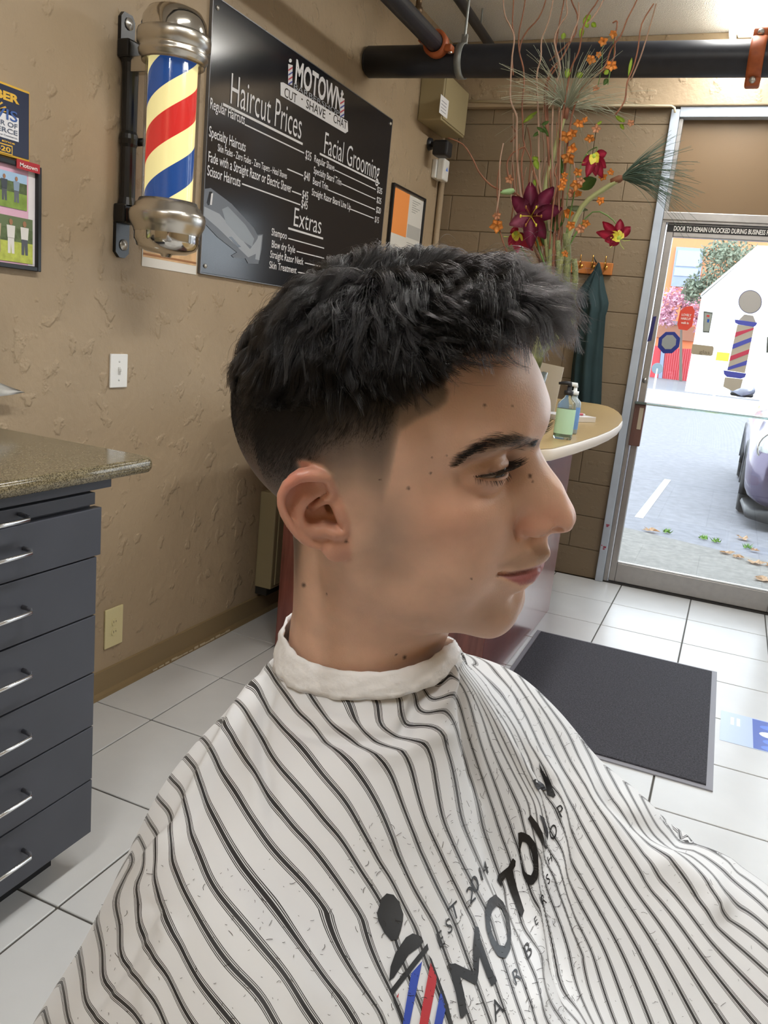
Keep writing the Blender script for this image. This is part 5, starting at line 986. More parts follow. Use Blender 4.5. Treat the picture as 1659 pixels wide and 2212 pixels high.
for c in ([(1085, 280), (1090, 470), (1070, 545), (1040, 700)], [(1000, 345), (990, 560), (960, 700)], [(700, 1130), (660, 1500), (620, 1900)], [(740, 1300), (700, 1700)], [(860, 1840), (800, 1900), (740, 2000)], [(130, 1860), (180, 2000), (300, 2100)]): stem_curve([cc(*q) for q in c], 0.001, 0.0016, M_GRN, 'twig')
# leaves, buds and spiny stems
def leaf(px, py, dx, dy, w, m, dd=0.0, tl=0.3):
    c = fp3(px, py, dd); tip = ip(c, dx, dy); b = BM(); petal(b, c, (tip - c) + camv(c) * (tip - c).length * tl, camv(c), (tip - c).length, w, 0.5, 6); bmesh.ops.solidify(b, geom=b.faces[:], thickness=0.0008); obj('leaf', b, m, fa, True)
for px, py, dx, dy, w, m in ((1250, 405, 38, -18, .022, M_GRN), (1192, 500, 24, -46, .022, M_GRN), (1200, 470, 14, -40, .014, M_GRN), (1185, 535, -10, -40, .018, M_GRN), (1215, 380, -8, -50, .008, M_GRN), (1190, 345, 14, -36, .008, M_GRN), (1225, 448, 45, 6, .010, mat('grey_leaf', '8E9878', 0.6)), (1130, 265, 30, -24, .007, M_LIME), (1155, 345, 8, 22, .010, M_LIME), (1150, 340, 18, 8, .008, M_LIME), (1215, 85, 4, -14, .008, M_LIME), (1262, 45, 14, -12, .010, M_LIME), (1270, 60, -8, -22, .010, M_LIME), (1258, 60, -4, 24, .008, M_LIME), (1278, 50, 10, 8, .008, M_LIME), (1228, 148, -4, 22, .010, M_LIME), (1245, 165, 14, -6, .010, M_LIME), (1305, 160, 10, -8, .008, M_LIME), (1312, 170, -8, 14, .008, M_GRN), (1365, 125, -8, 40, .005, M_LIME), (1330, 250, 18, 14, .006, M_LIME), (1160, 275, 20, 12, .006, M_GRN), (1165, 285, -14, 10, .006, M_GRN), (1170, 270, 16, -8, .006, M_GRN), (1185, 295, -12, -24, .005, M_GRN), (1155, 388, 2, 14, .007, M_LIME), (1300, 262, -14, 10, .005, M_LIME), (1350, 262, -20, -8, .007, M_LIME), (1340, 268, 8, 12, .006, M_LIME)): leaf(px, py, dx, dy, w, m, frn.uniform(-0.06, 0.02))
c = fp3(1097, 415, -0.05); b = BM(); tube(b, [ip(c, -16, 2), ip(c, -10, 0), ip(c, 4, -1), ip(c, 12, -3), ip(c, 15, -2)], [0.003, 0.008, 0.011, 0.008, 0.002], 10); obj('green_bud', b, mat('pale_green_bud', '8FB07A', 0.6), fa, True)
M_SPN = mat('spiny_green', '7C8258', 0.7, noise=(50, 0.3)); M_SPL = mat('pale_spine', 'C4C79C', 0.7)
for px, y0, y1, r in ((1223, 505, 700, 0.0125), (1186, 500, 690, 0.0115), (1204, 520, 690, 0.0095), (1240, 560, 690, 0.010)):
    P_ = [fp3(px + 3 * math.sin(i), y0 + (y1 - y0) * i / 6) for i in range(7)] + [fp3(1165 + (px - 1210) * 0.3, 760), fp3(1143 + (px - 1210) * 0.15, 840)]; b = BM(); tube(b, P_, [r] * 7 + [r * 0.8, r * 0.6], 10); cs = obj('spiny_stem', b, M_SPN, fa, True); b = BM()
    for k in range(260):
        t = frn.random(); i = min(int(t * 6), 5); p = P_[i].lerp(P_[i + 1], t * 6 - i); a = frn.uniform(0, 6.28); d = Vector((math.cos(a), math.sin(a), 0.3)); q = p + d * r; s = Vector((-math.sin(a), math.cos(a), 0)) * 0.0012
        b.faces.new([b.verts.new(q - s), b.verts.new(q + s), b.verts.new(q + d * 0.010)])
    tag(obj('spine', b, M_SPL, cs), kind='stuff')
# ---------------------------------------------------------------- person: signed-distance sculpt, surface nets
def v3(*a): return np.array(a, np.float32)
def s_ell(p, c, r):
    d = (p - v3(*c)) / v3(*r)
    k0 = np.sqrt((d * d).sum(1)) + 1e-6
    d2 = d / v3(*r)
    k1 = np.sqrt((d2 * d2).sum(1)) + 1e-6
    return k0 * (k0 - 1) / k1
def s_rell(p, c, r, rot):
    return s_ell((p - v3(*c)) @ np.array(rot, np.float32), (0, 0, 0), r)
def s_cap(p, a, b, ra, rb):
    a = v3(*a); b = v3(*b); ab = b - a
    t = np.clip(((p - a) @ ab) / max(float(ab @ ab), 1e-6), 0, 1)
    q = p - a - t[:, None] * ab
    return np.sqrt((q * q).sum(1)) - (ra + (rb - ra) * t)
def s_chain(p, pts, rad, k=0.0):
    f = None
    for i in range(len(pts) - 1):
        g = s_cap(p, pts[i], pts[i + 1], rad[i], rad[i + 1])
        f = g if f is None else (smin(f, g, k) if k > 0 else np.minimum(f, g))
    return f
def smin(a, b, k):
    h = np.maximum(k - np.abs(a - b), 0) / k
    return np.minimum(a, b) - h * h * k * 0.25
def smax(a, b, k): return -smin(-a, -b, k)
def s_poly(x, y, pts):
    """signed distance to a closed 2D polygon"""
    pts = np.array(pts, np.float32); n = len(pts)
    d = np.full(len(x), 1e9, np.float32); s = np.ones(len(x), bool)
    for i in range(n):
        a = pts[i]; b = pts[i - 1]; e = b - a
        wx = x - a[0]; wy = y - a[1]
        t = np.clip((wx * e[0] + wy * e[1]) / max(float(e @ e), 1e-9), 0, 1)
        dx = wx - e[0] * t; dy = wy - e[1] * t
        d = np.minimum(d, dx * dx + dy * dy)
        c = (a[1] <= y) != (b[1] <= y)
        with np.errstate(divide='ignore', invalid='ignore'):
            xi = a[0] + (y - a[1]) * e[0] / (e[1] if abs(e[1]) > 1e-9 else 1e-9)
        s ^= c & (x < xi)
    return np.where(s, 1, -1) * np.sqrt(d)
def sm01(a, b, x):
    t = np.clip((x - a) / (b - a), 0, 1); return t * t * (3 - 2 * t)

# head frame: x forward, y to the person's left, z up, millimetres, origin between the ear canals
HO = np.array([-0.1951, 0.4839, CAM_Z - 0.0859])
TILT = 0.2540
HW = np.array([[1, 0, 0], [0, math.cos(TILT), -math.sin(TILT)], [0, math.sin(TILT), math.cos(TILT)]])
def h2w(p): return HO + (np.asarray(p) * 0.001) @ HW.T
def w2h(p): return (np.asarray(p) - HO) @ HW * 1000.0
def cam_proj(w):
    c = (np.asarray(w, float) - CAM_O) @ CAM_R.T
    return np.stack([829.5 + CAM_F * c[:, 0] / c[:, 2], 1106 + CAM_F * c[:, 1] / c[:, 2], c[:, 2]], 1)

EAR_O = (3.0, 72.0, 0.0)
EA = math.radians(36)
E1 = (-math.cos(EA), math.sin(EA), 0.0)      # back and out
E2 = (0.0, 0.0, 1.0)
EN = (math.sin(EA), math.cos(EA), 0.0)       # ear plane normal: out and a little forward
def ear_px(pts):
    """ear outline measured on the picture, laid into the ear's own plane (mm)"""
    out = []
    n = np.array([EN[0], -EN[1], EN[2]]); e1 = np.array([E1[0], -E1[1], E1[2]]); e2 = np.array(E2)
    o = np.array([EAR_O[0], -EAR_O[1], EAR_O[2]])
    cam = w2h(CAM_O)
    for (a, b) in pts:
        px, py = 560 + a / 4.879, 960 + b / 4.879
        d = np.array([(px - 829.5) / CAM_F, (py - 1106) / CAM_F, 1.0]) @ CAM_R
        d = d @ HW
        t = ((o - cam) @ n) / (d @ n)
        q = cam + t * d - o
        out.append((float(q @ e1), float(q @ e2)))
    return out
OUTLINE = ear_px([(760, 400), (715, 315), (640, 245), (520, 235), (400, 255), (290, 330), (215, 450), (190, 570), (205, 680), (245, 780), (310, 880), (400, 970), (500, 1050), (610, 1110), (680, 1165), (750, 1215), (840, 1240), (930, 1228), (985, 1190), (1005, 1130), (985, 1020), (960, 900), (900, 760), (840, 600)])
HELIX = ear_px([(760, 560), (755, 450), (705, 345), (600, 315), (500, 310), (390, 330), (285, 405), (228, 510), (222, 610), (250, 710), (300, 805), (370, 905), (450, 985), (545, 1045), (640, 1090)])
ANTIH = ear_px([(690, 475), (590, 530), (480, 580), (420, 680), (420, 790), (470, 880), (560, 930), (680, 930), (790, 925), (870, 940)])
ANTIH2 = ear_px([(480, 560), (500, 480)])
CONCHA = ear_px([(725, 485), (640, 560), (520, 630), (468, 720), (478, 800), (540, 860), (620, 868), (700, 850), (780, 880), (900, 915), (900, 860), (850, 760), (790, 640), (735, 560)])
CANAL = ear_px([(790, 720)])[0]
CRUS = ear_px([(735, 560), (660, 640), (590, 720)])
TRAG = ear_px([(790, 600), (850, 700), (890, 800), (930, 880)])
LOBE = ear_px([(860, 1120)])[0]
ATRAG = ear_px([(840, 935)])[0]

def sdf_ear(p, q, head):
    x = p[:, 0] - EAR_O[0]; y = q - EAR_O[1]; z = p[:, 2] - EAR_O[2]
    s = x * E1[0] + y * E1[1]; t = z; n = x * EN[0] + y * EN[1]
    L = np.stack([s, t, n], 1)
    def P(a, h): return (a[0], a[1], h)
    pl = s_poly(s, t, OUTLINE)
    n0 = 0.8 - 2.0 * sm01(0, 10, -pl)
    ear = smax(pl + 1.0, np.abs(n - n0 + 1.5) - 2.0, 2.5)
    hr = [2.2, 2.8, 3.0, 3.5, 3.6, 3.5, 3.1, 2.6, 2.5, 2.5, 2.5, 2.4, 2.3, 2.2, 1.8]
    hn = [-0.5, 1.2, 2.6, 3.6, 4.0, 4.0, 3.8, 3.6, 3.4, 3.0, 2.6, 2.2, 1.8, 1.2, 0.4]
    ear = smin(ear, s_chain(L, [P(a, h) for a, h in zip(HELIX, hn)], hr), 1.0)
    ar = [1.6, 3.2, 4.6, 5.0, 4.6, 4.2, 4.0, 4.2, 4.0, 2.6]
    an = [-2.5, -2.4, -2.4, -2.2, -1.8, -1.4, -1.2, -1.2, -0.4, 0.2]
    ear = smin(ear, s_chain(L, [P(a, h) for a, h in zip(ANTIH, an)], ar), 2.0)
    ear = smin(ear, s_chain(L, [P(ANTIH2[0], -2.2), P(ANTIH2[1], -3.5)], [4.4, 4.0]), 5.0)
    ear = smin(ear, s_ell(L, P(LOBE, 0.2), (7.2, 7.5, 3.6)), 5.0)
    ear = smin(ear, s_ell(L, P(ATRAG, 1.4), (5.0, 3.6, 3.4)), 3.0)
    cp = s_poly(s, t, CONCHA)
    ear = smin(ear, smax(cp - 4.5, np.abs(n + 9.0) - 5.0, 3.0), 4.0)          # back of the bowl
    f = smin(head, ear, 2.5)
    bowl = smax(cp + 0.3, -(n + 7.5), 3.0)
    f = smax(f, -bowl, 1.6)
    f = smax(f, -s_ell(L, P(CANAL, -8.0), (4.0, 4.5, 8.0)), 2.0)
    f = smin(f, s_chain(L, [P(CRUS[0], 0.5), P(CRUS[1], -3.5), P(CRUS[2], -7.0)], [2.4, 2.4, 2.2]), 2.5)
    f = smin(f, s_chain(L, [P(TRAG[0], -3.0), P(TRAG[1], -1.0), P(TRAG[2], -1.0), P(TRAG[3], -2.5)], [2.0, 3.0, 3.0, 2.4]), 6)
    return f

EYE_C = (67.5, 33.0, 20.5); EYE_R = 16.0
def lid_curves(a):
    """elevation (deg) of upper and lower lid edges against azimuth a (deg, + = outwards) about the eyeball"""
    up = 6.5 - 0.0019 * (a - 2) ** 2
    lo = -10.5 + 0.0008 * (a - 10) ** 2
    return up, lo

def sdf_person(w):
    """w: world points (N,3) in metres -> distance in mm"""
    p = w2h(w).astype(np.float32)
    q = np.abs(p[:, 1])
    m = np.stack([p[:, 0], q, p[:, 2]], 1)
    # cranium
    f = s_ell(m, (-20, 0, 40), (74, 73, 74))
    f = smin(f, s_ell(m, (26, 0, 42), (70, 64, 68)), 40)
    f = smin(f, s_ell(m, (-22, 38, 34), (60, 33, 50)), 30)
    # face mass
    f = smin(f, s_ell(m, (40, 0, -22), (52, 56, 62)), 22)
    f = smin(f, s_ell(m, (50, 42, -4), (26, 21, 17)), 18)                    # cheek bone
    f = smin(f, s_ell(m, (48, 34, -40), (36, 25, 36)), 20)                   # cheek
    f = smin(f, s_chain(m, [(4, 55, -28), (14, 51, -58), (44, 36, -80), (76, 12, -91)], [16, 14, 13, 12]), 22)
    f = smin(f, s_ell(m, (75.5, 0, -85), (17, 23, 16)), 20)                     # chin
    f = smin(f, s_ell(m, (72, 0, -50), (31, 31, 29)), 14)                     # muzzle
    f = smin(f, s_ell(m, (30, 0, -72), (50, 40, 22)), 18)                     # floor of the mouth
    f = smin(f, s_chain(m, [(84, 6, 37), (83, 22, 40), (73, 44, 36)], [9, 9, 8]), 16)   # brow
    # orbit
    f = smax(f, -s_ell(m, (92, 34, 19.5), (22, 22, 11.0)), 15)
    f = smax(f, -s_ell(m, (79, 53, 20), (13, 11, 7.5)), 14)
    f = smin(f, s_ell(m, (22, 56, 0), (26, 13, 34)), 14)
    # nose
    f = smin(f, s_chain(m, [(82, 0, 34), (91, 0, 18), (101.5, 0, 0), (109, 0, -13)], [8, 7, 7.5, 8.5]), 10)
    f = smin(f, s_chain(m, [(80, 8, 22), (88, 8.0, 4), (97, 8.5, -12)], [8, 9, 9]), 13)
    f = smin(f, s_ell(m, (98.5, 13.0, -19.0), (11.5, 6.4, 8.2)), 2.5)
    f = smin(f, s_ell(m, (110.5, 3.0, -15.5), (8.5, 6.5, 7.5)), 6)
    f = smin(f, s_chain(m, [(108, 0, -22), (98, 0, -29)], [4.0, 5.0]), 5)
    f = smax(f, -s_rell(m, (104, 9.3, -25.0), (7.2, 3.4, 4.8), [[.93, 0, .36], [0, 1, 0], [-.36, 0, .93]]), 2.5)
    f = smax(f, -s_chain(m, [(96, 21.5, -9), (89.5, 21.5, -15), (87.5, 21, -22), (90, 19, -28.5)], [0.6, 1.2, 1.3, 0.8]), 4)   # wing groove
    f = smax(f, -s_chain(m, [(103.0, 15.5, -22.8), (107.5, 12.2, -21.2), (111.8, 9.0, -20.0)], [1.2, 3.7, 3.0]), 1.0)
    # philtrum + lips
    f = smin(f, s_chain(m, [(98, 0, -36), (100.5, 0, -45)], [6, 6]), 8)
    f = smin(f, s_chain(m, [(101.0, 0, -47.5), (98.5, 8, -47.7), (93.0, 17, -48.0), (82.0, 29.5, -47.5)], [4.6, 4.4, 3.2, 1.0]), 6.0)
    f = smin(f, s_chain(m, [(98.5, 0, -58.0), (96.5, 8, -58.0), (91.5, 17, -55.0), (82, 29.5, -50)], [4.9, 4.7, 3.6, 1.0]), 8.0)
    f = smax(f, -s_chain(m, [(108.0, 0, -52.6), (105.0, 8, -52.4), (98.2, 17, -51.5), (91, 26, -50.2), (84, 34, -47.5)], [1.0, 1.0, 1.2, 1.4, 1.6]), 2.4)
    f = smax(f, -s_chain(m, [(101.5, 0, -69.0), (97, 10, -68.5)], [3, 3]), 13)
    # eyelids: a shell round the eyeball with an almond opening
    e = m - v3(*EYE_C)
    er = np.sqrt((e * e).sum(1)) + 1e-6
    f = smin(f, er - (EYE_R + 1.5), 3.0)
    az = np.degrees(np.arctan2(e[:, 1], np.maximum(e[:, 0], 0.01))); el = np.degrees(np.arcsin(np.clip(e[:, 2] / er, -1, 1)))
    tilt = el - 0.10 * az
    up, lo = lid_curves(az)
    opening = np.maximum(tilt - up, lo - tilt) * (EYE_R * math.pi / 180)
    cut = np.maximum(opening, np.abs(er - EYE_R) - 6.0)
    cut = np.where(e[:, 0] > 0.5, cut, 5.0)
    f = smax(f, -cut, 1.0)
    f = np.maximum(f, EYE_R - 2.0 - er) if False else f
    # upper lid crease
    cr = np.abs(tilt - (up + 17 - 0.004 * az * az)) * (EYE_R * math.pi / 180)
    f = f + 0.9 * np.exp(-(cr / 1.0) ** 2) * np.exp(-((er - EYE_R - 2) / 5.0) ** 2) * (np.abs(az - 5) < 48) * (e[:, 0] > 0)
    # ears
    near = (p[:, 0] > -48) & (p[:, 0] < 40) & (q > 50) & (p[:, 2] > -50) & (p[:, 2] < 55)
    if near.any():
        f = f.copy(); f[near] = sdf_ear(p[near], q[near], f[near])
    # neck and shoulders in world axes (mm from HO)
    b = ((w - HO) * 1000).astype(np.float32)
    f = smin(f, s_chain(b, NECK_PTS, NECK_RAD), 26)
    return smin(f, sdf_trunk(b), 30)
def sdf_trunk(b):
    bb = np.stack([b[:, 0], np.abs(b[:, 1] - 32), b[:, 2]], 1)
    t = s_chain(bb, [(-30, 20, -225), (-26, 85, -245), (-20, 135, -285)], [38, 34, 34])
    t = smin(t, s_chain(bb, [(-20, 138, -285), (0, 160, -400), (80, 175, -520)], [34, 32, 30]), 40)
    t = smin(t, s_chain(bb, [(80, 175, -520), (300, 160, -500)], [30, 24]), 20)          # forearms forward on the rests
    t = smin(t, s_ell(bb, (-20, 0, -410), (75, 115, 180)), 60)
    t = smin(t, s_ell(bb, (-20, 0, -610), (110, 160, 110)), 50)
    t = smin(t, s_chain(bb, [(0, 85, -640), (420, 105, -620)], [82, 60]), 40)             # thighs
    return smin(t, s_chain(bb, [(420, 105, -620), (470, 105, -1080), (560, 108, -1100)], [58, 42, 36]), 30)
NECK_PTS = [(-16, 8, -50), (-13, 24, -110), (-14, 32, -170)]
NECK_RAD = [52, 55, 60]

def surface_nets(fn, lo, hi, h0, sub, clip=None):
    """two-level naive surface nets: coarse cells near the surface are refined h0/sub; returns verts, quads"""
    lo = np.array(lo, float); hi = np.array(hi, float)
    n = np.ceil((hi - lo) / h0).astype(int)
    ix = np.stack(np.meshgrid(*[np.arange(k) for k in n], indexing='ij'), -1).reshape(-1, 3)
    cen = lo + (ix + 0.5) * h0
    val = np.concatenate([fn(c) for c in np.array_split(cen, max(1, len(cen) // 400000))])
    act = ix[np.abs(val) < h0 * 1000 * 1.15]
    h = h0 / sub
    g = np.stack(np.meshgrid(*[np.arange(sub)] * 3, indexing='ij'), -1).reshape(-1, 3)
    cells = (act[:, None, :] * sub + g[None]).reshape(-1, 3)
    N = n * sub + 2
    key = lambda c: (c[:, 0].astype(np.int64) * N[1] + c[:, 1]) * N[2] + c[:, 2]
    corners = np.array([[i, j, k] for i in (0, 1) for j in (0, 1) for k in (0, 1)])
    ck = np.unique(np.concatenate([key(cells + c) for c in corners]))
    cc = np.stack([ck // (N[1] * N[2]), (ck // N[2]) % N[1], ck % N[2]], 1)
    pos = lo + cc * h
    F = np.concatenate([fn(c) for c in np.array_split(pos, max(1, len(pos) // 400000))])
    cell_k = key(cells)
    V = np.stack([F[np.searchsorted(ck, cell_k + key(c[None])[0])] for c in corners], 1)
    cross = (V.min(1) < 0) & (V.max(1) >= 0)
    cells = cells[cross]; V = V[cross]; cell_k = cell_k[cross]
    acc = np.zeros((len(cells), 3)); cnt = np.zeros(len(cells))
    for a in range(8):
        for b in range(a + 1, 8):
            dd = corners[b] - corners[a]
            if abs(dd).sum() != 1: continue
            va, vb = V[:, a], V[:, b]
            s = (va < 0) != (vb < 0)
            t = np.where(s, va / np.where(s, va - vb, 1), 0)
            acc += s[:, None] * (corners[a] + t[:, None] * dd); cnt += s
    verts = lo + (cells + acc / cnt[:, None]) * h
    order = np.argsort(cell_k); sk = cell_k[order]
    quads = []
    for ax in range(3):
        c1 = np.zeros(3, int); c1[ax] = 1
        ib = [i for i in range(8) if (corners[i] == c1).all()][0]
        va, vb = V[:, 0], V[:, ib]
        s = (va < 0) != (vb < 0)
        u, w_ = (ax + 1) % 3, (ax + 2) % 3
        idx = []
        base = cells[s]
        ok = np.ones(len(base), bool)
        for du, dw in ((0, 0), (-1, 0), (-1, -1), (0, -1)):
            c = base.copy(); c[:, u] += du; c[:, w_] += dw
            k = key(c); j = np.clip(np.searchsorted(sk, k), 0, len(sk) - 1)
            ok &= sk[j] == k
            idx.append(order[j])
        qd = np.stack(idx, 1)[ok]; flip = (va[s] < 0)[ok]
        qd[~flip] = qd[~flip][:, ::-1]
        quads.append(qd)
    return verts, np.concatenate(quads)
# small sculpting nudge of the head: thin-plate spline on measured features, moved at each point's own depth
WARP = [(1191, 885, 1201, 897), (1173, 800, 1173, 803), (1176, 983, 1163, 975), (1193, 1035, 1187, 1023), (1205, 1062, 1209, 1054), (1241, 1110, 1244, 1117),
        (1220, 1142, 1225, 1148), (1186, 1162, 1187, 1160), (1187, 1208, 1188, 1200), (1175, 1230, 1166, 1225), (1165, 1245, 1165, 1238), (1132, 1270, 1132, 1278),
        (1139, 1305, 1132, 1311), (1120, 1350, 1113, 1347), (1067, 1378, 1060, 1374), (971, 1372, 974, 1367), (971, 1430, 950, 1430), (628, 1160, 634, 1165),
        (635, 1270, 635, 1270), (638, 1340, 632, 1340), (503, 890, 503, 890), (800, 555, 800, 555), (1100, 640, 1100, 640), (1013, 1037, 1017, 1029), (1091, 1022, 1096, 1012),
        (1080, 1257, 1073, 1242), (1130, 1247, 1123, 1239), (1115, 1135, 1121, 1129), (1140, 1165, 1141, 1160), (668, 1012, 671, 1009), (743, 1217, 735, 1213),
        (600, 1080, 600, 1080), (770, 1120, 770, 1120), (760, 1020, 760, 1020), (660, 1150, 660, 1150), (850, 900, 850, 900), (850, 1250, 850, 1250), (600, 1500, 600, 1500), (1000, 1560, 985, 1560), (400, 1300, 400, 1300), (1400, 1200, 1400, 1200), (1100, 500, 1100, 500), (500, 600, 500, 600)]
_wa = np.array(WARP, float)
def _tps(d2): return np.where(d2 > 0, 0.5 * d2 * np.log(np.maximum(d2, 1e-12)), 0)
def tps_fit(src, dst, lam):
    n = len(src); s = src / 1000
    K = _tps(((s[:, None] - s[None]) ** 2).sum(-1)) + lam * np.eye(n)
    Pm = np.concatenate([np.ones((n, 1)), s], 1)
    A = np.zeros((n + 3, n + 3)); A[:n, :n] = K; A[:n, n:] = Pm; A[n:, :n] = Pm.T
    b = np.zeros((n + 3, dst.shape[1])); b[:n] = dst
    return s, np.linalg.solve(A, b)
def tps_eval(model, q):
    s, w = model; q = q / 1000; out = []
    for c in np.array_split(q, max(1, len(q) // 60000)):
        K = _tps(((c[:, None] - s[None]) ** 2).sum(-1))
        out.append(K @ w[:len(s)] + np.concatenate([np.ones((len(c), 1)), c], 1) @ w[len(s):])
    return np.concatenate(out)
WARP_M = tps_fit(_wa[:, :2], _wa[:, 2:] - _wa[:, :2], 1e-4)
_ax = np.array([[CAM_R[0] @ HW[:, 0], CAM_R[0] @ HW[:, 2]], [CAM_R[1] @ HW[:, 0], CAM_R[1] @ HW[:, 2]]])
_axi = np.linalg.inv(_ax)
def warp_verts(v):
    """the nudge acts forward / up in the head's own frame and alike on both halves of the face"""
    l = w2h(v); l[:, 1] = -np.abs(l[:, 1]); m = h2w(l)
    u = cam_proj(m); d = tps_eval(WARP_M, u[:, :2]) * (u[:, 2:3] / CAM_F) * sm01(-0.33, -0.20, v[:, 2] - HO[2])[:, None]
    a = d @ _axi.T
    return v + a[:, :1] * HW[:, 0] + a[:, 1:] * HW[:, 2]
# ---------------------------------------------------------------- person: mesh, colour, eyes
BODY_H = 0.0012
_o0 = h2w([0, 0, 0])
V, Q = surface_nets(sdf_person, _o0 + np.array([-.125, -.125, -.225]), _o0 + np.array([.14, .16, .155]), .0084, 7)
V = warp_verts(V)
fr_ = (Q.max(1) >= 0)
# body below the collar, coarse, under the cape
V2, Q2 = surface_nets(lambda w: smin(s_chain(((w - HO) * 1000).astype(np.float32), NECK_PTS, NECK_RAD), sdf_trunk(((w - HO) * 1000).astype(np.float32)), 30) + 1.5, HO + np.array([-.20, -.28, -1.16]), HO + np.array([.66, .34, -.17]), .036, 3)
def tris_normals(V, Q):
    n = np.zeros_like(V); a = V[Q[:, 2]] - V[Q[:, 0]]; b = V[Q[:, 3]] - V[Q[:, 1]]; c = np.cross(a, b)
    for k in range(4): np.add.at(n, Q[:, k], c)
    return n / np.maximum(np.linalg.norm(n, axis=1, keepdims=True), 1e-12)
NRM = tris_normals(V, Q)
L0 = w2h(V); Lm = L0.copy(); Lm[:, 1] = -np.abs(Lm[:, 1])
PXm = cam_proj(h2w(Lm))[:, :2]          # mirrored onto the visible side: both halves share their markings
PX = cam_proj(V)[:, :2]; RIGHT = L0[:, 1] < 0
def soft(pts, xy, w): return 1 - sm01(-w, w, s_poly(xy[:, 0].astype(np.float32), xy[:, 1].astype(np.float32), pts))
def blob(xy, cx, cy, rx, ry, rot=0.0):
    c, s = math.cos(rot), math.sin(rot); x = xy[:, 0] - cx; y = xy[:, 1] - cy; return np.exp(-(((c * x + s * y) / rx) ** 2 + ((-s * x + c * y) / ry) ** 2))
# hair region: 0 bare skin .. 1 full dark hair
YT = ([300, 490, 560, 620, 700, 770, 850, 900, 950, 985, 1010, 1060, 1150, 1300], [910, 905, 905, 890, 862, 832, 805, 800, 788, 757, 744, 730, 738, 748])
YB = ([300, 490, 560, 610, 640, 655, 700, 770, 825, 840, 864, 900, 945, 960, 963, 972, 985, 1000, 1060, 1150, 1300], [1000, 1080, 1150, 1215, 1260, 1190, 1090, 1075, 1110, 1070, 945, 910, 882, 866, 846, 804, 775, 762, 750, 756, 768])
def hair_amount(xy):
    yt = np.interp(xy[:, 0], *YT); yb = np.interp(xy[:, 0], *YB); return np.clip((yb - xy[:, 1]) / np.maximum(yb - yt, 6), 0, 1)
ear_x = L0[:, 0] - EAR_O[0]; ear_y = np.abs(L0[:, 1]) - EAR_O[1]; ear_s = ear_x * E1[0] + ear_y * E1[1]; ear_n = ear_x * EN[0] + ear_y * EN[1]; ear_t = L0[:, 2]
EARM = (1 - sm01(0.0, 4.0, s_poly(ear_s.astype(np.float32), ear_t.astype(np.float32), OUTLINE))) * sm01(-11, -7, ear_n) * sm01(-4, 0, ear_s)
HA = hair_amount(PXm) * (1 - EARM) * (V[:, 2] > HO[2] - 0.125)
_bk = L0[:, 0] < -55; HA = np.where(_bk, np.interp(L0[:, 2], [-85, -60, -40, -4, 28, 58, 78], [0.0, 0.07, 0.16, 0.33, 0.55, 0.85, 1.0]) * (1 - EARM), HA)
HA = np.maximum(HA, soft([(838, 1060), (846, 975), (866, 930), (900, 906), (945, 884), (963, 868), (968, 846), (953, 824), (962, 800), (990, 772), (850, 770), (780, 800), (790, 1000)], PXm, 11) * np.interp(PXm[:, 1], [800, 860, 930, 1060], [0.50, 0.38, 0.26, 0.10]) * (1 - EARM))
HA = np.where(L0[:, 2] > 92, 1.0, HA)
front = (L0[:, 0] > 60) & (L0[:, 2] < 84); HA = np.where(front & (PXm[:, 1] > 742), np.minimum(HA, 0.0 * HA + (PXm[:, 0] < 975) * HA), HA)
C = np.tile(np.array(lin('DBB49C')), (len(V), 1))
def mixc(m, col, amt=1.0):
    global C
    m = np.clip(m * amt, 0, 1)[:, None]; C = C * (1 - m) + np.array(lin(col)) * m
mixc(blob(PXm, 1190, 1120, 60, 40), 'C58470', 0.5); mixc(blob(PXm, 1130, 1140, 28, 30), 'B97560', 0.5)
mixc(blob(PXm, 980, 1130, 110, 70, 0.3), 'CB8F76', 0.45)
mixc(EARM, 'C98872', 0.55); mixc(EARM * blob(PXm, 630, 1030, 45, 60), 'C66F62', 0.5)
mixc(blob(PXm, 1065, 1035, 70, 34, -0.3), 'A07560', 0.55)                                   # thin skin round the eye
mixc(blob(PXm, 835, 1150, 50, 75, 0.25), '8F8076', 0.55); mixc(blob(PXm, 815, 1230, 50, 80), 'A58874', 0.35)     # shaved sideburn
mixc(soft([(1080, 1222), (1120, 1200), (1165, 1180), (1192, 1178), (1190, 1208), (1165, 1218), (1120, 1232)], PXm, 12), '917A6A', 0.6)
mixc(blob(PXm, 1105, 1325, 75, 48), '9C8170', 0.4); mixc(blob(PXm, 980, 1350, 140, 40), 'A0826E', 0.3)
LIPS = soft([(1076, 1242), (1110, 1236), (1148, 1228), (1164, 1220), (1176, 1217), (1178, 1234), (1172, 1250), (1150, 1260), (1125, 1264), (1100, 1253)], PXm, 3.5)
LIPS *= (L0[:, 0] > 60)
mixc(LIPS, '9A525C', 0.85)
mixc(soft([(1072, 1243), (1110, 1238), (1150, 1228), (1150, 1231), (1110, 1241), (1072, 1245)], PXm, 2.5), '5A2A2C', 0.7)
mixc(soft([(985, 1005), (1030, 962), (1080, 945), (1130, 943), (1168, 953), (1174, 964), (1140, 970), (1095, 970), (1040, 988), (1000, 1006)], PXm, 9) * (L0[:, 0] > 40), '4A3A32', 0.6)
# clipped sides: stubble colour over the scalp, into black hair
for lo_, hi_, c_, a_ in ((0.0, 0.22, '95806F', 0.75), (0.16, 0.42, '6B5C52', 0.85), (0.36, 0.66, '3A322E', 0.9), (0.58, 0.90, '131110', 1.0)): mixc(sm01(lo_, hi_, HA), c_, a_)
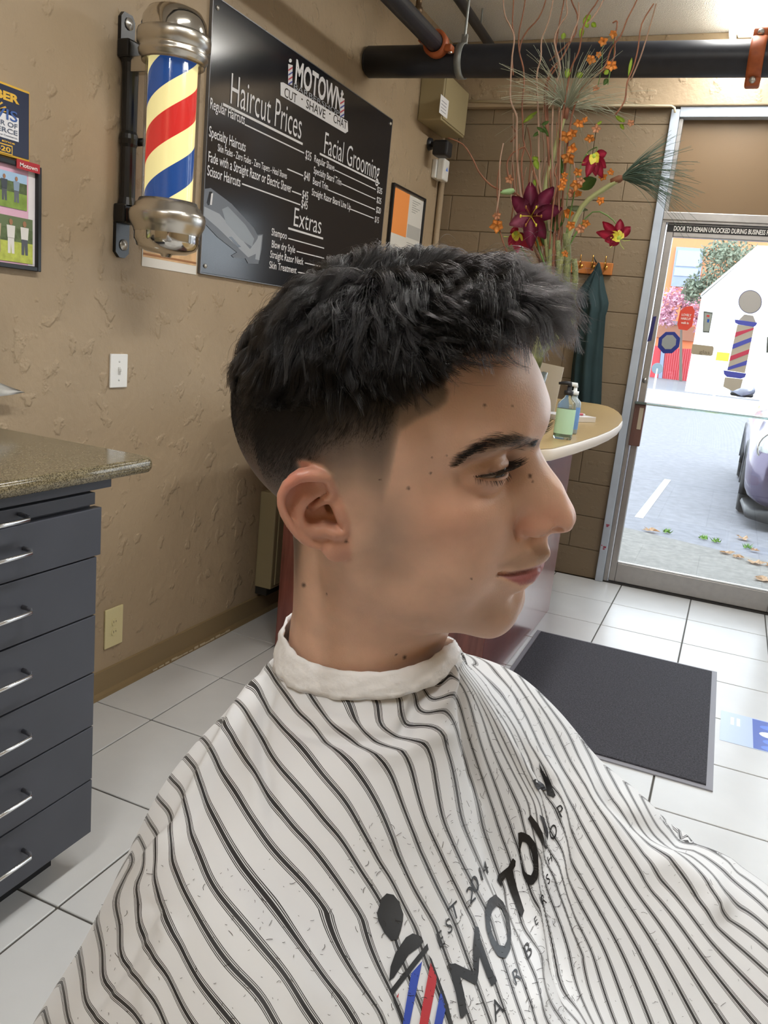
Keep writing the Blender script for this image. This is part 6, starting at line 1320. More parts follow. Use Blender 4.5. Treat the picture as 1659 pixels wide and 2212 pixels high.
# strip of stubble up the nape
mixc(np.exp(-((PXm[:, 0] - 638) / 16) ** 2) * sm01(1330, 1200, PXm[:, 1]) * (PXm[:, 1] > 1080) * (1 - EARM), '55483E', 0.7)
for x, y, r in ((882, 1055, 4.2), (1047, 876, 3.6), (930, 1022, 3), (1145, 1028, 4.6), (1150, 1041, 2.2), (856, 1414, 2.6), (874, 1420, 4.4), (656, 1264, 5), (705, 1283, 2.4), (748, 1170, 4), (1107, 877, 2.2), (964, 984, 2.2), (934, 988, 2), (820, 1036, 2.2), (664, 1096, 2.4), (1019, 1250, 1.8)):
    mixc(np.exp(-(((PX[:, 0] - x) ** 2 + (PX[:, 1] - y) ** 2) / (r * r)) ** 2) * (NRM @ CAM_R[2] < 0), '3C231B', 0.9)
ms = bpy.data.materials.new('skin'); ms.use_nodes = True; nt = ms.node_tree; p = nt.nodes['Principled BSDF']
at = nt.nodes.new('ShaderNodeAttribute'); at.attribute_name = 'Col'
tc = nt.nodes.new('ShaderNodeTexCoord'); n1 = nt.nodes.new('ShaderNodeTexNoise'); n1.inputs['Scale'].default_value = 55; n1.inputs['Detail'].default_value = 6; nt.links.new(tc.outputs['Object'], n1.inputs['Vector'])
r_ = nt.nodes.new('ShaderNodeMapRange'); r_.inputs['From Min'].default_value = 0.3; r_.inputs['From Max'].default_value = 0.7; r_.inputs['To Min'].default_value = 0.93; r_.inputs['To Max'].default_value = 1.07; nt.links.new(n1.outputs['Fac'], r_.inputs['Value'])
x_ = nt.nodes.new('ShaderNodeMix'); x_.data_type = 'RGBA'; x_.blend_type = 'MULTIPLY'; x_.inputs[0].default_value = 1; nt.links.new(at.outputs['Color'], x_.inputs[6]); nt.links.new(r_.outputs[0], x_.inputs[7]); nt.links.new(x_.outputs[2], p.inputs['Base Color'])
n2 = nt.nodes.new('ShaderNodeTexNoise'); n2.inputs['Scale'].default_value = 900; n2.inputs['Detail'].default_value = 3; nt.links.new(tc.outputs['Object'], n2.inputs['Vector'])
bp = nt.nodes.new('ShaderNodeBump'); bp.inputs['Strength'].default_value = 0.25; bp.inputs['Distance'].default_value = 0.0006; nt.links.new(n2.outputs['Fac'], bp.inputs['Height']); nt.links.new(bp.outputs[0], p.inputs['Normal'])
p.inputs['Roughness'].default_value = 0.42; p.inputs['Specular IOR Level'].default_value = 0.5
p.inputs['Subsurface Weight'].default_value = 0.25; p.inputs['Subsurface Radius'].default_value = (0.9, 0.35, 0.2); p.inputs['Subsurface Scale'].default_value = 0.004
nv = len(V); me = bpy.data.meshes.new('person'); me.from_pydata(np.concatenate([V, V2]).tolist(), [], np.concatenate([Q, Q2 + nv]).tolist())
ca = me.color_attributes.new('Col', 'FLOAT_COLOR', 'POINT'); cc_ = np.ones((nv + len(V2), 4), np.float32); cc_[:, :3] = np.array(lin('DBB49C')); cc_[:nv, :3] = C; ca.data.foreach_set('color', cc_.ravel())
me.materials.append(ms); me.shade_smooth()
person = tag(obj('person', me), 'seated young man in profile with a fresh dark fade haircut wearing a striped cape', 'person')
# eyes
M_SCL = mat('eye_white', '95877E', 0.15, spec=0.6); M_IRIS = mat('dark_iris', '2A1810', 0.1, spec=0.7); M_PUP = mat('pupil', '060606', 0.08, spec=0.8)
EYEB = []
for s in (-1, 1):
    c0 = h2w(np.array([[EYE_C[0], s * EYE_C[1], EYE_C[2]]])); c = warp_verts(c0)[0]
    b = BM(); bmesh.ops.create_uvsphere(b, u_segments=40, v_segments=24, radius=(EYE_R - 0.1) / 1000, matrix=Matrix.Translation(Vector(c))); ey = obj('eyeball', b, M_SCL, person, True)
    gz = Vector(HW @ np.array([0.93, s * 0.24, -0.20])).normalized(); q = gz.to_track_quat('Z', 'Y').to_matrix().to_4x4(); R = EYE_R / 1000
    for nm, a0, m_, up in (('iris', 0.42, M_IRIS, 0.0003), ('pupil', 0.18, M_PUP, 0.00045)):
        b = BM(); lathe(b, [(0, R + up)] + [((R + up) * math.sin(a0 * k / 8), (R + up) * math.cos(a0 * k / 8)) for k in range(1, 9)], 28, Matrix.Translation(Vector(c)) @ q); obj(nm, b, m_, ey, True)
    EYEB.append((c, R))
# ---------------------------------------------------------------- hair: curls on top, clipped sides, brows, lashes
mh = bpy.data.materials.new('black_hair'); mh.use_nodes = True; nt = mh.node_tree; nt.nodes.remove(nt.nodes['Principled BSDF'])
hb = nt.nodes.new('ShaderNodeBsdfHairPrincipled'); hb.parametrization = 'COLOR' if hasattr(hb, 'parametrization') else None
hb.inputs['Color'].default_value = (0.003, 0.0026, 0.0026, 1); hb.inputs['Roughness'].default_value = 0.22; hb.inputs['Radial Roughness'].default_value = 0.25; hb.inputs['IOR'].default_value = 1.38
nt.links.new(hb.outputs[0], nt.nodes['Material Output'].inputs[0])
mhs = mat('clipped_hair', '1E1815', 0.5)
def curves(name, P_, rad, m, parent):
    """P_: (N, K, 3) strand points, rad: (N, K)"""
    N, K, _ = P_.shape; hc = bpy.data.hair_curves.new(name); hc.add_curves([K] * N)
    hc.attributes['position'].data.foreach_set('vector', P_.astype(np.float32).ravel())
    ra = hc.attributes.get('radius') or hc.attributes.new('radius', 'FLOAT', 'POINT'); ra.data.foreach_set('value', rad.astype(np.float32).ravel())
    hc.materials.append(m); o = bpy.data.objects.new(name, hc); COL.objects.link(o); o.parent = parent; o.matrix_parent_inverse = world_of(parent).inverted(); return o
RNG = np.random.default_rng(12)
def nrm(a): return a / np.maximum(np.linalg.norm(a, axis=-1, keepdims=True), 1e-9)
def roots(weight, n):
    w = weight / weight.sum(); i = RNG.choice(len(V), n, p=w); t = nrm(np.cross(NRM[i], RNG.normal(size=(n, 3)))); return i, V[i] + t * RNG.uniform(0, 0.0012, (n, 1))
Xw, Yw, Zw = HW[:, 0], HW[:, 1], HW[:, 2]
def flow(L, nr):
    """combing direction: sides and back fall down and back, the top goes forward and towards the fringe"""
    top = sm01(58, 96, L[:, 2])[:, None]; frontness = sm01(-30, 60, L[:, 0])[:, None]
    side = -Zw * 1.0 - Xw * 0.55 * (1 - 0.6 * frontness)
    out = np.sign(L[:, 1:2] + 8) * Yw
    fw = Xw * (0.25 + 0.9 * frontness) + out * (0.55 - 0.25 * frontness) - Zw * 0.35 * frontness - Xw * 0.45 * (1 - frontness)
    f = side * (1 - top) + fw * top
    f = f - nr * (f * nr).sum(1, keepdims=True); return nrm(f)
def grow(i, p, n_seg, length, lift, wave, seed_amp, grav=0.0, clump=None):
    """strand points marching along a direction that turns from the skin normal to the combing direction"""
    nr = NRM[i]; L = w2h(p); f = flow(L, nr); N = len(i); P_ = np.zeros((N, n_seg, 3)); P_[:, 0] = p - nr * 0.0004; d = nrm(nr * lift[:, None] + f * (1 - lift[:, None] * 0.5)); ph = RNG.uniform(0, 6.28, N) if clump is None else clump; s = np.cross(nr, f)
    for k in range(1, n_seg):
        t = k / (n_seg - 1); turn = (f - nr * 0.35 * t)
        d = nrm(d + turn * (0.22 + 0.1 * t) - np.array([0, 0, 1]) * grav * t + s * (wave * np.sin(ph + t * 7))[:, None] + nr * (wave * 0.8 * np.cos(ph * 1.7 + t * 8))[:, None] + RNG.normal(size=(N, 3)) * seed_amp)
        P_[:, k] = P_[:, k - 1] + d * (length / (n_seg - 1))[:, None]
    return P_
# long hair on the crown and the fringe, in curling locks
SEG = 13; tt = np.linspace(0, 1, SEG)
def field(L, size, k):
    return np.array([mnoise.noise(Vector((a[0] / size, a[1] / size, a[2] / size + 17.3 * k))) for a in L]) * 1.6
def lock_guides(i, p, amp=1.0):
    """centre line of each lock: rises off the scalp, runs along the combing direction, curls, and drops at the fringe"""
    nr = NRM[i]; L = w2h(p); f = flow(L, nr); N = len(i); s = np.cross(nr, f)
    top = sm01(48, 92, L[:, 2]); fr = sm01(5, 62, L[:, 0]); px = cam_proj(h2w(np.stack([L[:, 0], -np.abs(L[:, 1]), L[:, 2]], 1)))
    above = np.clip((np.interp(px[:, 0], *YT) - 18 - px[:, 1]) / 170, 0, 1); above = np.where(L[:, 0] < -55, np.clip((L[:, 2] - 45) / 60, 0, 1), above); bk = 1 - 0.45 * sm01(-25, -65, L[:, 0])   # how far above the clipped line
    h = (0.0022 + 0.0055 * above) * (1 - top) + top * (0.014 + 0.021 * fr); ln = (0.004 + 0.022 * above) * (1 - top) + top * 0.034 * (1 - 0.30 * sm01(52, 80, L[:, 0])) * (0.30 + 0.70 * sm01(0.0, 0.35, above + sm01(80, 100, L[:, 2])))
    h *= RNG.uniform(0.75, 1.2, N) * bk; ln *= RNG.uniform(0.8, 1.2, N) * (0.35 + 0.65 * bk); A = (0.0002 + 0.0008 * above) * (1 - top) + top * (0.0036 + 0.0022 * fr); A = A * RNG.uniform(0.5, 1.3, N) * amp
    ph = 5.0 * field(L, 26, 1) + RNG.normal(size=N) * 0.5; nw = (0.75 + 0.35 * field(L, 30, 2)) * RNG.uniform(0.85, 1.2, N); G = np.zeros((N, SEG, 3)); drop = top * RNG.uniform(0.012, 0.034, N) * sm01(50, 78, L[:, 0]) * sm01(78, 95, L[:, 2])
    f2 = nrm(f + s * (0.75 * field(L, 17, 3) + RNG.normal(size=N) * 0.13)[:, None]); curl = np.where(field(L, 40, 4) > 0, 1, -1)
    for k, t in enumerate(tt):
        up = h * np.sin(min(t * 1.9, math.pi / 2)) * (1 - 0.35 * max(0, t - 0.6) / 0.4 * (1 - top * fr))
        w = t ** 0.8; a = ph + 2 * math.pi * nw * t
        G[:, k] = p + nr * (up - 0.0004)[:, None] + f2 * (ln * (t ** 1.25))[:, None] + s * (curl * A * w * np.sin(a) - curl * A * w * np.sin(ph) * (1 - t))[:, None] + nr * (A * 0.9 * w * np.cos(a))[:, None] - nr * (((ln * t) ** 2 / 0.12) * (1 - top) * 1.0 + 0.002 * t * sm01(-30, -70, L[:, 0]))[:, None] - np.array([0, 0, 1]) * (drop * max(0, t - 0.35) ** 1.6 * 2.0)[:, None]
    return G, top
_above = np.interp(PXm[:, 0], *YT) - 14 - PXm[:, 1]; _lh = (HA > 0.80) & ((_above > 0) | ((L0[:, 0] < -55) & (L0[:, 2] > 48)))
wt = np.where(_lh, 0.35 + 0.9 * sm01(40, 90, L0[:, 2]), 0) * (L0[:, 0] < 82)
nG = 2300; gi, gp_ = roots(wt, nG); G, tp = lock_guides(gi, gp_)
per_ = 22
off = RNG.normal(size=(nG, per_, 1, 3)); off -= NRM[gi][:, None, None, :] * (off * NRM[gi][:, None, None, :]).sum(-1, keepdims=True)
spread = (0.0030 * (1 - tt) ** 1.5 + 0.00042)[None, None, :, None] * RNG.uniform(0.6, 1.4, (nG, 1, 1, 1))
H_ = G[:, None] + off * spread + RNG.normal(size=(nG, per_, 1, 3)) * (0.0005 * tt)[None, None, :, None]
sc_ = RNG.uniform(0.8, 1.03, (nG, per_, 1, 1)); H_ = H_[:, :, :1] + (H_ - H_[:, :, :1]) * sc_
H_ = H_.reshape(-1, SEG, 3); hair = curves('hair', H_, np.tile(0.000105 * (1 - 0.65 * tt ** 3), (len(H_), 1)), mh, person); tag(hair, kind='stuff')
# loose single hairs and wisps
ns = 900; si, sp_ = roots(wt * (L0[:, 2] > 62), ns); W_, _t = lock_guides(si, sp_, 1.8); W_ = W_[:, :1] + (W_ - W_[:, :1]) * RNG.uniform(0.9, 1.22, (ns, 1, 1)); tag(curves('stray_hair', W_, np.tile(0.00007 * (1 - 0.6 * tt ** 2), (ns, 1)), mh, person), kind='stuff')
# dense short under-layer so that no scalp shows
nu = 16000; ui, up_ = roots(np.where(_lh, 1.0, 0) * (L0[:, 0] < 84), nu); UL, _t = lock_guides(ui, up_, 0.6); UL = UL[:, ::3]; UL = UL[:, :1] + (UL - UL[:, :1]) * 0.62
tag(curves('under_hair', UL, np.full(UL.shape[:2], 0.00012), mh, person), kind='stuff')
# clipped fade
wc_ = np.where((HA > 0.05) & ~((HA > 0.985) & (_above > 30)), 0.25 + sm01(0.05, 0.7, HA), 0); nF = 38000; fi, fp_ = roots(wc_, nF)
K = 4; ln = (0.0008 + 0.0065 * sm01(0.3, 1.0, HA[fi]) ** 1.3) * RNG.uniform(0.7, 1.3, nF); Fh = grow(fi, fp_, K, ln, np.full(nF, 0.45), 0.02, 0.05); tag(curves('clipped_hair', Fh, np.tile(np.array([0.00006, 0.000055, 0.00005, 0.00003]), (nF, 1)), mhs, person), kind='stuff')
# eyebrows, on both sides, combed outwards
BROW = np.array([(985, 1006), (1010, 985), (1035, 966), (1060, 957), (1085, 953), (1110, 953), (1135, 953), (1158, 957), (1170, 962)], float); BW = np.array([3, 7, 11, 14, 15, 15, 14, 11, 7], float)
def side_px(side):
    m = (L0[:, 1] < 0) if side < 0 else (L0[:, 1] > 0); return np.where(m & (L0[:, 0] > 40) & (L0[:, 2] > 15) & (L0[:, 2] < 70) & (np.abs(L0[:, 1]) > 6.5))[0]
for side, nm in ((-1, 'right'), (1, 'left')):
    idx = side_px(side); xy = PXm[idx]; nb = 850; t = RNG.uniform(0, 1, nb) ** 0.9 * 8; k = np.minimum(t.astype(int), 7); fr2 = (t - k)[:, None]
    c = BROW[k] * (1 - fr2) + BROW[k + 1] * fr2; w = BW[k] * (1 - fr2[:, 0]) + BW[k + 1] * fr2[:, 0]; c = c + np.stack([np.zeros(nb), RNG.normal(size=nb) * 0.5 * w], 1)
    j = np.array([np.argmin(((xy - q) ** 2).sum(1)) for q in c]); i = idx[j]; pw = V[i] + RNG.normal(size=(nb, 3)) * 0.0002; nr = NRM[i]; sd = np.sign(side)
    d = nrm(Yw * sd * 0.75 - Xw * 0.55 + Zw * (0.55 * (1 - sm01(0.3, 0.9, 1 - t / 8)) - 0.12)[:, None]); d = nrm(d - nr * (d * nr).sum(1, keepdims=True) + nr * 0.22)
    ln = RNG.uniform(0.005, 0.009, nb) * np.interp(t, [0, 2, 8], [0.7, 1.0, 0.8]); s = np.linspace(0, 1, 5); Pb = pw[:, None] + d[:, None] * (ln[:, None] * s)[..., None] - nr[:, None] * (ln[:, None] * 0.16 * s ** 2)[..., None]
    curves('eyebrow', Pb, np.tile(0.00007 * (1 - 0.7 * s), (nb, 1)), mhs, person)
# lashes along the lid edges
for side in (-1, 1):
    c, R = EYEB[0 if side < 0 else 1]; out = []
    for az in np.linspace(-50, 80, 170):
        up, lo = lid_curves(az); tl = 0.10 * az
        for el, sg, ln in ((up + tl, 1, 0.0105), (lo + tl, -1, 0.0032)):
            if sg < 0 and RNG.random() < 0.66: continue
            a, e = math.radians(az + RNG.normal() * 1.2), math.radians(el + (1.5 if sg > 0 else -1.0)); d0 = np.array([math.cos(e) * math.cos(a), side * math.cos(e) * math.sin(a), math.sin(e)]); d0w = HW @ d0
            p0 = c + d0w * (R + 0.0012); l = ln * RNG.uniform(0.7, 1.1); dd = nrm((d0w + HW @ np.array([0.35, side * 0.25, (-0.12 if sg > 0 else -0.5)]))[None])[0]; pts = []
            for s in np.linspace(0, 1, 6): pts.append(p0 + dd * l * s + HW[:, 2] * (sg * 0.45 * l * s * s))
            out.append(pts)
    A = np.array(out); curves('eyelashes', A, np.tile(np.array([.00009, .00009, .00008, .00007, .00005, .00002]), (len(A), 1)), mhs, person)
# ---------------------------------------------------------------- striped cape
from mathutils.bvhtree import BVHTree
CN = HO + np.array([-0.014, 0.030, -0.165])
CT = [0, 40, 90, 130, 180, 230, 270, 320]
CP = {0: [(63, 27), (73, 10), (108, -112), (150, -158), (230, -215), (330, -275), (460, -370), (540, -620)],
      40: [(63, 26), (76, 6), (150, -80), (230, -112), (330, -172), (430, -240), (530, -350), (580, -620)],
      90: [(63, 12), (95, -8), (165, -40), (215, -62), (247, -130), (268, -250), (285, -400), (300, -620)],
      130: [(64, 14), (92, -8), (150, -44), (186, -90), (212, -185), (232, -310), (250, -430), (270, -620)],
      180: [(65, 9), (80, -9), (116, -72), (140, -135), (160, -215), (182, -310), (210, -430), (235, -620)]}
CP[230] = [(65, 9), (78, -6)] + CP[130][2:]; CP[270] = [(64, 20), (75, 3)] + CP[90][2:]; CP[320] = [(63, 23), (74, 4)] + CP[40][2:]
NT, NS = 420, 190
ctl = np.array([CP[t] for t in CT], float); ang = np.array(CT + [360]) * math.pi / 180
def pchip_t(P_, n):
    """Catmull-Rom through the control points along axis 1, n samples"""
    m = P_.shape[1]; u = np.linspace(0, m - 1 - 1e-9, n); k = u.astype(int); t = (u - k)[None, :, None]
    g = lambda j: P_[:, np.clip(j, 0, m - 1)]
    p0, p1, p2, p3 = g(k - 1), g(k), g(k + 1), g(k + 2)
    return 0.5 * (2 * p1 + (p2 - p0) * t + (2 * p0 - 5 * p1 + 4 * p2 - p3) * t * t + (3 * p1 - p0 - 3 * p2 + p3) * t ** 3)
prof_ = pchip_t(ctl, NS)                                  # 8 x NS x 2
th = np.linspace(0, 2 * math.pi, NT, endpoint=False)
ring = np.zeros((NT, NS, 2)); m8 = len(CT)
for a, t in enumerate(th):
    k = min(np.searchsorted(ang, t, side='right') - 1, m8 - 1); w0 = (t - ang[k]) / (ang[k + 1] - ang[k])
    p0, p1, p2, p3 = (prof_[(k + j) % m8] for j in (-1, 0, 1, 2)); w2 = w0 * w0; w3 = w2 * w0
    d1 = (p2 - p0) * 0.5; d2 = (p3 - p1) * 0.5
    ring[a] = (2 * w3 - 3 * w2 + 1) * p1 + (w3 - 2 * w2 + w0) * d1 + (-2 * w3 + 3 * w2) * p2 + (w3 - w2) * d2
CVt = np.stack([CN[0] + ring[..., 0] * np.cos(th)[:, None] / 1000, CN[1] + ring[..., 0] * np.sin(th)[:, None] / 1000, CN[2] + ring[..., 1] / 1000], -1)
CV = CVt.reshape(-1, 3)
ii = np.arange(NT)[:, None] * NS; jj = np.arange(NS - 1)[None]; i2 = ((np.arange(NT) + 1) % NT)[:, None] * NS
CQ = np.stack([ii + jj, ii + jj + 1, i2 + jj + 1, i2 + jj], -1).reshape(-1, 4)
def warp_by(v, pairs, lam, fade=None):
    a = np.array(pairs, float); mdl = tps_fit(a[:, :2], a[:, 2:] - a[:, :2], lam); u = cam_proj(v); d = tps_eval(mdl, u[:, :2])
    if fade is not None: d = d * fade[:, None]
    return v + (d[:, :1] * CAM_R[0] + d[:, 1:2] * CAM_R[1]) * (u[:, 2:3] / CAM_F)
# folds: ridges (+) and valleys (-) that run over the cloth, measured along the picture, pushed along the cloth's own normal
def seg_dist(xy, pts):
    d = np.full(len(xy), 1e9); tt_ = np.zeros(len(xy)); sd = np.zeros(len(xy)); n = len(pts) - 1
    for k in range(n):
        a = np.array(pts[k], float); e = np.array(pts[k + 1], float) - a; L2 = e @ e; w = xy - a; t = np.clip(w @ e / L2, 0, 1); q = w - t[:, None] * e; dd = np.hypot(q[:, 0], q[:, 1]); m = dd < d
        d[m] = dd[m]; tt_[m] = (k + t[m]) / n; sd[m] = np.sign(e[0] * q[m, 1] - e[1] * q[m, 0])
    return d, tt_, sd
FOLDS = [([(590, 1425), (577, 1470), (545, 1500), (512, 1545), (485, 1600), (440, 1680), (390, 1790), (330, 1850), (290, 1890)], 7, 15),
         ([(600, 1440), (572, 1540), (565, 1620), (580, 1720), (600, 1800)], -3.5, 13), ([(560, 1500), (540, 1580), (545, 1660), (560, 1740)], 2.5, 14),
         ([(590, 1560), (700, 1590), (760, 1600), (830, 1604), (900, 1600)], -5, 16), ([(640, 1520), (720, 1560), (790, 1585)], 3, 18), ([(760, 1640), (850, 1625), (930, 1590), (985, 1580)], 4, 22),
         ([(950, 1440), (925, 1480), (900, 1520), (885, 1560), (860, 1595)], -7, 16), ([(975, 1425), (985, 1460), (965, 1500), (945, 1540)], 5, 14),
         ([(985, 1400), (1000, 1470), (1005, 1540), (1020, 1640), (1040, 1740)], -6, 12), ([(1005, 1440), (1050, 1520), (1100, 1600), (1140, 1660), (1170, 1710)], 3, 14),
         ([(1060, 1500), (1110, 1580), (1150, 1640), (1185, 1700), (1195, 1780), (1190, 1850), (1178, 1900), (1190, 1990), (1205, 2080), (1225, 2150), (1240, 2212)], -7, 13),
         ([(1150, 1600), (1190, 1680), (1215, 1760), (1215, 1840), (1210, 1900), (1225, 2000), (1260, 2100)], 4, 18), ([(1150, 1990), (1160, 2060), (1155, 2120), (1170, 2212)], 4, 20),
         ([(480, 1850), (540, 1990), (640, 2100), (700, 2212)], 2.5, 40), ([(690, 1620), (800, 1760), (850, 1850)], 2.5, 40), ([(300, 1940), (340, 1970), (290, 2040), (275, 2080), (220, 2150), (180, 2212)], -3, 14), ([(330, 1960), (370, 2020), (340, 2090), (320, 2140), (310, 2212)], 3, 22),
         ([(1280, 1690), (1370, 1770), (1440, 1810), (1500, 1830)], -8, 22), ([(1400, 1830), (1470, 1880), (1530, 1920), (1570, 1990)], 8, 30), ([(1240, 1640), (1330, 1790), (1420, 1930)], 3, 26), ([(900, 1800), (960, 1900), (1010, 1990)], -2, 26), ([(1460, 1760), (1530, 1830), (1600, 1880)], 3, 20)]
def fold_push(v, q):
    n = tris_normals(v, q); u = cam_proj(v)[:, :2]; amt = np.zeros(len(v))
    for pts, a, w in FOLDS:
        d, t, _ = seg_dist(u, pts); amt += a * np.exp(-(d / w) ** 2) * np.minimum(1, np.minimum(t, 1 - t) * 5 + 0.15)
    n *= np.sign((n * (CAM_O - v)).sum(1, keepdims=True)); return v + n * (amt * 0.001)[:, None]
CWARP = []
CAPE_PAIRS = [(367, 1641, 425, 1641), (227, 1814, 308, 1814), (130, 2052, 172, 2052), (91, 2212, 72, 2212), (518, 1490, 527, 1490), (594, 1404, 592, 1404), (998, 1415, 998, 1400), (1123, 1490, 1123, 1457), (1210, 1555, 1215, 1543), (1296, 1620, 1296, 1637), (1400, 1720, 1390, 1728), (1469, 1782, 1460, 1812), (1560, 1870, 1560, 1878), (1659, 1961, 1659, 1952)] + [(x, y, x, y) for x, y in ((700, 1600), (700, 1900), (1000, 1700), (1000, 2100), (500, 2150), (1300, 2050), (800, 1530), (920, 1480), (1150, 1850), (1600, 2200))]
if CAPE_PAIRS: CV = warp_by(CV, CAPE_PAIRS, 1e-3)
CV = fold_push(CV, CQ)
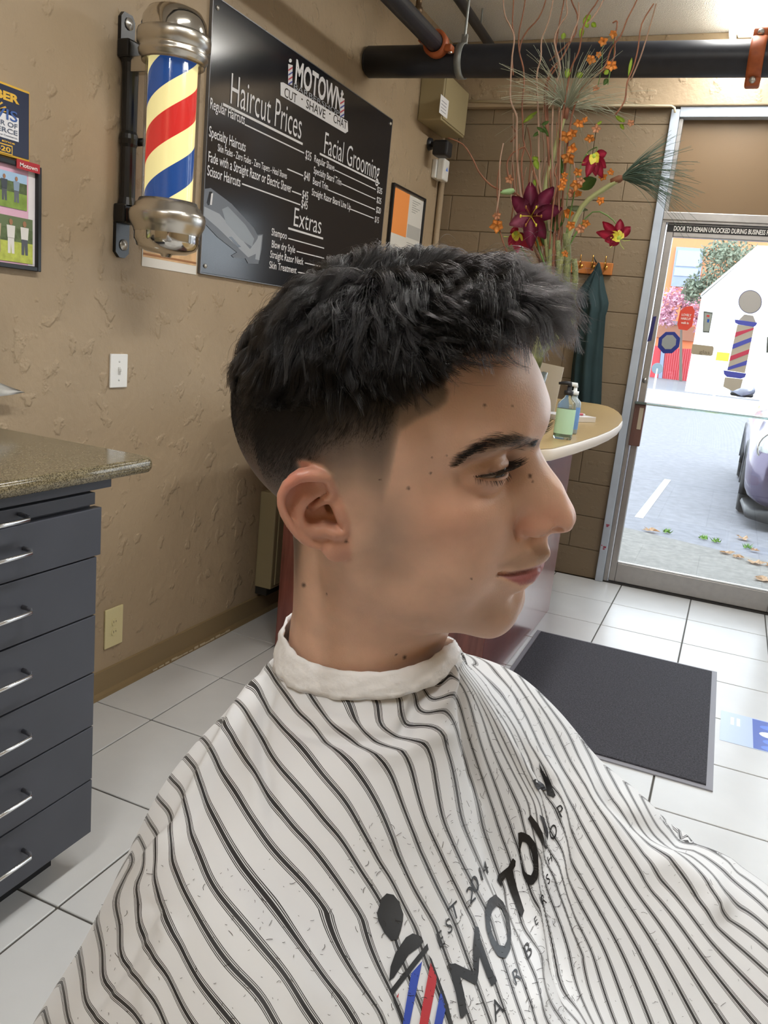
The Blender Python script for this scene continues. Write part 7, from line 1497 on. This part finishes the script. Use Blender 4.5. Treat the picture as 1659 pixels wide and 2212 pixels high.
# stripe number at every point of the cloth
def K1(p): return [(400 + x / 3.318, 1380 + y / 3.318) for x, y in p]
def K2(p): return [(60 + x / 3.318, 1780 + y / 3.318) for x, y in p]
def K3(p): return [(400 + x / 3.318, 1780 + y / 3.318) for x, y in p]
def K4(p): return [(820 + x / 3.318, 1360 + y / 3.318) for x, y in p]
def K5(p): return [(860 + x / 3.318, 1760 + y / 3.318) for x, y in p]
def K6(p): return [(1220 + x / 3.392, 1560 + y / 3.392) for x, y in p]
STR = {
 0: K1([(495, 190), (575, 160), (590, 220), (640, 300), (700, 370), (760, 450), (820, 540), (900, 600), (970, 670), (1050, 750), (1130, 840), (1210, 930), (1270, 1010), (1330, 1100), (1390, 1210), (1440, 1310)]) + K3([(1480, 110), (1530, 240)]) + K5([(50, 420), (110, 540), (180, 650), (240, 750), (300, 850), (340, 930), (380, 1040), (430, 1250), (490, 1490)]),
 1: K1([(850, 330), (910, 430), (970, 520), (1010, 590), (1060, 650), (1140, 690), (1220, 720), (1290, 760), (1370, 830), (1440, 910), (1490, 1000), (1530, 1110), (1570, 1220), (1620, 1340)]) + K5([(110, 120), (170, 260), (220, 380), (270, 490), (320, 600), (370, 690), (420, 790), (480, 920), (530, 1030), (570, 1180), (610, 1330), (650, 1490)]),
 2: K1([(1150, 410), (1190, 500), (1230, 600), (1265, 690), (1320, 720), (1450, 740), (1530, 770), (1590, 840), (1620, 930)]) + K4([(230, 1000), (250, 1100), (280, 1220), (330, 1390)]) + K5([(220, 110), (280, 220), (330, 340), (380, 440), (430, 540), (480, 640), (530, 750), (590, 860), (640, 990), (700, 1150), (740, 1290), (780, 1400), (810, 1490)]),
 3: K1([(1365, 430), (1385, 520), (1400, 600), (1430, 680), (1490, 715)]) + K4([(110, 770), (200, 785), (300, 795), (350, 840), (375, 910), (390, 1000), (405, 1100), (430, 1230), (460, 1390)]) + K5([(360, 130), (420, 270), (470, 380), (520, 470), (570, 570), (610, 640), (650, 720), (700, 840), (740, 940), (790, 1060), (830, 1150), (850, 1230), (870, 1350), (910, 1490)]),
 4: K4([(145, 490), (150, 570), (170, 640), (200, 700), (240, 710), (290, 680), (350, 670), (410, 700), (450, 760), (480, 840), (510, 940), (530, 1040), (550, 1150), (570, 1280), (590, 1390)]) + K5([(490, 120), (545, 250), (600, 370), (650, 470), (690, 560), (760, 680), (810, 860), (860, 990), (900, 1055), (915, 1110), (910, 1190), (930, 1320), (980, 1490)]),
 5: K4([(270, 470), (265, 540), (290, 600), (330, 620), (370, 600), (400, 575), (450, 570), (500, 600), (540, 670), (570, 770), (600, 880), (640, 1000), (680, 1130), (710, 1280), (730, 1390)]) + K5([(620, 150), (680, 330), (720, 430), (750, 520), (800, 650), (850, 780), (900, 860), (950, 930), (965, 1000), (965, 1100), (985, 1250), (1020, 1380), (1080, 1490)]),
 6: K4([(335, 450), (350, 500), (390, 520), (430, 500), (480, 465), (530, 470), (570, 520), (590, 600), (610, 680), (640, 780), (690, 930), (740, 1070), (790, 1200), (830, 1310)]) + K5([(700, 0), (740, 120), (790, 240), (830, 350), (865, 480), (900, 620), (930, 690), (980, 770), (1005, 840), (1020, 960), (1040, 1130), (1060, 1270), (1110, 1380), (1180, 1490)]),
 7: K4([(400, 390), (430, 415), (470, 375), (520, 350), (570, 360), (600, 430), (625, 540), (660, 650), (720, 820), (770, 960), (820, 1110), (870, 1250)]) + K5([(760, 0), (810, 150), (850, 270), (880, 400), (920, 500), (970, 600), (1020, 670), (1040, 750), (1048, 850), (1060, 950), (1085, 1080), (1110, 1190), (1160, 1290), (1240, 1390), (1330, 1490)]),
 8: K4([(440, 280), (480, 235), (530, 225), (575, 260), (620, 350), (680, 450), (720, 540), (745, 640), (770, 740), (805, 850), (855, 970), (905, 1080), (960, 1210), (1030, 1380)]) + K5([(930, 150), (970, 280), (1005, 400), (1045, 540), (1080, 690), (1108, 850), (1130, 1000), (1150, 1090), (1190, 1160), (1250, 1240), (1330, 1330), (1420, 1440)]),
 9: K4([(790, 640), (850, 800), (900, 900), (960, 1010), (1020, 1120), (1080, 1240)]) + K5([(1110, 470), (1140, 640), (1155, 780), (1170, 900), (1200, 970), (1270, 1080), (1330, 1180)]) + K6([(0, 1660), (70, 1770), (140, 1880), (230, 2020), (320, 2140)]),
 10: K5([(1120, 420), (1145, 560), (1165, 680), (1210, 800), (1280, 930), (1340, 1030)]) + K6([(0, 1450), (60, 1580), (120, 1690), (190, 1790), (270, 1900), (370, 2030), (440, 2120), (510, 2212)]),
 11: K5([(1110, 350), (1140, 450), (1180, 570), (1230, 680), (1290, 780), (1360, 880)]) + K6([(60, 1400), (140, 1530), (230, 1650), (300, 1750), (370, 1850), (460, 1970), (560, 2090), (650, 2212)]),
 12: K5([(1110, 230), (1150, 340), (1200, 450), (1260, 560), (1330, 690)]) + K6([(60, 1220), (150, 1350), (240, 1480), (320, 1600), (400, 1730), (480, 1840), (570, 1960), (680, 2090), (780, 2212)]),
 13: K4([(600, 250), (640, 310), (720, 400), (780, 470), (860, 560), (930, 640), (980, 720), (1030, 840), (1080, 990), (1130, 1090)]) + K5([(1130, 120), (1170, 210), (1230, 330), (1290, 420)]) + K6([(0, 900), (100, 1070), (200, 1220), (300, 1370), (400, 1510), (480, 1640), (570, 1760), (680, 1890), (770, 2010), (860, 2120), (930, 2212)]),
 14: K4([(500, 90), (600, 180), (700, 280), (800, 370), (880, 450), (930, 550), (980, 650), (1040, 760), (1100, 870), (1140, 970), (1180, 1090), (1240, 1210), (1310, 1340)]) + K6([(0, 720), (60, 820), (140, 950), (210, 1040), (300, 1190), (390, 1330), (480, 1470), (560, 1580), (640, 1700), (720, 1800), (810, 1900), (900, 2020), (1000, 2130), (1070, 2212)]),
 15: K4([(600, 100), (700, 190), (830, 280), (900, 350), (950, 430), (1010, 530), (1060, 620), (1110, 740), (1150, 850), (1200, 950), (1280, 1070), (1340, 1190)]) + K6([(0, 510), (60, 600), (140, 720), (220, 870), (310, 1040), (400, 1180), (480, 1310), (570, 1450), (650, 1560), (760, 1690), (850, 1790), (940, 1890), (1040, 2010), (1150, 2110), (1240, 2212)]),
 16: K4([(740, 160), (850, 240), (920, 290), (970, 360), (1030, 470), (1090, 580), (1150, 690), (1210, 800), (1290, 940), (1380, 1080)]) + K6([(0, 370), (60, 480), (130, 590), (210, 730), (300, 900), (400, 1060), (490, 1190), (590, 1330), (690, 1460), (790, 1590), (900, 1710), (1000, 1830), (1080, 1900), (1200, 2020), (1300, 2110), (1400, 2212)]),
 17: K4([(950, 290), (1040, 390), (1110, 500), (1180, 600), (1250, 720), (1320, 850)]) + K6([(0, 220), (60, 350), (130, 480), (200, 600), (290, 740), (390, 890), (480, 1040), (570, 1180), (680, 1310), (800, 1440), (900, 1570), (1000, 1690), (1100, 1790), (1220, 1910), (1340, 2010), (1489, 2130)]),
 18: K4([(1150, 470), (1240, 590), (1310, 680)]) + K6([(0, 40), (60, 150), (110, 290), (170, 420), (240, 530), (330, 640), (420, 750), (520, 880), (610, 1010), (680, 1120), (740, 1230), (810, 1330), (900, 1440), (1020, 1560), (1120, 1660), (1240, 1790), (1350, 1890), (1489, 1980)]),
 19: K6([(130, 150), (200, 260), (260, 410), (320, 540), (400, 650), (500, 760), (600, 880), (700, 980), (780, 1060), (840, 1140), (890, 1240), (950, 1340), (1050, 1450), (1170, 1570), (1280, 1690), (1380, 1780), (1489, 1870)]),
 20: K6([(300, 330), (360, 430), (410, 520), (460, 640), (520, 740), (620, 860), (730, 960), (850, 1040), (930, 1100), (980, 1180), (1020, 1260), (1120, 1370), (1250, 1510), (1370, 1640), (1489, 1760)]),
 21: K6([(470, 510), (530, 610), (580, 720), (640, 820), (750, 890), (880, 960), (980, 1030), (1050, 1090), (1100, 1170), (1220, 1290), (1340, 1420), (1489, 1590)]),
 22: K6([(600, 640), (660, 740), (720, 830), (800, 890), (900, 930), (1030, 1010), (1150, 1090), (1250, 1180), (1370, 1300), (1489, 1410)]),
 23: K6([(760, 780), (850, 880), (950, 930), (1150, 1040), (1489, 1290)]),
 -1: K1([(420, 345), (480, 280), (530, 360), (555, 460), (600, 530), (680, 620), (760, 700), (850, 800), (930, 910), (1010, 1010), (1090, 1090), (1160, 1180), (1210, 1270), (1270, 1390)]) + K3([(1300, 100), (1350, 200), (1410, 300), (1480, 390), (1520, 470), (1570, 580), (1620, 680)]) + K5([(60, 680), (120, 790), (160, 880), (220, 1010), (270, 1130), (320, 1300), (370, 1490)]),
 -2: K1([(370, 440), (430, 510), (480, 600), (530, 660), (570, 740), (610, 840), (680, 930), (760, 1010), (850, 1110), (930, 1210), (1000, 1310)]) + K3([(1020, 0), (1100, 80), (1170, 180), (1230, 280), (1300, 390), (1370, 500), (1470, 700), (1530, 840), (1600, 1000), (1650, 1180)]),
 -3: K1([(215, 590), (285, 570), (320, 700), (390, 790), (450, 890), (520, 970), (570, 1070), (630, 1170), (720, 1280), (810, 1390)]) + K3([(850, 90), (930, 190), (1020, 310), (1100, 420), (1180, 540), (1250, 640), (1310, 750), (1360, 850), (1400, 980), (1440, 1110), (1490, 1240), (1550, 1420)]),
 -4: K1([(150, 730), (185, 790), (220, 890), (280, 980), (350, 1080), (410, 1180), (480, 1290), (550, 1390)]) + K3([(570, 100), (650, 200), (740, 300), (840, 400), (930, 510), (1010, 610), (1080, 730), (1140, 860), (1200, 980), (1280, 1130), (1360, 1270), (1440, 1420)]),
 -5: K1([(30, 880), (85, 930), (100, 1040), (140, 1140), (200, 1260), (260, 1380)]) + K3([(290, 110), (350, 210), (420, 310), (510, 420), (610, 530), (710, 640), (810, 770), (900, 900), (980, 1030), (1060, 1160), (1150, 1300), (1220, 1420)]),
 -6: [(374, 1690), (392, 1702), (399, 1730), (400, 1760)] + K3([(20, 0), (70, 130), (120, 260), (160, 370), (230, 490), (310, 590), (410, 710), (500, 820), (590, 930), (690, 1050), (770, 1170), (850, 1310), (930, 1420)]),
 -7: [(347, 1734), (374, 1761)] + K2([(1015, 50), (1010, 100), (1030, 220), (1070, 350), (1110, 460), (1170, 570), (1240, 700), (1310, 820), (1400, 950), (1500, 1070)]) + K3([(430, 1120), (520, 1210), (590, 1310), (640, 1420)]),
 -8: K2([(880, 30), (950, 75), (895, 210), (895, 300), (915, 420), (950, 550), (990, 670), (1030, 760), (1090, 870), (1140, 980), (1200, 1090), (1290, 1210), (1370, 1310), (1450, 1410)]),
 -9: K2([(820, 160), (865, 205), (750, 390), (780, 480), (800, 560), (785, 650), (800, 740), (840, 840), (890, 940), (960, 1030), (1020, 1120), (1060, 1220), (1110, 1320), (1170, 1420)]),
 -10: K2([(770, 310), (700, 400), (620, 540), (640, 640), (670, 720), (660, 820), (650, 900), (690, 990), (760, 1080), (830, 1170), (910, 1270), (950, 1340), (970, 1420)]),
 -11: K2([(490, 710), (510, 800), (545, 910), (540, 1020), (530, 1090), (580, 1180), (660, 1260), (740, 1330), (820, 1420)]),
 -12: K2([(355, 870), (370, 990), (400, 1100), (400, 1200), (410, 1270), (450, 1340), (520, 1420)]),
 -13: K2([(230, 1050), (235, 1110), (265, 1210), (280, 1320), (290, 1420)]), -14: K2([(100, 1230), (105, 1310), (140, 1420)])}
sp_ = []; su = []; keep = {}
for k, pts in STR.items():
    for q in pts:
        sp_.append(q); su.append(float(k))
sp_ = np.array(sp_); su = np.array(su)
U_M = tps_fit(sp_, su[:, None], 4e-4)
cpx = cam_proj(CV)[:, :2]; CU = tps_eval(U_M, np.clip(cpx, [-60, 1330], [1740, 2330]))[:, 0]
# parts of the cloth the traced stripes do not reach (behind, inside pleats) are filled smoothly from their surroundings
_bv = BVHTree.FromPolygons([tuple(v) for v in CV], [tuple(q) for q in CQ]); _n = tris_normals(CV, CQ); _n *= np.sign((_n * (CV - CN)).sum(1, keepdims=True))
_vd = CAM_O - CV; _vd /= np.linalg.norm(_vd, axis=1, keepdims=True); _vis = ((_n * _vd).sum(1) > 0.10) & (cpx[:, 0] > -50) & (cpx[:, 0] < 1710) & (cpx[:, 1] < 2300)
for k in np.where(_vis)[0]:
    o = Vector(CV[k] + _n[k] * 0.002); _vis[k] = _bv.ray_cast(o, Vector(_vd[k]), 0.5)[0] is None
CG = CU.reshape(NT, NS); _hid = ~_vis.reshape(NT, NS); CG = np.where(_hid, np.clip(CG, -18, 27), CG)
for it in range(900):
    g = (np.roll(CG, 1, 0) + np.roll(CG, -1, 0) + np.concatenate([CG[:, :1], CG[:, :-1]], 1) + np.concatenate([CG[:, 1:], CG[:, -1:]], 1)) / 4
    CG = np.where(_hid, g, CG if it % 150 else CG * 0.5 + g * 0.5)
CU = CG.ravel()
mcp = bpy.data.materials.new('striped_cape_cloth'); mcp.use_nodes = True; nt = mcp.node_tree; p = nt.nodes['Principled BSDF']; p.inputs['Roughness'].default_value = 0.55; p.inputs['Specular IOR Level'].default_value = 0.35; p.inputs['Sheen Weight'].default_value = 0.15
at = nt.nodes.new('ShaderNodeAttribute'); at.attribute_name = 'stripe'
def mth(op, a, b=None, c=None):
    n = nt.nodes.new('ShaderNodeMath'); n.operation = op
    for k, x in enumerate((a, b, c)):
        if x is None: continue
        if isinstance(x, (int, float)): n.inputs[k].default_value = x
        else: nt.links.new(x, n.inputs[k])
    return n.outputs[0]
fr = mth('ABSOLUTE', mth('SUBTRACT', mth('FRACT', mth('ADD', at.outputs['Fac'], 100.5)), 0.5))
def band(c, w): return mth('LESS_THAN', mth('ABSOLUTE', mth('SUBTRACT', fr, c)), w)
lines = mth('MINIMUM', mth('ADD', mth('ADD', mth('LESS_THAN', fr, 0.062), band(0.102, 0.013)), band(0.150, 0.013)), 1.0)
mx = nt.nodes.new('ShaderNodeMix'); mx.data_type = 'RGBA'; mx.inputs[6].default_value = (*lin('DADCDF'), 1); mx.inputs[7].default_value = (*lin('2B2A2B'), 1); nt.links.new(lines, mx.inputs[0]); nt.links.new(mx.outputs[2], p.inputs['Base Color'])
cm_ = bpy.data.meshes.new('barber_cape'); cm_.from_pydata(CV.tolist(), [], CQ.tolist()); a_ = cm_.attributes.new('stripe', 'FLOAT', 'POINT'); a_.data.foreach_set('value', CU.astype(np.float32)); cm_.materials.append(mcp); cm_.shade_smooth()
cape = tag(obj('barber_cape', cm_), 'white barber cape with black stripes and a printed shop emblem draped over the young man', 'cape')
# ---------------------------------------------------------------- print on the cape, laid on the cloth itself
CBVH = BVHTree.FromPolygons([tuple(v) for v in CV], [tuple(q) for q in CQ])
def on_cape(px, py, off=0.0007):
    d = Vector(px_ray(px, py)).normalized(); h = CBVH.ray_cast(Vector(CAM_O), d)
    if h[0] is None: return None
    n = h[1] if h[1].dot(d) < 0 else -h[1]; return h[0] + n * off
M_INK = mat('black_print', '0D0D10', 0.45); M_INKB = mat('blue_cape_print', '2342A8', 0.5); M_INKR = mat('red_cape_print', 'B3202B', 0.5); M_INKG = mat('faded_black_print', '33343A', 0.5)
def drape(name, b, m, off=0.0007):
    """b: flat bmesh in picture coordinates (x, y); subdivided and laid on the cloth"""
    b.normal_update(); bmesh.ops.triangulate(b, faces=b.faces[:])
    for _ in range(4):
        es = [e for e in b.edges if (e.verts[0].co - e.verts[1].co).length > 12]
        if not es: break
        bmesh.ops.subdivide_edges(b, edges=es, cuts=1); bmesh.ops.triangulate(b, faces=b.faces[:])
    bad = []
    for v in b.verts:
        q = on_cape(v.co.x, v.co.y, off)
        if q is None: bad.append(v)
        else: v.co = q
    bmesh.ops.delete(b, geom=bad, context='VERTS')
    return obj(name, b, m, cape)
def cape_poly(name, pts, m, hole=None, off=0.0007):
    b = BM()
    if hole is None: b.faces.new([b.verts.new((x, y, 0)) for x, y in pts])
    else:
        n = len(pts); c0 = np.mean(pts, 0); k0 = max(range(n), key=lambda i: (hole[i][1] - c0[1]) * -1); k1 = max(range(n), key=lambda i: -(pts[i][1] - c0[1])); hole = [hole[(k0 - k1 + i) % n] for i in range(n)]; A = [b.verts.new((x, y, 0)) for x, y in pts]; B = [b.verts.new((x, y, 0)) for x, y in hole]
        for i in range(n): b.faces.new((A[i], A[(i + 1) % n], B[(i + 1) % n], B[i]))
    return drape(name, b, m, off)
def C7(p): return [(780 + x / 3.456, 1650 + y / 3.456) for x, y in p]
def resamp(pts, n):
    P_ = np.array(pts + [pts[0]], float); s = np.concatenate([[0], np.cumsum(np.hypot(*np.diff(P_, axis=0).T))]); t = np.linspace(0, s[-1], n, endpoint=False); return [(float(np.interp(a, s, P_[:, 0])), float(np.interp(a, s, P_[:, 1]))) for a in t]
cape_poly('letter', K5([(352, 1078), (405, 1070), (470, 1102), (535, 1130), (530, 960), (545, 800), (572, 812), (592, 940), (640, 1060), (705, 1195), (665, 1237), (630, 1160), (578, 1020), (573, 1130), (560, 1222), (540, 1220), (440, 1165), (470, 1290), (492, 1420), (455, 1466), (438, 1450), (410, 1290), (378, 1170)]), M_INK)
cape_poly('letter', resamp(K5([(690, 573), (640, 610), (615, 700), (625, 820), (660, 930), (710, 1020), (765, 1035), (800, 970), (805, 850), (790, 730), (750, 630)]), 40), M_INK, resamp(K5([(703, 655), (670, 688), (650, 755), (664, 840), (690, 905), (722, 940), (755, 945), (776, 905), (778, 830), (765, 745), (735, 672)]), 40))
cape_poly('letter', K5([(703, 470), (712, 432), (785, 372), (818, 310), (838, 330), (836, 368), (815, 400), (850, 530), (900, 690), (882, 738), (855, 690), (800, 560), (765, 450), (742, 480), (735, 520)]), M_INK)
cape_poly('letter', resamp(K5([(855, 130), (885, 121), (940, 150), (980, 205), (1000, 285), (1002, 380), (995, 460), (960, 507), (920, 497), (888, 430), (870, 330), (860, 230)]), 40), M_INK, resamp(K5([(885, 193), (872, 250), (876, 330), (892, 392), (920, 425), (948, 435), (965, 400), (965, 340), (955, 280), (940, 240), (918, 205), (900, 195)][::-1]), 40))
cape_poly('letter', K5([(925, 30), (945, 0), (1000, 70), (1030, 130), (1062, 250), (1050, 240), (990, 140), (950, 72)]), M_INK); cape_poly('letter', K5([(1008, 0), (1040, 20), (1075, 130), (1068, 190), (1040, 85)]), M_INKG)
cape_poly('letter', K4([(1138, 955), (1165, 1010), (1210, 1080), (1262, 1190), (1245, 1207), (1200, 1187), (1180, 1100), (1150, 1020)]), M_INK); cape_poly('letter', K4([(1095, 1080), (1112, 1070), (1172, 1108), (1192, 1152), (1130, 1150), (1110, 1112)]), M_INKG)
cape_poly('emblem_ball', K3([(1400, 540), (1440, 500), (1490, 510), (1530, 560), (1560, 650), (1556, 700), (1540, 770), (1520, 830), (1470, 840), (1420, 780), (1380, 700), (1370, 640), (1388, 590)]), M_INK)
cape_poly('emblem_dome', C7([(330, 1300), (380, 1270), (440, 1290), (462, 1330), (430, 1372), (350, 1432), (240, 1602), (205, 1630), (215, 1520), (250, 1420)]), M_INK)
cape_poly('emblem_band', C7([(215, 1690), (490, 1345), (500, 1390), (240, 1722), (225, 1737)]), M_INK); cape_poly('emblem_edge', C7([(225, 1735), (245, 1740), (350, 1990), (305, 1960)]), M_INK); cape_poly('emblem_edge', C7([(495, 1425), (522, 1462), (645, 1800), (690, 2000), (655, 1960), (565, 1640)]), M_INK)
cape_poly('emblem_stripe', C7([(370, 1570), (452, 1478), (420, 1640), (350, 1990), (305, 1960), (325, 1830)]), M_INKB); cape_poly('emblem_stripe', C7([(515, 1490), (560, 1600), (555, 1650), (485, 2000), (425, 1980), (455, 1800)]), M_INKR); cape_poly('emblem_stripe', C7([(590, 1700), (628, 1830), (590, 2000), (535, 1980), (560, 1850)]), M_INKB); cape_poly('emblem_stripe', C7([(262, 1742), (278, 1714), (272, 1752)]), M_INKR)
def cape_glyph(ch, c, right, up, h):
    """one letter: c = picture point of its middle, right / up = picture directions, h = height in picture pixels"""
    me, w = text_mesh(ch); b = BM(); b.from_mesh(me); s = h / 0.73; r = np.array(right, float); r /= np.linalg.norm(r); u = np.array(up, float); u /= np.linalg.norm(u)
    xs = [v.co.x for v in b.verts]; ys = [v.co.y for v in b.verts]; x0 = (min(xs) + max(xs)) / 2; y0 = (min(ys) + max(ys)) / 2
    for v in b.verts:
        q = np.array(c) + r * (v.co.x - x0) * s * 0.85 + u * (v.co.y - y0) * s; v.co = (q[0], q[1], 0)
    drape('letter', b, M_INK)
for ch, c, h in (('E', (300, 895), 34), ('S', (360, 800), 32), ('T', (400, 695), 36), ('.', (490, 710), 5), ('2', (515, 572), 36), ('0', (545, 498), 36), ('1', (588, 425), 30), ('4', (618, 385), 28)): cape_glyph(ch, K5([c])[0], (0.72, -0.70), (-0.27, -0.96), h)
for ch, c, h in (('A', (705, 1392), 42), ('R', (845, 1155), 32), ('B', (928, 975), 34), ('E', (985, 762), 18), ('R', (1040, 610), 26), ('S', (1076, 462), 20), ('H', (1088, 320), 18), ('O', (1112, 125), 28)): cape_glyph(ch, K5([c])[0], (0.60, -0.80), (-0.30, -0.95), h)
cape_glyph('P', K4([(1300, 1300)])[0], (0.75, -0.66), (-0.45, -0.9), 26)
# clippings lying on the cloth
cr_ = random.Random(5); Vc = []; Fc = []
for k in range(1150):
    zone = cr_.random()
    if zone < 0.45: px, py = cr_.uniform(960, 1260), cr_.uniform(1480, 2212)
    elif zone < 0.75: px, py = cr_.uniform(760, 1300), cr_.uniform(1750, 2212)
    elif zone < 0.9: px, py = cr_.uniform(150, 800), cr_.uniform(1850, 2212)
    else: px, py = cr_.uniform(1150, 1640), cr_.uniform(1700, 2212)
    a = cr_.uniform(0, 6.28); l = cr_.choice((3, 4, 5, 6, 8, 14)); cv = cr_.uniform(-0.9, 0.9); pts = []
    for t in (0, 0.33, 0.66, 1.0):
        q = on_cape(px + math.cos(a + cv * t) * l * t, py + math.sin(a + cv * t) * l * t, 0.0009); pts.append(q)
    if any(q is None for q in pts): continue
    w = 0.00010 if l < 9 else 0.00013
    for q, e in zip(pts, pts[1:]):
        if (e - q).length > 0.02 or (e - q).length < 1e-6: continue
        s = (e - q).cross(Vector(CAM_O) - q).normalized() * w; i = len(Vc); Vc += [q - s, q + s, e + s, e - s]; Fc.append((i, i + 1, i + 2, i + 3))
tag(obj('hair_clippings', qmesh('hair_clippings', Vc, Fc), mat('clipping_dark', '2A2522', 0.6)), 'short dark hair clippings scattered over the striped cape', 'clippings', kind='stuff')
# ---------------------------------------------------------------- paper neck strip
def z_for(x, y, py):
    lo, hi = 0.9, 1.4
    for _ in range(40):
        m = (lo + hi) / 2
        if cam_proj(np.array([[x, y, m]]))[0, 1] > py: lo = m
        else: hi = m
    return (lo + hi) / 2
NSD = [(0, 1378, 1428), (40, 1378, 1420), (90, 1372, 1420), (135, 1330, 1385), (180, 1322, 1402), (205, 1352, 1430), (230, 1398, 1468), (250, 1425, 1490), (270, 1442, 1506), (290, 1448, 1510), (310, 1444, 1502), (330, 1425, 1484), (345, 1402, 1455)]
axs = [(HO + np.array(q) / 1000) for q in NECK_PTS]
def neck_c(z): a, c = axs[1], axs[2]; t = (z - a[2]) / (c[2] - a[2]); return a + (c - a) * t
bt = [[] for _ in range(7)]; NA = 96; aa = np.array([d[0] for d in NSD] + [360.0]); tops = np.array([d[1] for d in NSD] + [1378.0]); bots = np.array([d[2] for d in NSD] + [1428.0])
zt_ = np.array([z_for(*(neck_c(1.14)[:2] + 0.0575 * np.array([math.cos(math.radians(a)), math.sin(math.radians(a))])), t) for a, t in zip(aa, tops)]); zb_ = np.array([z_for(*(neck_c(1.11)[:2] + 0.066 * np.array([math.cos(math.radians(a)), math.sin(math.radians(a))])), t) for a, t in zip(aa, bots)])
zb_[1:4] = zt_[1:4] - 0.022
def per(a, vals): return float(np.interp(a % 360, aa, vals))
def smooth_per(a, vals): return sum(per(a + d, vals) * w for d, w in ((-16, .15), (-8, .2), (0, .3), (8, .2), (16, .15)))
b = BM(); rows = []
for j in range(7):
    f = j / 6; R_j = []
    for k in range(NA):
        a = k * 360 / NA; t, bo = smooth_per(a, zt_), smooth_per(a, zb_); z = t + (bo - t) * f; c = neck_c(z); r = 0.0600 + 0.0011 * j + 0.0035 * max(0.0, -math.cos(math.radians(a))) + 0.0016 * math.sin(f * 3.14) + 0.0009 * math.sin(a * 0.21 + j * 2.1) + 0.0006 * math.sin(a * 0.53 - j)
        R_j.append(b.verts.new((c[0] + r * math.cos(math.radians(a)), c[1] + r * math.sin(math.radians(a)), z)))
    rows.append(R_j)
for A, B in zip(rows, rows[1:]):
    for k in range(NA): b.faces.new((A[k - 1], A[k], B[k], B[k - 1]))
bmesh.ops.recalc_face_normals(b, faces=b.faces[:]); bmesh.ops.solidify(b, geom=b.faces[:], thickness=0.0012)
tag(obj('neck_strip', b, mat('crepe_paper', 'F3F4F6', 0.8, noise=(45, 0.04, 6), bump=(60, 0.5, 0.004)), None, True), 'white crepe paper neck strip wrapped round the neck above the striped cape', 'neck strip')
